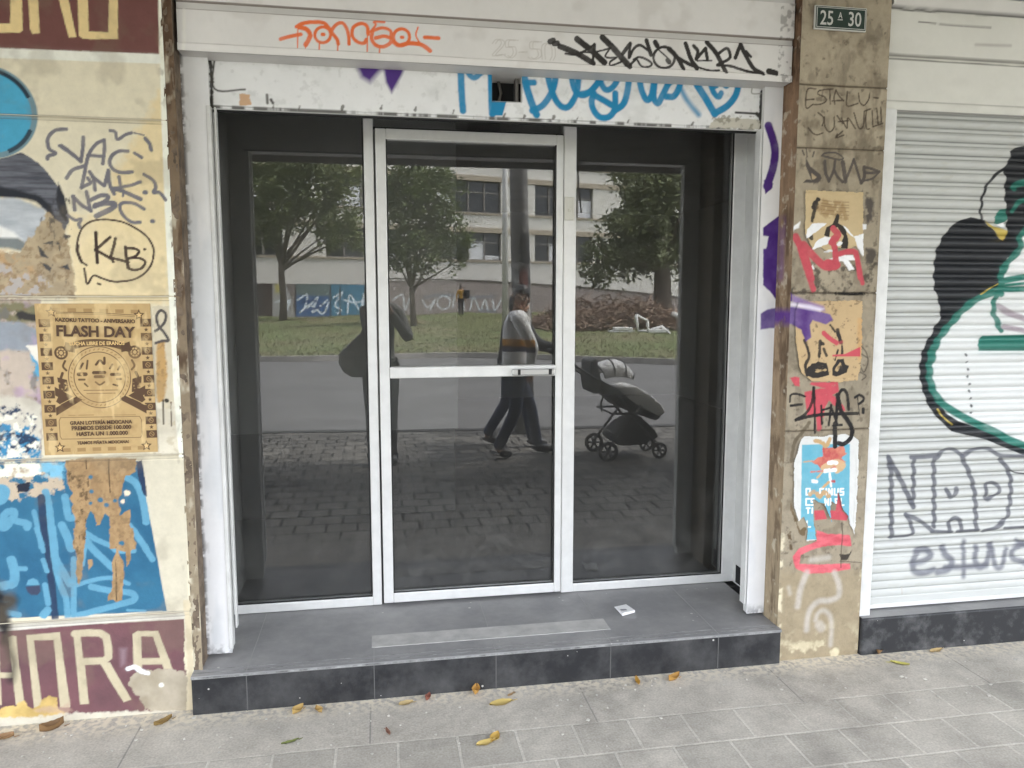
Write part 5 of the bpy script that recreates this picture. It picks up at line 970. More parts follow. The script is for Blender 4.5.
cv.D += np.where(Z < 2.285, -.006, 0); k = np.clip((Z-2.446)/.004, 0, 1)*np.clip((2.464-Z)/.004, 0, 1); cv.D += .010*k+np.where(Z > 2.464, -.004, 0)
cv.D += np.where(Z > 2.636, -.03, 0); cv.c[Z > 2.636] = C(188, 186, 182, .68)
cv.hband(2.452, .003, C(100,98,94), .7); cv.hband(2.634, .006, C(40,38,36), .85, .003); cv.speck(.2, C(166,164,156), 6, .5, 3, None, 2, 3); cv.hband(2.447, .005, C(120,118,112), .8, .0005); cv.hband(2.463, .006, C(110,108,102), .8, .0005); cv.hband(2.287, .004, C(150,148,142), .6, .0005)
cv.stroke([(918,22),(945,25),(990,28)], 1.2, C(120,116,110), dry=.3); cv.stroke([(975,45),(1010,46)], 2, C(170,166,160), soft=.01)
cv.build('housing', M_paintmetal, root)
hb = MB(); hb.box((1.985, hy+.012, 2.254), (3.76, .45, CZ)); hb.build('housing_box', M_grey_enamel, root)
gb = MB(); gb.bbox((1.984, -.006, .152), (2.038, .060, 2.253), .004); gb.build('guide', M_white, root)
gb = MB(); gb.bbox((3.70, -.004, .165), (3.762, .06, 2.253), .003); gb.build('guide', M_white, root)
gb = MB(); gb.bbox((2.018, .020, .165), (2.044, .068, 2.253), .003); gb.build('guide', M_white, root)
root = empty('shop_step', (3.5, 0, 0), 'worn black painted step under the white corrugated shutter', 'step')
MB().bbox((1.982, -.034, -.02), (3.76, .3, .160), .008).build('step_block', M_blackstep, root)
MB().box((1.986, -.028, .1602), (3.76, .05, .1615)).build('step_top', M_tread, root)
for x in (2.42, 2.88, 3.34):
    g = MB(); g.box((x-.002, -.026, .1615), (x+.002, .05, .1622)); g.build('grout', M_grout, root)
# walls that close the facade further along
w_ = MB(); w_.box((3.763, -.01, -.02), (16, .45, CZ)); wo_ = w_.build('plain_wall', M_cream); tag(wo_, 'plain cream wall at the far right of the shutter', 'wall')
#@@PART4
# ------------------------------------------------------------------ the street behind the viewer (mirrored in the glass)
# far side: grass verge, painted fence, office block
AX = Vector((math.cos(math.radians(-14.5)), math.sin(math.radians(-14.5)), 0)); AN = Vector((-AX.y, AX.x, 0))   # along / towards the shop
BO = Vector((3.15, -44.0, 0))
def vline(px, py, org):                     # mirrored sight line meets the upright plane through org along AX -> (s along, z)
    d = ray([(px, py)])[0]; n = np.array([AN.x, -AN.y]); o = np.array([org.x, 2*GL-org.y])
    t = ((o-CAMPOS[:2])@n)/(d[:2]@n); p = CAMPOS+t*d
    w = Vector((p[0], 2*GL-p[1], p[2])); return (w-org).dot(AX), w.z
FO = BO+AN*2.0
EDGE = [(-45, -19.0), (-12, -18.0)]+[mground(*p) for p in ((300, 356.6), (372, 355), (425, 353.3), (462, 352.8), (520, 354), (574, 356.3), (630, 358), (688, 360))]+[(14, -11.5), (40, -9)]
def edge_y(x): return float(np.interp(x, [e[0] for e in EDGE], [e[1] for e in EDGE]))
def fence_y(x): return FO.y+(x-FO.x)*AX.y/AX.x
def ztop(x): return float(np.interp(x, [-30, -5, 6, 18, 40], [.55, .55, .70, .62, .6]))
def verge_z(x, y):
    e, f = edge_y(x), fence_y(x); t = min(max((e-y)/(e-f), 0), 1.15)
    return .0+ztop(x)*t**1.05+.05*math.sin(x*1.3+y*.7)*min(1, t*6)
xs = np.concatenate([np.linspace(-45, -12, 12), np.linspace(-11.5, 24, 72), np.linspace(25, 45, 12)]); nt = 40; vs_ = []; fs_ = []
for x in xs:
    e, f = edge_y(x), fence_y(x)
    for j in range(nt):
        t = j/(nt-1)*1.2; y = e+(f-e)*t; vs_.append((x, y, verge_z(x, y)))
for i in range(len(xs)-1):
    for j in range(nt-1): fs_.append((i*nt+j, i*nt+j+1, (i+1)*nt+j+1, (i+1)*nt+j))
vb = MB(); vb.add(vs_, fs_, True)
def grass_mat():
    m = mat('rough_grass', (.085, .10, .035), .95, bump=.8, bscale=14); n = m.node_tree.nodes; l = m.node_tree.links; b = n['Principled BSDF']
    tc = n.new('ShaderNodeTexCoord'); nz = n.new('ShaderNodeTexNoise'); nz.inputs['Scale'].default_value = .35; nz.inputs['Detail'].default_value = 9; nz.inputs['Roughness'].default_value = .7
    l.new(tc.outputs['Object'], nz.inputs['Vector']); r = n.new('ShaderNodeValToRGB'); e = r.color_ramp.elements
    e[0].position = .33; e[0].color = (.16, .12, .07, 1); e[1].position = .62; e[1].color = (.085, .115, .032, 1); k = e.new(.46); k.color = (.115, .12, .045, 1)
    l.new(nz.outputs['Fac'], r.inputs['Fac'])
    n2 = n.new('ShaderNodeTexNoise'); n2.inputs['Scale'].default_value = 7; n2.inputs['Detail'].default_value = 4; l.new(tc.outputs['Object'], n2.inputs['Vector'])
    mr = n.new('ShaderNodeMapRange'); mr.inputs['From Min'].default_value = .3; mr.inputs['From Max'].default_value = .7; mr.inputs['To Min'].default_value = .55; mr.inputs['To Max'].default_value = 1.4; l.new(n2.outputs['Fac'], mr.inputs['Value'])
    sc = n.new('ShaderNodeVectorMath'); sc.operation = 'SCALE'; l.new(r.outputs['Color'], sc.inputs[0]); l.new(mr.outputs[0], sc.inputs['Scale']); l.new(sc.outputs[0], b.inputs['Base Color']); return m
M_grass = grass_mat()
vo_ = vb.build('verge', M_grass)
if vo_.data.polygons[0].normal.z < 0: vo_.data.flip_normals()
tag(vo_, kind='structure')
# grass blades: one mass
N = 24000; gm = []; gf = []; rr = np.random.default_rng(5)
for i in range(N):
    x = rr.uniform(-8, 20); e, f = edge_y(x), fence_y(x); t = rr.random()**1.6; y = e+(f-e)*t*.98-.1; z = verge_z(x, y)
    h = rr.uniform(.02, .07)*(.7+.6*rr.random()); w = rr.uniform(.015, .035); a = rr.uniform(0, 3.14); dx, dy = math.cos(a)*w, math.sin(a)*w; k = len(gm)
    gm += [(x-dx, y-dy, z-.01), (x+dx, y+dy, z-.01), (x+rr.uniform(-.06, .06), y+rr.uniform(-.06, .06), z+h)]; gf.append((k, k+1, k+2))
gb = MB(); gb.add(gm, gf); go = gb.build('grass_tufts', mat('grass_blades', (.12, .13, .05), .9, var=.4, vscale=.8, col2=(.20, .175, .09))); tag(go, 'short rough grass on the verge across the road', 'grass', kind='stuff')
kb = MB()
for a, b in zip(EDGE[:-1], EDGE[1:]):
    kb.add([(a[0], a[1]+.12, -.14), (b[0], b[1]+.12, -.14), (b[0], b[1]-.02, -.14), (a[0], a[1]-.02, -.14), (a[0], a[1]+.12, .02), (b[0], b[1]+.12, .02), (b[0], b[1]-.02, .02), (a[0], a[1]-.02, .02)], [(4, 5, 6, 7), (0, 1, 5, 4), (3, 2, 6, 7)])
tag(kb.build('verge_kerb', mat('pale_kerb', (.30, .28, .25), .9, var=.2, vscale=3)), kind='structure')

# painted fence wall
root = empty('street_wall', FO+Vector((0, 0, .5)), 'long grey wall with blue and white graffiti pieces beyond the grass', 'wall')
def wall_mesh(s0, s1, z0, z1, org, thick, name, material, parent):
    m = MB(); c = [org+AX*s0, org+AX*s1, org+AX*s1-AN*thick, org+AX*s0-AN*thick]
    m.add([(*p.xy, z0) for p in c]+[(*p.xy, z1) for p in c], [(0,1,5,4),(1,2,6,5),(2,3,7,6),(3,0,4,7),(4,5,6,7)]); return m.build(name, material, parent)
SA, SBn = vline(262, 300, FO)[0], vline(384, 300, FO)[0]
zt1 = vline(320, 284, FO)[1]; zt2 = vline(440, 281, FO)[1]; zt3 = vline(600, 292, FO)[1]
wall_mesh(-30, SA, 0, zt1, FO, .2, 'plain_panel', mat('dark_gate', (.06, .05, .045), .8), root)
M_fence = paint_mat('graffiti_wall_paint', .85, .3, 30, .2, 3)
cv = Canvas(SA, SBn, .1, zt1, .03, 0, C(120, 112, 108)*np.array(1.0), tf=lambda pts: np.array([vline(a, b, FO) for a, b in pts])); cv.ppm = 757/48.0
X, Z = cv.X, cv.Z
sp = dict(soft=.04)
Zc = lambda *p: Q(230, 150, .25, p)
cv.fill(Zc((110,520),(170,520),(170,675),(110,670)), C(66, 56, 52), **sp); cv.fill(Zc((170,525),(215,525),(250,600),(260,680),(170,680)), C(150, 148, 146), **sp); cv.fill(Zc((180,535),(212,535),(212,570),(180,570)), C(170, 160, 90), soft=.2)
cv.fill(Zc((262,530),(400,535),(400,665),(262,665)), C(98, 112, 112), **sp); cv.fill(Zc((262,580),(405,585),(405,665),(262,665)), C(64, 96, 138), soft=.1); cv.fill(Zc((400,535),(560,540),(560,668),(400,668)), C(70, 120, 146), **sp)
WHg = C(206, 214, 222)
for p in (Zc((180,610),(215,600),(200,640),(240,600),(215,670)), Zc((270,600),(310,580),(300,640),(350,590),(330,650),(390,600)), Zc((280,650),(320,620),(370,655),(395,610)), Zc((415,590),(450,570),(420,620),(445,640),(430,655)), Zc((470,650),(480,580),(520,640),(535,575),(530,640)), Zc((455,600),(500,610),(540,600))): cv.stroke(p, 1.5, WHg, soft=.06)
for p in (Zc((290,610),(330,600),(370,620)), Zc((300,640),(360,630))): cv.stroke(p, 1.6, C(52, 74, 120), soft=.06)
for xx in (262, 402, 440, 540): cv.stroke(Zc((xx,525),(xx,668)), 1.2, C(60, 58, 58), smooth=False)
fp = lambda X, D, Z: np.stack([FO.x+AX.x*X+AN.x*(.0-D), FO.y+AX.y*X+AN.y*(0-D), Z], -1)
cv.build('graffiti_panel', M_fence, root, pos=fp)
wall_mesh(SA, SBn, 0, zt1-.02, FO-AN*.03, .2, 'panel_back', mat('grey_block', (.25, .24, .23), .9), root)
S2 = vline(760, 300, FO)[0]
cv = Canvas(SBn, S2, .0, max(zt2, zt3), .035, 0, C(140, 130, 126), tf=lambda pts: np.array([vline(a, b, FO) for a, b in pts])); cv.ppm = 757/48.0
cv.c *= (.85+.3*fbm(cv.X*1.2, cv.Z*1.2, 3))[..., None]
cv.c = cv.c*(1-.25*((np.abs((cv.Z/.25) % 1-.5) > .43) | (np.abs(((cv.X+((cv.Z/.25).astype(int) % 2)*.25)/.5) % 1-.5) > .46))[..., None])
for p in (Zc((650,600),(690,580),(700,640),(720,590)), Zc((770,600),(790,630),(820,600),(800,640)), Zc(*arc(855,610,26)), Zc((890,630),(900,590),(930,600),(935,640)), Zc((960,640),(975,590),(1000,640),(1020,600),(1030,640)), Zc((1050,600),(1060,640),(1090,590))): cv.stroke(p, 1.3, C(196, 200, 202), soft=.06)
for p in (Zc((780,590),(840,580),(930,585)), Zc((960,590),(1060,585)), Zc((1000,640),(1060,645))): cv.stroke(p, 1.4, C(90, 112, 130), soft=.2, a=.7)
ctop = np.interp(cv.xs, [vline(x, 300, FO)[0] for x in (384, 400, 480, 577, 640, 700)], [vline(a, b, FO)[1] for a, b in ((384, 279), (400, 279), (480, 281), (577, 287), (640, 293), (700, 300))])
cv.keep = cv.Z < ctop[None, :]
cv.build('brick_panel', M_fence, root, pos=fp)
c_ = MB()
for i in range(0, cv.nx-1, 6):
    j = min(i+6, cv.nx-1); a = FO+AX*cv.xs[i]; b = FO+AX*cv.xs[j]; ap, bp_ = a-AN*.2, b-AN*.2
    c_.add([(*(a+AN*.04).xy, ctop[i]-.03), (*(b+AN*.04).xy, ctop[j]-.03), (*bp_.xy, ctop[j]-.03), (*ap.xy, ctop[i]-.03), (*(a+AN*.04).xy, ctop[i]+.06), (*(b+AN*.04).xy, ctop[j]+.06), (*bp_.xy, ctop[j]+.06), (*ap.xy, ctop[i]+.06)], [(0,1,5,4),(4,5,6,7),(2,3,7,6)])
c_.build('coping', mat('dark_coping', (.10, .085, .075), .9), root)

# office block
root = empty('office_block', BO+Vector((0, 0, .6)), 'long cream office block with dark ribbon windows behind the street trees', 'building')
M_off = mat('cream_concrete', (.66, .63, .57), .85, var=.07, vscale=.6); M_beige = mat('beige_band', (.40, .34, .26), .85)
M_win = mat('dark_office_glass', (.018, .019, .021), .12, spec=.6); M_wframe = mat('window_frame_grey', (.22, .20, .18), .6); M_blind = mat('white_blind', (.70, .70, .70), .8)
def bz(py, px=470): return vline(px, py, BO)[1]
F2t, F2b, F1t, F1b = bz(180), bz(212.5), bz(232), bz(260); PIT_ = F2t-F1t
wb = MB()
def slab(s0, s1, z0, z1, d0, d1, mb):
    c = [BO+AX*s0+AN*d0, BO+AX*s1+AN*d0, BO+AX*s1-AN*d1, BO+AX*s0-AN*d1]
    mb.add([(*p.xy, z0) for p in c]+[(*p.xy, z1) for p in c], [(0,1,5,4),(1,2,6,5),(2,3,7,6),(3,0,4,7),(4,5,6,7),(3,2,1,0)])
S0, S1 = -26, 48
levels = [(F1b, F1t), (F2b, F2t), (F2b+PIT_, F2t+PIT_)]
slab(S0, S1, -.3, F1b, 0, 10, wb); slab(S0, S1, F1t, F2b, 0, 10, wb); slab(S0, S1, F2t, F2b+PIT_, 0, 10, wb); slab(S0, S1, F2t+PIT_, F2t+PIT_+1.6, 0, 10, wb)
bays = []; sref = [vline(x, 200, BO)[0] for x in (501, 535)]; pier = sref[1]-sref[0]; bayw = vline(535, 200, BO)[0]-vline(436, 200, BO)[0]
s = sref[0]; k0 = math.floor((s-S0)/bayw)
edges = [(s-bayw*(i+1)+pier, s-bayw*i) for i in range(-8, k0+1)]
for z0, z1 in levels:
    for a, b in edges: slab(b, b+pier, z0, z1, -.001, 9.9, wb)
wall_o = wb.build('wall', M_off, root)
bb = MB()
for z0, z1 in levels: slab(S0, S1, z1-.02, z1+.30, .06, .2, bb); slab(S0, S1, z0-.10, z0, .08, .2, bb)
bb.build('string_course', M_beige, root)
for li, (z0, z1) in enumerate(levels[:2]):
    for bi, (a, b) in enumerate(edges):
        if b < vline(255, 200, BO)[0] or a > vline(700, 200, BO)[0]: continue
        m = MB(); slab(a, b, z0, z1, -.25, .3, m); wo_ = m.build('window', M_win, root)
        m = MB(); npn = 4
        for q_ in range(npn+1):
            s_ = a+(b-a)*q_/npn; slab(s_-.05, s_+.05, z0, z1, -.15, .28, m)
        slab(a, b, z0+(z1-z0)*.62, z0+(z1-z0)*.66, -.16, .27, m); slab(a, b, z0, z0+.06, -.15, .28, m); m.build('frame', M_wframe, wo_)
        m = MB()
        for q_ in range(npn):
            if (bi*3+q_*2+li) % 5 in (0, 3):
                u0, u1 = a+(b-a)*q_/npn+.06, a+(b-a)*(q_+1)/npn-.06
                slab(u0, u1, z0+.06, z0+(.32 if (bi+q_) % 2 else 1.2), -.2, .24, m)
        if m.v: m.build('blind', M_blind, wo_)
# ------------------------------------------------------------------ trees
M_bark = mat('grey_brown_bark', (.105, .085, .065), .95, var=.3, vscale=6, bump=.8, bscale=20)
def leaf_mat(name, c1, c2):
    m = mat(name, c1, .7, var=.35, vscale=1.1, col2=c2, det=2); n = m.node_tree.nodes; l = m.node_tree.links; b = n['Principled BSDF']
    t = n.new('ShaderNodeBsdfTranslucent'); x = n.new('ShaderNodeMixShader'); x.inputs[0].default_value = .38; l.new(b.inputs['Base Color'].links[0].from_socket, t.inputs[0])
    l.new(b.outputs[0], x.inputs[1]); l.new(t.outputs[0], x.inputs[2]); l.new(x.outputs[0], n['Material Output'].inputs[0]); return m
def tree(name, label, base, th, trunk_r, crown, leafn, leafs, lm, seed, limbs=9, droop=0.0):
    """crown: list of (dx, dz, rx, rz) lobes in the picture direction, each an ellipsoid"""
    rg = np.random.default_rng(seed); B = Vector(base)
    root = empty(name, B, label, 'tree', 'trees beyond the road')
    t = MB(); top = B+Vector((rg.uniform(-.2, .2), 0, th)); P = [B+Vector((0, 0, -.2)), B.lerp(top, .35)+Vector((.06*th*rg.uniform(-.3, .3), 0, 0)), B.lerp(top, .7), top]
    t.tube(P, [trunk_r*1.35, trunk_r, trunk_r*.9, trunk_r*.8], 10)
    tips = []
    for i in range(limbs):
        c = crown[i % len(crown)]; a = rg.uniform(0, 6.28); rad = rg.uniform(.45, .85)
        tip = B+Vector((c[0]+c[2]*rad*math.cos(a), c[2]*rad*math.sin(a)*.9, c[1]+c[3]*rg.uniform(-.5, .5)))
        st = B.lerp(top, rg.uniform(.78, 1.0)); mid = st.lerp(tip, .5)+Vector((0, 0, rg.uniform(.0, .25)*th*.3))
        t.tube([st, mid, tip], [trunk_r*.5, trunk_r*.28, trunk_r*.08], 6); tips += [mid, tip, st.lerp(tip, .75)]
        for k in range(2):
            e = tip+Vector((rg.normal(0, .5), rg.normal(0, .5), rg.normal(0, .4)))*c[2]*.5; t.tube([mid.lerp(tip, .6), e], [trunk_r*.16, trunk_r*.04], 5); tips.append(e)
    t.build('trunk', M_bark, root)
    # leaf clumps: centres near lobe shells, several leaf faces each
    cl = []
    for c in crown:
        n = int(leafn*(c[2]*c[2]*c[3])/sum(q_[2]*q_[2]*q_[3] for q_ in crown))
        for i in range(max(4, n//22)):
            v = rg.normal(size=3); v /= np.linalg.norm(v); r_ = rg.uniform(.25, 1.0)**.6
            cl.append((Vector((B.x+c[0]+v[0]*c[2]*r_, B.y+v[1]*c[2]*r_*.9, B.z+c[1]+v[2]*c[3]*r_)), rg.uniform(.6, 1.4)))
    vs_, fs_ = [], []
    for cc_, sc_ in cl:
        R_ = crown[0][2]*.115*sc_
        for i in range(22):
            p = cc_+Vector(rg.normal(0, R_, 3)); p.z -= droop*abs(rg.normal(0, R_)); s_ = leafs*rg.uniform(.6, 1.4)
            u = Vector(rg.normal(size=3)); u.z = u.z*.6-droop; u.normalize(); w = u.cross(Vector(rg.normal(size=3))).normalized()
            k = len(vs_); vs_ += [p-u*s_, p+w*s_*.42, p+u*s_, p-w*s_*.42]; fs_.append((k, k+1, k+2, k+3))
    f = MB(); f.add(vs_, fs_); f.build('crown', lm, root); return root
def gpos(px, yr, dz=0):                      # ground point on the verge seen mirrored at column px
    x = at1(px, 320, 2*GL-yr)[0]; return (x, yr, verge_z(x, yr)+dz)
def crown_at(px_list, yr, b):               # lobes given as picture ellipses
    out = []
    for px, py, rx, ry in px_list:
        x, z = mat_plane(px, py, yr); x2, _ = mat_plane(px+rx, py, yr); _, z2 = mat_plane(px, py-ry, yr); out.append((x-b[0], z-b[2], x2-x, z2-z))
    return out
b = gpos(283, -36)
_, zb = mat_plane(283, 258, -36)
tree('street_tree', 'broad dark green tree with forked trunk before the blue fence panels', b, zb-b[2], .17, crown_at([(282,200,38,36),(255,190,26,34),(315,190,34,34),(340,225,28,30),(300,160,52,22),(262,230,24,22),(345,180,22,24),(365,240,12,14)], -36, b), 13000, .13, leaf_mat('broad_leaves', (.12, .15, .06), (.26, .29, .14)), 1, 12)
b = gpos(414, -31); _, zb = mat_plane(414, 287, -31)
tree('street_tree', 'slim thin-trunked young tree left of the pole, across the road', b, zb-b[2], .13, crown_at([(415,215,32,38),(400,190,24,30),(440,195,26,30),(418,250,34,26),(452,235,22,24),(425,172,28,16),(395,255,14,16),(458,262,12,12)], -31, b), 11000, .112, leaf_mat('young_leaves', (.09, .115, .045), (.18, .22, .09)), 2, 10)
b = gpos(664, -29); _, zb = mat_plane(664, 258, -29)
tree('street_tree', 'thick-trunked conifer-like tree with drooping sprays, right of the door', b, zb-b[2], .42, crown_at([(655,195,34,24),(636,222,36,15),(612,252,30,13),(648,250,32,14),(672,178,26,18),(688,228,18,30),(600,273,20,8),(630,176,18,10),(684,262,16,10),(632,268,16,7)], -29, b), 13000, .135, leaf_mat('conifer_leaves', (.11, .13, .06), (.23, .25, .13)), 3, 14, .5)

# brush heap and rubbish
bx0, by0 = gpos(615, -27)[0], -27
root = empty('brush_heap', (bx0, by0, .5), 'wide heap of dry brown cut branches at the edge of the grass', 'branches')
rg = np.random.default_rng(9); m = MB()
xl = gpos(538, -27)[0]; xr = gpos(700, -27)[0]
for i in range(2600):
    u = rg.random(); x = xl+(xr-xl)*u; hmx = 1.4*math.sin(math.pi*min(1, max(0, .08+.86*u)))**.7*(.75+.5*vnoise(np.array(u*9.), np.array(.5), 3)); z0_ = verge_z(x, by0)
    yy = by0+rg.normal(0, .9); zz = z0_+rg.random()**.8*hmx*max(.1, 1-abs(yy-by0)/2.4); L = rg.uniform(.25, .8); a = rg.uniform(0, 6.28); e = rg.uniform(-.5, .7)
    d = Vector((math.cos(a)*math.cos(e), math.sin(a)*math.cos(e), math.sin(e)))*L; w = rg.uniform(.012, .035)
    p = Vector((x, yy, zz)); n_v = d.cross(Vector(rg.normal(size=3))).normalized()*w; m.add([p-n_v, p+n_v, p+d+n_v*.3, p+d-n_v*.3], [(0, 1, 2, 3)])
for i in range(1400):
    u = rg.random(); x = xl+(xr-xl)*u; hmx = 1.25*math.sin(math.pi*min(1, max(0, .08+.86*u)))**.7; z0_ = verge_z(x, by0); yy = by0+rg.normal(0, .8)
    p = Vector((x, yy, z0_+rg.random()*hmx*max(.1, 1-abs(yy-by0)/2.2))); s_ = rg.uniform(.06, .14); u1 = Vector(rg.normal(size=3)).normalized()*s_; u2 = u1.cross(Vector(rg.normal(size=3))).normalized()*s_*.5; m.add([p-u1, p+u2, p+u1, p-u2], [(0, 1, 2, 3)])
m.build('twigs', mat('dry_brown_twigs', (.21, .135, .095), .95, var=.4, vscale=2.5, col2=(.36, .26, .19)), root)
mb_ = MB()
for i in range(7):
    u = (i+.5)/7; x = xl+(xr-xl)*u; mb_.ball((x, by0-.2, verge_z(x, by0)+.1), (1.2, .9, .9*math.sin(math.pi*(.1+.8*u))), 10, 6)
mb_.build('litter_core', mat('leaf_litter', (.10, .062, .042), 1, var=.5, vscale=5), root)
def P3(px, py, yr): x, z = mat_plane(px, py, yr); return Vector((x, yr, z))
M_board = mat('white_board', (.66, .65, .61), .7, var=.1, vscale=5)
yb = -24.0
m = MB()
fr = [P3(638, 331, yb), P3(636.5, 315, yb), P3(647.5, 321, yb), P3(648, 331, yb)]
for a, b2 in ((0, 1), (1, 2), (2, 3), (0, 3)): m.tube([fr[a], fr[b2]+Vector((0, .02, 0))], .055, 6)
m.tube([fr[1], fr[1]+Vector((.1, -.5, -.3))], .04, 6)
tag(m.build('chair_frame', M_board), 'broken white chair frame standing on the grass before the brush heap', 'chair')
m = MB(); a, b2 = P3(609, 330, yb), P3(634, 330.5, yb); z_ = verge_z(a.x, yb)
m.bbox((a.x, yb-.15, z_+.01), (b2.x, yb+.12, z_+.07), .01); m.bbox((b2.x-.8, yb-.2, z_+.08), (b2.x-.1, yb+.15, z_+.2), .02); tag(m.build('board', M_board), 'flat white boards lying left of the broken chair frame', 'board')
m = MB(); a = P3(652, 330, yb); m.tube([a, P3(662, 327, yb), P3(670, 334, yb+.3)], [.09, .07, .05], 6); m.bbox((a.x-.2, yb-.1, verge_z(a.x, yb)), (a.x+.6, yb+.2, verge_z(a.x, yb)+.14), .02); tag(m.build('board', M_board), 'bent white board lying right of the broken chair frame', 'board')
m = MB(); a = P3(672, 314, -26.0); m.tube([a, P3(684, 319, -26.0)], [.12, .16], 6); tag(m.build('plastic_sheet', M_board), 'pale rolled plastic sheet on the right end of the brush heap', 'sheet')

# poles
px_, py_ = mground(521, 433)
PB0 = mground(525.5, 433); PB1 = mat_plane(518, 170, -4.55)
root = empty('utility_pole', (PB0[0], -4.55, 0), 'round grey concrete utility pole with torn flyers on the kerb', 'pole')
m = MB(); lean = (PB1[0]-PB0[0])/PB1[1]; m.tube([(PB0[0], -4.55, -.02), (PB0[0]+lean*3.4, -4.55, 3.4), (PB0[0]+lean*8.5, -4.55, 8.5)], [.118, .095, .075], 20); m.build('shaft', mat('dark_concrete_pole', (.20, .195, .185), .9, var=.35, vscale=5, bump=.4), root)
def wrap(a0, a1, z0, z1, col, name):
    m = MB(); n = 10; vs_ = []; fs_ = []
    for i in range(n+1):
        a = math.radians(a0+(a1-a0)*i/n)
        for z in (z0, z1): r_ = .1205-.0066*z; vs_.append((PB0[0]+lean*z+r_*math.cos(a), -4.55+r_*math.sin(a), z+.02*math.sin(i*2.3)))
    for i in range(n): fs_.append((2*i, 2*i+2, 2*i+3, 2*i+1))
    m.add(vs_, fs_, True); m.build(name, mat(name+'_paper', col, .85, var=.6, vscale=14), root)
wrap(40, 130, 1.15, 1.5, (.5, .48, .44), 'flyer'); wrap(60, 110, 1.62, 1.82, (.17, .07, .06), 'flyer'); wrap(110, 165, 1.5, 1.9, (.34, .33, .31), 'flyer'); wrap(30, 100, 1.9, 2.2, (.03, .03, .03), 'flyer'); wrap(70, 160, .7, 1.1, (.36, .34, .31), 'flyer')
b = gpos(505, -22)
m = MB(); m.tube([(b[0], b[1], b[2]-.1), (b[0], b[1], 9.5)], [.11, .08], 12)
root = empty('lamp_post', b, 'slender pale street lamp post left of the concrete pole', 'street lamp'); m.build('post', mat('galvanised_post', (.5, .49, .46), .6), root)
m = MB(); m.tube([(b[0], b[1], 9.45), (b[0]-.1, b[1]+.8, 9.8), (b[0]-.1, b[1]+1.8, 9.85)], .045, 8); m.bbox((b[0]-.25, b[1]+1.5, 9.75), (b[0]+.05, b[1]+2.3, 9.92), .05); m.build('lamp_arm', mat('galvanised_arm', (.45, .44, .42), .6), root)
#@@PART5
# ------------------------------------------------------------------ people
def skin_mesh(name, joints, edges, material, parent, sub=2):
    """joints: list of (Vector, radius); edges: index pairs; first joint is the root"""
    me = bpy.data.meshes.new(name); me.from_pydata([tuple(j[0]) for j in joints], edges, [])
    o = bpy.data.objects.new(name, me); COL.objects.link(o)
    o.modifiers.new('skin', 'SKIN'); o.modifiers['skin'].use_smooth_shade = True
    sv = me.skin_vertices[0].data
    for i, j in enumerate(joints):
        r = j[1]; sv[i].radius = r if hasattr(r, '__len__') else (r, r); sv[i].use_root = (i == 0)
    s = o.modifiers.new('sub', 'SUBSURF'); s.levels = sub; s.render_levels = sub
    dg = bpy.context.evaluated_depsgraph_get(); dg.update()
    m2 = bpy.data.meshes.new_from_object(o.evaluated_get(dg)); bpy.data.objects.remove(o); bpy.data.meshes.remove(me)
    m2.name = name; m2.materials.clear(); m2.materials.append(material)
    m2.polygons.foreach_set('use_smooth', [True]*len(m2.polygons)); return link(name, m2, parent)
M_skin = mat('brown_skin', (.46, .27, .18), .55, spec=.3); M_hair = mat('dark_hair', (.014, .011, .010), .5); M_eye = mat('dark_eye', (.01, .008, .008), .3); M_lip = mat('lips', (.30, .11, .09), .5)
def head_mesh(c, fwd, up, s=1.0):
    """one sculpted head surface: skull, brow, nose, chin; returned as a bmesh-like MB in world space"""
    side = up.cross(fwd).normalized(); n, mseg = 28, 20; vs_, fs_ = [], []
    for j in range(mseg+1):
        v = -1+2*j/mseg; 
        for i in range(n):
            a = 2*math.pi*i/n; ca, sa = math.cos(a), math.sin(a)          # ca = forward
            rr = math.sqrt(max(0, 1-v*v))**.85
            w = .074*rr*(1-.16*max(0, -v)); d = .094*rr*(1.0 if ca < 0 else .98)
            x = ca*d-.008*(v < 0)*0; y = sa*w; z = v*.118
            if ca > 0:
                if -.75 < v < .1: x += .004
                nose = math.exp(-((sa/.20)**2))*math.exp(-(((v+.16)/.17)**2)); x += .021*nose*(ca > .6)
                x += .006*math.exp(-((sa/.55)**2))*math.exp(-(((v-.16)/.10)**2)); x -= .010*math.exp(-(((abs(sa)-.38)/.16)**2))*math.exp(-(((v-.02)/.09)**2))
                x += .008*math.exp(-((sa/.4)**2))*math.exp(-(((v+.78)/.16)**2)); x += .005*math.exp(-((sa/.3)**2))*math.exp(-(((v+.46)/.08)**2))
            vs_.append(c+(fwd*x+side*y+up*z)*s)
    for j in range(mseg):
        for i in range(n): fs_.append((j*n+i, j*n+(i+1) % n, (j+1)*n+(i+1) % n, (j+1)*n+i))
    return vs_, fs_, side
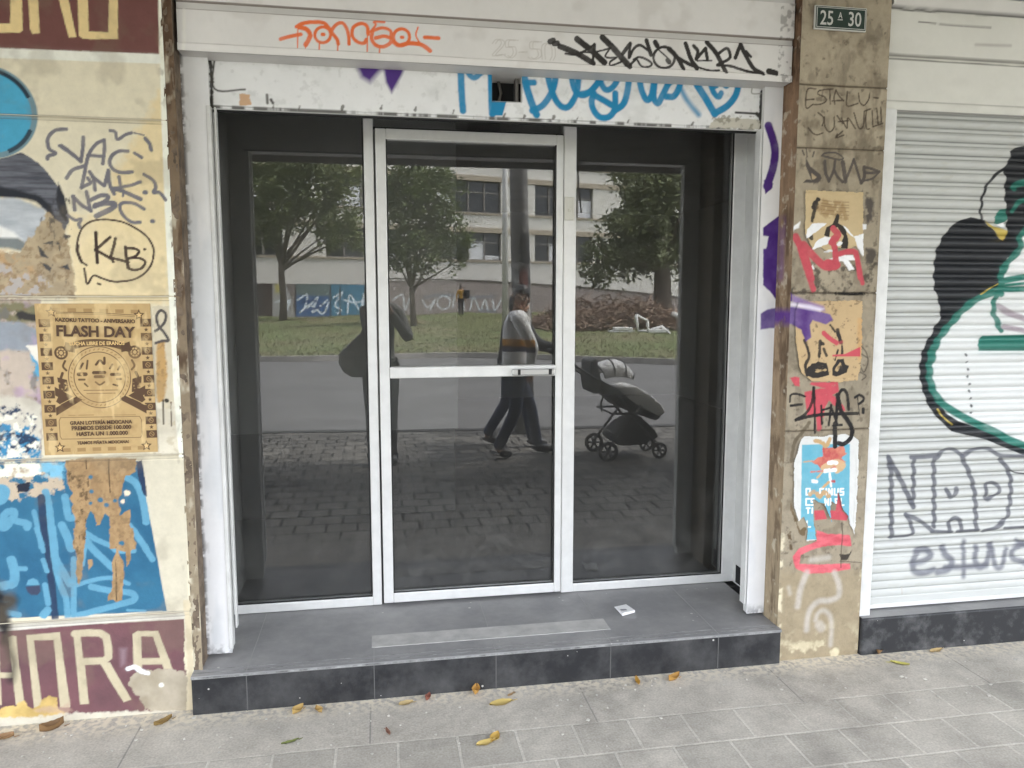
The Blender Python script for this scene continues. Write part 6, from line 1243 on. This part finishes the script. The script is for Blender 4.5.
def person(loc, label, J, skin, top_m, leg_m, shoe_m, hair='short', look=(1, 0, 0), glasses=False, extra_top=.018, scale=1.0, hands=(True, True), bun=False, stripes=None):
    """J: joints as local offsets from loc (metres): pelvis, chest, neck, head, and for L/R: sh, el, wr, hd(dir), hip, kn, an, toe"""
    root = empty('person', loc, label, 'person'); L = Vector(loc); W = {k: L+Vector(v) for k, v in J.items()}
    # body: one continuous skin
    js, es, ix = [], [], {}
    def add(k, p, r, par=None):
        ix[k] = len(js); js.append((Vector(p), r))
        if par is not None: es.append((ix[par], ix[k]))
    add('pelvis', W['pelvis'], (.098, .07)); add('waist', W['pelvis'].lerp(W['chest'], .45), (.085, .06), 'pelvis'); add('chest', W['chest'], (.10, .07), 'waist')
    add('neck0', W['chest'].lerp(W['neck'], .75), .07, 'chest'); add('neck', W['neck'], .052, 'neck0'); add('skull', W['neck'].lerp(W['head'], .6), .05, 'neck')
    for s_ in 'LR':
        add('sh'+s_, W['sh'+s_], .058, 'neck0'); add('el'+s_, W['el'+s_], .042, 'sh'+s_); add('wr'+s_, W['wr'+s_], .028, 'el'+s_)
        hd = Vector(J['hd'+s_]).normalized(); fa = (W['wr'+s_]-W['el'+s_]).normalized(); sd_ = hd.cross(Vector((0, 0, 1))); sd_ = sd_.normalized() if sd_.length > .1 else Vector((0, 1, 0)); nrm = hd.cross(sd_).normalized()
        pm = W['wr'+s_]+hd*.045; add('pm'+s_, pm, (.034, .018), 'wr'+s_)
        add('hip'+s_, W['hip'+s_], .070, 'pelvis'); add('th'+s_, W['hip'+s_].lerp(W['kn'+s_], .45), .064, 'hip'+s_); add('kn'+s_, W['kn'+s_], .048, 'th'+s_); add('cf'+s_, W['kn'+s_].lerp(W['an'+s_], .35), .044, 'kn'+s_); add('an'+s_, W['an'+s_], .030, 'cf'+s_)
        add('ft'+s_, W['an'+s_].lerp(W['toe'+s_], .6)+Vector((0, 0, -.01)), .024, 'an'+s_); add('toe'+s_, W['an'+s_].lerp(W['toe'+s_], .85), .018, 'ft'+s_)
        for q_, (off, ln) in enumerate(((.030, .062), (.011, .074), (-.010, .070), (-.029, .055))):
            b0 = pm+hd*.040+sd_*off; add('f%d%s' % (q_, s_), b0, .0095, 'pm'+s_); add('g%d%s' % (q_, s_), b0+hd*ln*.55+nrm*.012, .0085, 'f%d%s' % (q_, s_)); add('h%d%s' % (q_, s_), b0+hd*ln*.8+nrm*.036, .0075, 'g%d%s' % (q_, s_))
        add('t0'+s_, W['wr'+s_]+hd*.035+sd_*.040, .011, 'wr'+s_); add('t1'+s_, W['wr'+s_]+hd*.075+sd_*.052+nrm*.02, .009, 't0'+s_)
    body = skin_mesh('body', js, es, skin, root, 1)
    up = (W['head']-W['neck']).normalized(); fw = Vector(look); fw = (fw-up*fw.dot(up)).normalized()
    vs_, fs_, side = head_mesh(W['head'], fw, up)
    bm = bmesh.new(); bm.from_mesh(body.data); iv = body.matrix_world.inverted(); nv = [bm.verts.new(p) for p in vs_]
    for f in fs_:
        try: bm.faces.new([nv[i] for i in f]).smooth = True
        except Exception: pass
    bm.to_mesh(body.data); bm.free()
    for s_ in (-1, 1):
        m = MB(); e = W['head']+side*s_*.032+fw*.084+up*.004; m.ball(e, (.011, .011, .007), 8, 6); m.build('eye', M_eye, root)
        m = MB(); m.tube([e+side*s_*-.016+up*.020+fw*.004, e+up*.025+fw*.003, e+side*s_*.018+up*.018-fw*.006], .004, 5); m.build('eyebrow', M_hair, root)
        m = MB(); ec = W['head']+side*s_*.076-fw*.004; m.ball(ec, (.012+.012*abs(fw.x), .012+.012*abs(fw.y), .032), 8, 6); m.build('ear', skin, root)
    m = MB(); m.tube([W['head']+side*.024+fw*.087-up*.055, W['head']+fw*.097-up*.056, W['head']-side*.024+fw*.087-up*.055], [.004, .007, .004], 6); m.build('mouth', M_lip, root)
    # hair: shell over the skull
    m = MB(); n, mm = 24, 12; hv = []; hf = []
    for j in range(mm+1):
        for i in range(n):
            a = 2*math.pi*i/n; ca = math.cos(a); lo = -.15 if ca > .35 else (-.9 if hair == 'long' else -.55); lo = .42 if ca > .55 else lo
            v = lo+(1-lo)*j/mm; rr = math.sqrt(max(0, 1-v*v))**.85
            p = W['head']+fw*(ca*(.094*rr+.007))+side*(math.sin(a)*(.074*rr+.007))+up*(v*.118+.012*(j/mm)); hv.append(p)
    for j in range(mm):
        for i in range(n): hf.append((j*n+i, j*n+(i+1) % n, (j+1)*n+(i+1) % n, (j+1)*n+i))
    m.add(hv, hf, True)
    if bun: m.ball(W['head']-fw*.085+up*.075, .042, 10, 8)
    m.build('hair', M_hair, root)
    if glasses:
        m = MB()
        for s_ in (-1, 1):
            cc_ = W['head']+side*s_*.034+fw*.103+up*.004
            m.tube([cc_+side*(.026*math.cos(t))+up*(.020*math.sin(t)) for t in np.linspace(0, 6.2832, 13)], .0028, 5); m.tube([cc_+side*s_*.026, W['head']+side*s_*.080+fw*.0+up*.012], .0025, 5)
        m.tube([W['head']+side*.009+fw*.105+up*.006, W['head']-side*.009+fw*.105+up*.006], .0028, 5); m.build('glasses', mat('spectacle_frame', (.5, .47, .42), .3), root)
    e_ = extra_top
    # top
    js, es, ix = [], [], {}
    add('pelvis', W['pelvis']+Vector((0, 0, -.06)), (.142+e_*.6, .112+e_*.6)); add('p2', W['pelvis']+Vector((0, 0, .06)), (.132+e_, .104+e_), 'pelvis'); add('waist', W['pelvis'].lerp(W['chest'], .5), (.124+e_, .098+e_), 'p2'); add('chest', W['chest'], (.142+e_, .104+e_), 'waist'); add('neck0', W['chest'].lerp(W['neck'], .78), (.085+e_*.4, .075), 'chest')
    for s_ in 'LR':
        add('sh'+s_, W['sh'+s_], .064+e_*.7, 'neck0'); add('m'+s_, W['sh'+s_].lerp(W['el'+s_], .5), .054+e_*.8, 'sh'+s_); add('el'+s_, W['el'+s_], .049+e_*.8, 'm'+s_); add('wr'+s_, W['el'+s_].lerp(W['wr'+s_], .93), .036+e_*.5, 'el'+s_)
    tp = skin_mesh('top', js, es, top_m, root, 2)
    js, es, ix = [], [], {}
    add('pelvis', W['pelvis']+Vector((0, 0, .04)), (.130, .102))
    for s_ in 'LR':
        add('hip'+s_, W['hip'+s_], .094, 'pelvis'); add('th'+s_, W['hip'+s_].lerp(W['kn'+s_], .45), .084, 'hip'+s_); add('kn'+s_, W['kn'+s_], .066, 'th'+s_); add('cf'+s_, W['kn'+s_].lerp(W['an'+s_], .4), .060, 'kn'+s_); add('an'+s_, W['kn'+s_].lerp(W['an'+s_], 1.0), .056, 'cf'+s_)
    skin_mesh('trousers', js, es, leg_m, root, 2)
    for s_ in 'LR':
        d = (W['toe'+s_]-W['an'+s_]); hl = W['an'+s_]+Vector((0, 0, -.035))-Vector((d.x, d.y, 0)).normalized()*.035
        skin_mesh('shoe', [(W['an'+s_]+Vector((0, 0, .02)), .054), (hl, .050), (W['an'+s_].lerp(W['toe'+s_], .55)+Vector((0, 0, -.008)), .050), (W['toe'+s_]+Vector((0, 0, .010)), .042)], [(0, 1), (0, 2), (2, 3)], shoe_m, root, 1)
    return root, W
# the woman in pale grey, walking to the right, head turned to the window
M_sweat = mat('pale_grey_sweatshirt', (.80, .79, .77), .95, var=.06, vscale=12, bump=.3, bscale=40)
def band_mat(m, zlo, zmid, zhi):
    n = m.node_tree.nodes; l = m.node_tree.links; b = n['Principled BSDF']; src = b.inputs['Base Color'].links[0].from_socket
    g = n.new('ShaderNodeNewGeometry'); s = n.new('ShaderNodeSeparateXYZ'); l.new(g.outputs['Position'], s.inputs[0]); out = src
    for a, c_, col in ((zmid, zhi, (.62, .30, .04, 1)), (zlo, zmid, (.035, .03, .075, 1))):
        g1 = n.new('ShaderNodeMath'); g1.operation = 'GREATER_THAN'; g1.inputs[1].default_value = a; l.new(s.outputs['Z'], g1.inputs[0])
        g2 = n.new('ShaderNodeMath'); g2.operation = 'LESS_THAN'; g2.inputs[1].default_value = c_; l.new(s.outputs['Z'], g2.inputs[0])
        g3 = n.new('ShaderNodeMath'); g3.operation = 'LESS_THAN'; g3.inputs[1].default_value = 1.40; l.new(s.outputs['X'], g3.inputs[0])
        mu0 = n.new('ShaderNodeMath'); mu0.operation = 'MULTIPLY'; l.new(g1.outputs[0], mu0.inputs[0]); l.new(g2.outputs[0], mu0.inputs[1])
        mu = n.new('ShaderNodeMath'); mu.operation = 'MULTIPLY'; l.new(mu0.outputs[0], mu.inputs[0]); l.new(g3.outputs[0], mu.inputs[1])
        mx = n.new('ShaderNodeMixRGB'); mx.inputs['Color2'].default_value = col; l.new(mu.outputs[0], mx.inputs['Fac']); l.new(out, mx.inputs['Color1']); out = mx.outputs[0]
    l.new(out, b.inputs['Base Color'])
wy = -3.27
band_mat(M_sweat, mat_plane(508, 351, wy)[1], mat_plane(508, 345.5, wy)[1], mat_plane(508, 338.5, wy)[1])
M_jeans = mat('dark_blue_jeans', (.035, .045, .075), .9, var=.25, vscale=8); M_black = mat('black_cloth', (.018, .018, .02), .9, var=.2, vscale=9, bump=.3); M_shoe = mat('black_shoe', (.014, .014, .015), .5)
JW = dict(pelvis=(0, 0, .86), chest=(.01, 0, 1.20), neck=(.02, .0, 1.40), head=(.045, .01, 1.515), shL=(-.005, .165, 1.325), elL=(.12, .225, 1.06), wrL=(.09, .20, .875), hdL=(.1, -.1, -1), shR=(.03, -.165, 1.325), elR=(-.02, -.22, 1.08), wrR=(.06, -.20, .87), hdR=(.2, .05, -1),
    hipL=(.0, .085, .83), knL=(-.02, .09, .45), anL=(-.20, .09, .085), toeL=(-.05, .10, .03), hipR=(.0, -.085, .83), knR=(.16, -.085, .46), anR=(.235, -.085, .07), toeR=(.39, -.09, .035))
person((1.27, wy, 0), 'woman in pale grey sweatshirt with orange and navy stripe and glasses, walking by', JW, M_skin, M_sweat, M_jeans, M_shoe, 'short', look=(-.10, 1, -.03), glasses=True, bun=True)
# the second walker, in black, pushing the stroller
HX, HZ = mat_plane(553, 352, -3.1); HX2, HZ2 = HX, HZ
JB = dict(pelvis=(0, 0, .88), chest=(.04, 0, 1.22), neck=(.06, 0, 1.40), head=(.07, 0, 1.50), shL=(.07, .175, 1.33), elL=(.20, .24, 1.10), wrL=(.38, .36, 1.06), hdL=(.7, .5, -.1), shR=(.07, -.175, 1.33), elR=(.24, -.16, 1.10), wrR=(.38, .05, 1.06), hdR=(.7, .4, -.1),
    hipL=(0, .085, .85), knL=(.13, .09, .47), anL=(.20, .09, .07), toeL=(.36, .10, .035), hipR=(0, -.085, .85), knR=(-.04, -.085, .46), anR=(-.26, -.085, .10), toeR=(-.11, -.09, .03))
JB = {k: (v[0], v[1], v[2]*.965) if not k.startswith('hd') else v for k, v in JB.items()}
M_jacket = mat('black_jacket', (.014, .014, .016), .8, var=.25, vscale=9, bump=.4)
pb, WB = person((1.32, -3.80, 0), 'walker in black jacket half hidden behind the woman, pushing the stroller', JB, M_skin, M_jacket, M_jeans, M_shoe, 'long', look=(1, .1, -.1), extra_top=.03)
# the photographer in dark grey with a shoulder bag
M_dgrey = mat('dark_grey_jacket', (.11, .11, .105), .9, var=.25, vscale=9, bump=.4)
JP = dict(pelvis=(.0, 0, .93), chest=(0, .01, 1.28), neck=(0, .02, 1.47), head=(0, .05, 1.585), shL=(-.125, .02, 1.40), elL=(-.085, .17, 1.16), wrL=(-.075, .235, 1.42), hdL=(.45, .25, .8), shR=(.155, .02, 1.40), elR=(.255, .12, 1.15), wrR=(.075, .235, 1.42), hdR=(-.45, .25, .8),
    hipL=(-.085, 0, .90), knL=(-.085, .02, .49), anL=(-.08, .0, .08), toeL=(-.085, .16, .03), hipR=(.085, 0, .90), knR=(.085, .02, .49), anR=(.085, -.01, .08), toeR=(.10, .15, .03))
PX = .0
pp, WP = person((PX, -3.12, 0), 'photographer in dark grey jacket standing and holding up a phone', JP, M_skin, M_dgrey, M_black, M_shoe, 'short', look=(0, 1, -.1), extra_top=.008)
m = MB(); m.bbox((PX-.075, -2.862, 1.455), (PX+.075, -2.853, 1.53), .004); ph = m.build('phone', mat('black_phone', (.01, .01, .011), .25)); tag(ph, 'black phone held up sideways by the photographer', 'phone')
m = MB(); m.bbox((PX-.06, -2.853, 1.498), (PX-.035, -2.851, 1.525), .001); m.build('lens', M_eye, ph)
# shoulder bag
M_bag = mat('worn_grey_bag', (.20, .195, .18), .7, var=.35, vscale=10, bump=.4)
bp0 = [mat_plane(*p, -3.12) for p in ((364, 330), (352, 341), (340, 352), (338.5, 362), (343, 371), (352, 376), (368, 376), (374, 350))]
root = empty('shoulder_bag', (bp0[5][0], -3.12, bp0[5][1]), 'bulky dark grey shoulder bag hanging at the photographer\'s side', 'bag')
bm = bmesh.new(); n = len(bp0)
vv = [[bm.verts.new((x*(1 if k in (1, 2) else .93)+(0 if k in (1, 2) else .07*bp0[5][0]), yv, z)) for x, z in bp0] for k, yv in enumerate((-3.25, -3.20, -3.06, -3.00))]
for k in range(3):
    for i in range(n): bm.faces.new((vv[k][i], vv[k][(i+1) % n], vv[k+1][(i+1) % n], vv[k+1][i]))
bm.faces.new(vv[0][::-1]); bm.faces.new(vv[3]); bmesh.ops.recalc_face_normals(bm, faces=bm.faces[:])
bmesh.ops.bevel(bm, geom=bm.edges[:], offset=.012, segments=2, affect='EDGES', profile=.5)
me = bpy.data.meshes.new('bag_body'); bm.to_mesh(me); bm.free(); me.materials.append(M_bag); link('bag_body', me, root)
m = MB(); s0 = mat_plane(362, 331, -3.12); s1 = mat_plane(372, 316, -3.12)
m.tube([(s0[0], -3.0, s0[1]-.02), (s1[0], -3.04, s1[1]+.02), (s1[0]+.10, -3.12, 1.47), (s1[0]+.16, -3.22, 1.40)], [.018, .02, .022, .02], 6); m.build('strap', M_bag, root)
a, b2 = mat_plane(345, 350, -3.12), mat_plane(352, 368, -3.12); m = MB(); m.bbox((a[0]-.03, -3.005, b2[1]), (b2[0]+.02, -2.985, a[1]), .01); m.build('pocket', mat('bag_pocket', (.32, .31, .29), .7, var=.3, vscale=14), root)
# small figure by the far wall
b = gpos(461, -40)
JF = dict(JP); JF.update(elL=(-.24, .03, 1.14), wrL=(-.25, .08, .90), hdL=(0, .1, -1), elR=(.24, .03, 1.14), wrR=(.25, .08, .90), hdR=(0, .1, -1))
fr_, WF = person(b, 'tiny distant pedestrian in mustard jacket beside the graffiti wall', JF, M_skin, mat('mustard_jacket', (.40, .22, .04), .9), M_black, M_shoe, 'short', look=(1, .2, 0))
m = MB(); m.bbox((b[0]+.16, b[1]-.12, b[2]+.95), (b[0]+.50, b[1]+.14, b[2]+1.45), .05); m.tube([(b[0]+.2, b[1]+.12, b[2]+1.4), (b[0]+.1, b[1]+.2, b[2]+1.45)], .02, 5); tag(m.build('backpack', M_black), 'black backpack carried by the distant pedestrian in mustard', 'backpack')

# ------------------------------------------------------------------ the stroller
SYc = -3.10; SW = .24
def sp_(px, py, dy=0): x, z = mat_plane(px, py, SYc); return Vector((x, SYc+dy, z))
root = empty('baby_stroller', (sp_(628, 455).x, SYc, 0), 'dark baby stroller with pale grey hood and footmuff being pushed along the pavement', 'stroller')
M_sframe = mat('stroller_black_tube', (.016, .016, .017), .4); M_sfab = mat('stroller_dark_fabric', (.03, .03, .032), .9, var=.2, vscale=12); M_spale = mat('stroller_pale_grey', (.78, .77, .75), .9, var=.15, vscale=9, bump=.3); M_tyre = mat('tyre_rubber', (.012, .012, .012), .8); M_hub = mat('grey_hub', (.09, .09, .09), .5)
m = MB()
hA = [sp_(553, 352, -SW), sp_(551, 350, 0), sp_(553, 352, SW)]
for d in (-SW, SW):
    m.tube([sp_(553, 352, d), sp_(575, 368, d), sp_(603, 384, d), sp_(622, 408, d), sp_(648, 440, d*.8)], .014, 8)
    m.tube([sp_(633, 402, d), sp_(618, 422, d), sp_(603, 442, d)], .013, 8); m.tube([sp_(604, 410, d), sp_(634, 410, d)], .011, 8)
m.tube([sp_(610, 432, -SW), sp_(610, 432, SW)], .012, 8); m.tube([sp_(604, 410, -SW), sp_(604, 410, SW)], .010, 8); m.build('frame', M_sframe, root)
m = MB(); m.tube([sp_(553, 352, -SW), sp_(551, 350.5, -SW*.5), sp_(551, 350.5, SW*.5), sp_(553, 352, SW)], .018, 8); m.build('handle', M_sfab, root)
def extr(poly, w, mt, nm, bev=.015, yc=0):
    bm = bmesh.new(); P2 = [mat_plane(*p, SYc) for p in poly]
    f0 = [bm.verts.new((x, SYc+yc-w, z)) for x, z in P2]; f1 = [bm.verts.new((x, SYc+yc+w, z)) for x, z in P2]; n = len(P2)
    bm.faces.new(f0); bm.faces.new(f1[::-1])
    for i in range(n): bm.faces.new((f0[i], f1[i], f1[(i+1) % n], f0[(i+1) % n]))
    bmesh.ops.recalc_face_normals(bm, faces=bm.faces[:]); bmesh.ops.bevel(bm, geom=bm.edges[:], offset=bev, segments=3, affect='EDGES', profile=.5)
    me = bpy.data.meshes.new(nm); bm.to_mesh(me); bm.free(); me.materials.append(mt); me.polygons.foreach_set('use_smooth', [True]*len(me.polygons)); return link(nm, me, root)
extr([(600, 383), (612, 386), (625, 398), (640, 408), (655, 414), (650, 418), (632, 412), (614, 405), (603, 395)], .18, M_sfab, 'seat', .012)
extr([(611, 386), (630, 384), (645, 393), (656, 403), (659, 410), (654, 414), (642, 408), (626, 400)], .18, M_spale, 'footmuff', .018)
# hood: half shell of bowed ribs
m = MB(); nr, na = 7, 9; pv = sp_(606, 380); hv = []; hf = []
for i in range(nr):
    t = i/(nr-1); A = math.radians(138-112*t); 
    for j in range(na):
        g_ = math.pi*j/(na-1); rad = (.205-.015*t)*(.80+.20*math.sin(g_)); yy = -math.cos(g_)*.20
        hv.append(pv+Vector((math.cos(A)*rad*1.05+.06, yy, math.sin(A)*rad*(.35+.65*math.sin(g_)**.5)+.0)))
for i in range(nr-1):
    for j in range(na-1): hf.append((i*na+j, i*na+j+1, (i+1)*na+j+1, (i+1)*na+j))
m.add(hv, hf, True); m.add([v*1.0+Vector((0, 0, -.008)) for v in hv], [f[::-1] for f in hf], True)
hd_ = m.build('hood', M_spale, root)
m = MB()
for i in (0, 2, 4, 6): m.tube([hv[i*na+j]+Vector((0, 0, .002)) for j in range(na)], .006, 5)
m.build('hood_rib', M_sfab, hd_)
extr([(586, 360), (592, 357), (597, 380), (594, 392), (587, 391), (585, 378)], .17, mat('stroller_mesh_back', (.12, .12, .12), .9), 'back_panel', .015)
extr([(606, 436), (616, 424), (634, 413), (650, 428), (653, 434), (640, 441), (622, 443), (612, 442)], .17, M_sfab, 'basket', .02)
m = MB(); m.tube([sp_(598, 392, .2), sp_(595, 400, .2), sp_(596, 409, .2)], [.006, .012, .008], 6); m.build('strap', M_sfab, root)
def wheel(px, py, r, dy):
    c = sp_(px, py, dy); c.z = r
    m = MB(); n = 20; m.tube([c+Vector((r*.86*math.cos(t), 0, r*.86*math.sin(t))) for t in np.linspace(0, 2*math.pi, n+1)], r*.19, 8, cap=False); w_ = m.build('wheel', M_tyre, root)
    m = MB(); m.tube([c+Vector((0, -.02, 0)), c+Vector((0, .02, 0))], r*.22, 12)
    for k in range(6): t = k*math.pi/3; m.tube([c, c+Vector((r*.78*math.cos(t), 0, r*.78*math.sin(t)))], r*.11, 6)
    m.tube([c+Vector((r*.72*math.cos(t), 0, r*.72*math.sin(t))) for t in np.linspace(0, 2*math.pi, n+1)], r*.05, 6, cap=False); m.build('rim', M_hub, w_)
for d in (-SW, SW): wheel(601, 447, .092, d); wheel(653, 447, .075, d*.75)
for d in (-SW, SW):
    m = MB(); m.tube([sp_(603, 440, d), Vector((sp_(601, 447).x, SYc+d, .092))], .014, 6); m.build('fork', M_sframe, root)
    m = MB(); m.tube([sp_(648, 436, d*.75), Vector((sp_(653, 447).x, SYc+d*.75, .075))], .018, 6); m.build('fork', M_sframe, root)

# ------------------------------------------------------------------ fallen leaves and litter
def leaf(px, py, L, Wd, rot, curl, col, label, stem=.25, tilt=0.0):
    x, y = onground(px, py, .006); L *= 1.2; Wd *= 1.25; rg = np.random.default_rng(int(px*7+py)); nu, nv_ = 9, 5; vs_, fs_ = [], []
    for i in range(nu):
        u = i/(nu-1); w = Wd*math.sin(math.pi*u)**.7*(1-.25*u)*.5
        for j in range(nv_):
            v = (j/(nv_-1)-.5)*2; zz = curl*(abs(v)**1.6)*Wd*.6+curl*.5*L*(u-.45)**2*1.6+.003+rg.normal(0, .0007); vs_.append(((u-.5)*L, v*w*(1-.2*curl), zz))
    for i in range(nu-1):
        for j in range(nv_-1): fs_.append((i*nv_+j, (i+1)*nv_+j, (i+1)*nv_+j+1, i*nv_+j+1))
    k = len(vs_); vs_ += [(a, b2, c-.0012) for a, b2, c in vs_]; fs_ += [tuple(q_+k for q_ in f[::-1]) for f in fs_]
    m = MB(); Rz = Matrix.Rotation(rot, 3, 'Z') @ Matrix.Rotation(-tilt, 3, 'Y'); vs_ = [Rz @ Vector(v) for v in vs_]; dz = -min(v.z for v in vs_)+.001
    m.add([v+Vector((x, y, dz)) for v in vs_], fs_, True)
    e = Rz @ Vector((L*.5, 0, .004)); e2 = Rz @ Vector((L*(.5+stem), L*.06, .004)); m.tube([Vector((x, y, dz))+e, Vector((x, y, dz))+e2], [.0016, .0009], 5)
    tag(m.build('fallen_leaf', mat('leaf_'+label.split()[0], col, .7, var=.25, vscale=60, col2=tuple(min(.9, c_*.75) for c_ in col))), label, 'leaf', 'leaves on the pavement')
Yl, Or, Br, Rd_, Gn = (.80, .60, .20), (.62, .34, .08), (.30, .17, .07), (.32, .11, .07), (.22, .26, .07)
for a in ((501, 702, .075, .040, .15, .12, Yl, 'large flat yellow leaf lying below the step middle'), (486, 742, .06, .030, .3, .2, Yl, 'yellow leaf at the bottom edge, overlapped by a smaller one'), (495, 737, .045, .032, 1.0, .35, (.62, .40, .09), 'small yellow leaf curled on top of the bottom yellow leaf'),
          (476, 692, .045, .034, 1.3, .7, Or, 'upright curled brown orange leaf against the step'), (511, 694, .03, .012, .6, .5, (.45, .30, .15), 'thin brown leaf scrap between the two curled leaves'), (637.5, 681, .05, .018, 1.45, .5, (.6, .34, .06), 'narrow orange leaf standing on edge near the step'), (674, 679, .048, .034, .4, .7, Or, 'curled golden brown leaf under the right part of the step'),
          (298, 711, .042, .036, .8, .6, (.62, .42, .14), 'round tan leaf at the foot of the step, left side'), (319, 710, .032, .026, 2.2, .6, (.55, .36, .12), 'little curled tan leaf next to the round one'), (406, 703, .045, .03, .2, .3, (.66, .50, .24), 'pale tan leaf fragment by the step near the grout joint'), (428, 698, .028, .024, 1.1, .8, Rd_, 'tiny reddish curled leaf touching the step'),
          (290, 741, .05, .014, .35, .3, Gn, 'slim green leaf on the pavement'), (388, 732, .035, .014, 1.9, .6, (.30, .15, .10), 'withered dark red stalk leaf on the paving'), (52, 729, .062, .042, .5, .8, Br, 'crumpled brown leaf below the maroon band'), (4, 738, .05, .035, .2, .5, (.42, .25, .12), 'brown leaf at the left picture edge'), (163, 722, .055, .026, .7, .6, (.34, .22, .07), 'olive brown leaf left of the step corner'),
          (879, 652, .04, .03, .9, .8, Br, 'dark brown curl under the black shop step'), (936, 650, .06, .026, .25, .2, (.72, .52, .24), 'pale yellow leaf under the black shop step'), (900, 663, .06, .022, 2.6, .3, (.60, .55, .14), 'yellow green leaf in front of the black shop step')):
    leaf(*a)
# paint crumbs and paper bits on the pavement
rg = np.random.default_rng(4); m = MB()
for i in range(150):
    x = rg.uniform(-1.6, 3.2); y = -.06-abs(rg.normal(0, .22)); s_ = rg.uniform(.002, .006)*(1+.8*(rg.random() < .12)); a = rg.uniform(0, 3.1)
    p = [Vector((x+s_*math.cos(a+t)*rg.uniform(.6, 1.3), y+s_*math.sin(a+t)*rg.uniform(.6, 1.3), .002)) for t in (0, 1.6, 3.1, 4.7)]
    m.add(p+[q_+Vector((0, 0, .0025)) for q_ in p], [(4, 5, 6, 7), (0, 1, 5, 4), (1, 2, 6, 5), (2, 3, 7, 6), (3, 0, 4, 7)])
tag(m.build('grit', mat('pale_crumbs', (.58, .56, .51), .9, var=.35, vscale=3)), 'pale crumbs of paint and grit scattered on the pavement', 'grit', kind='stuff')
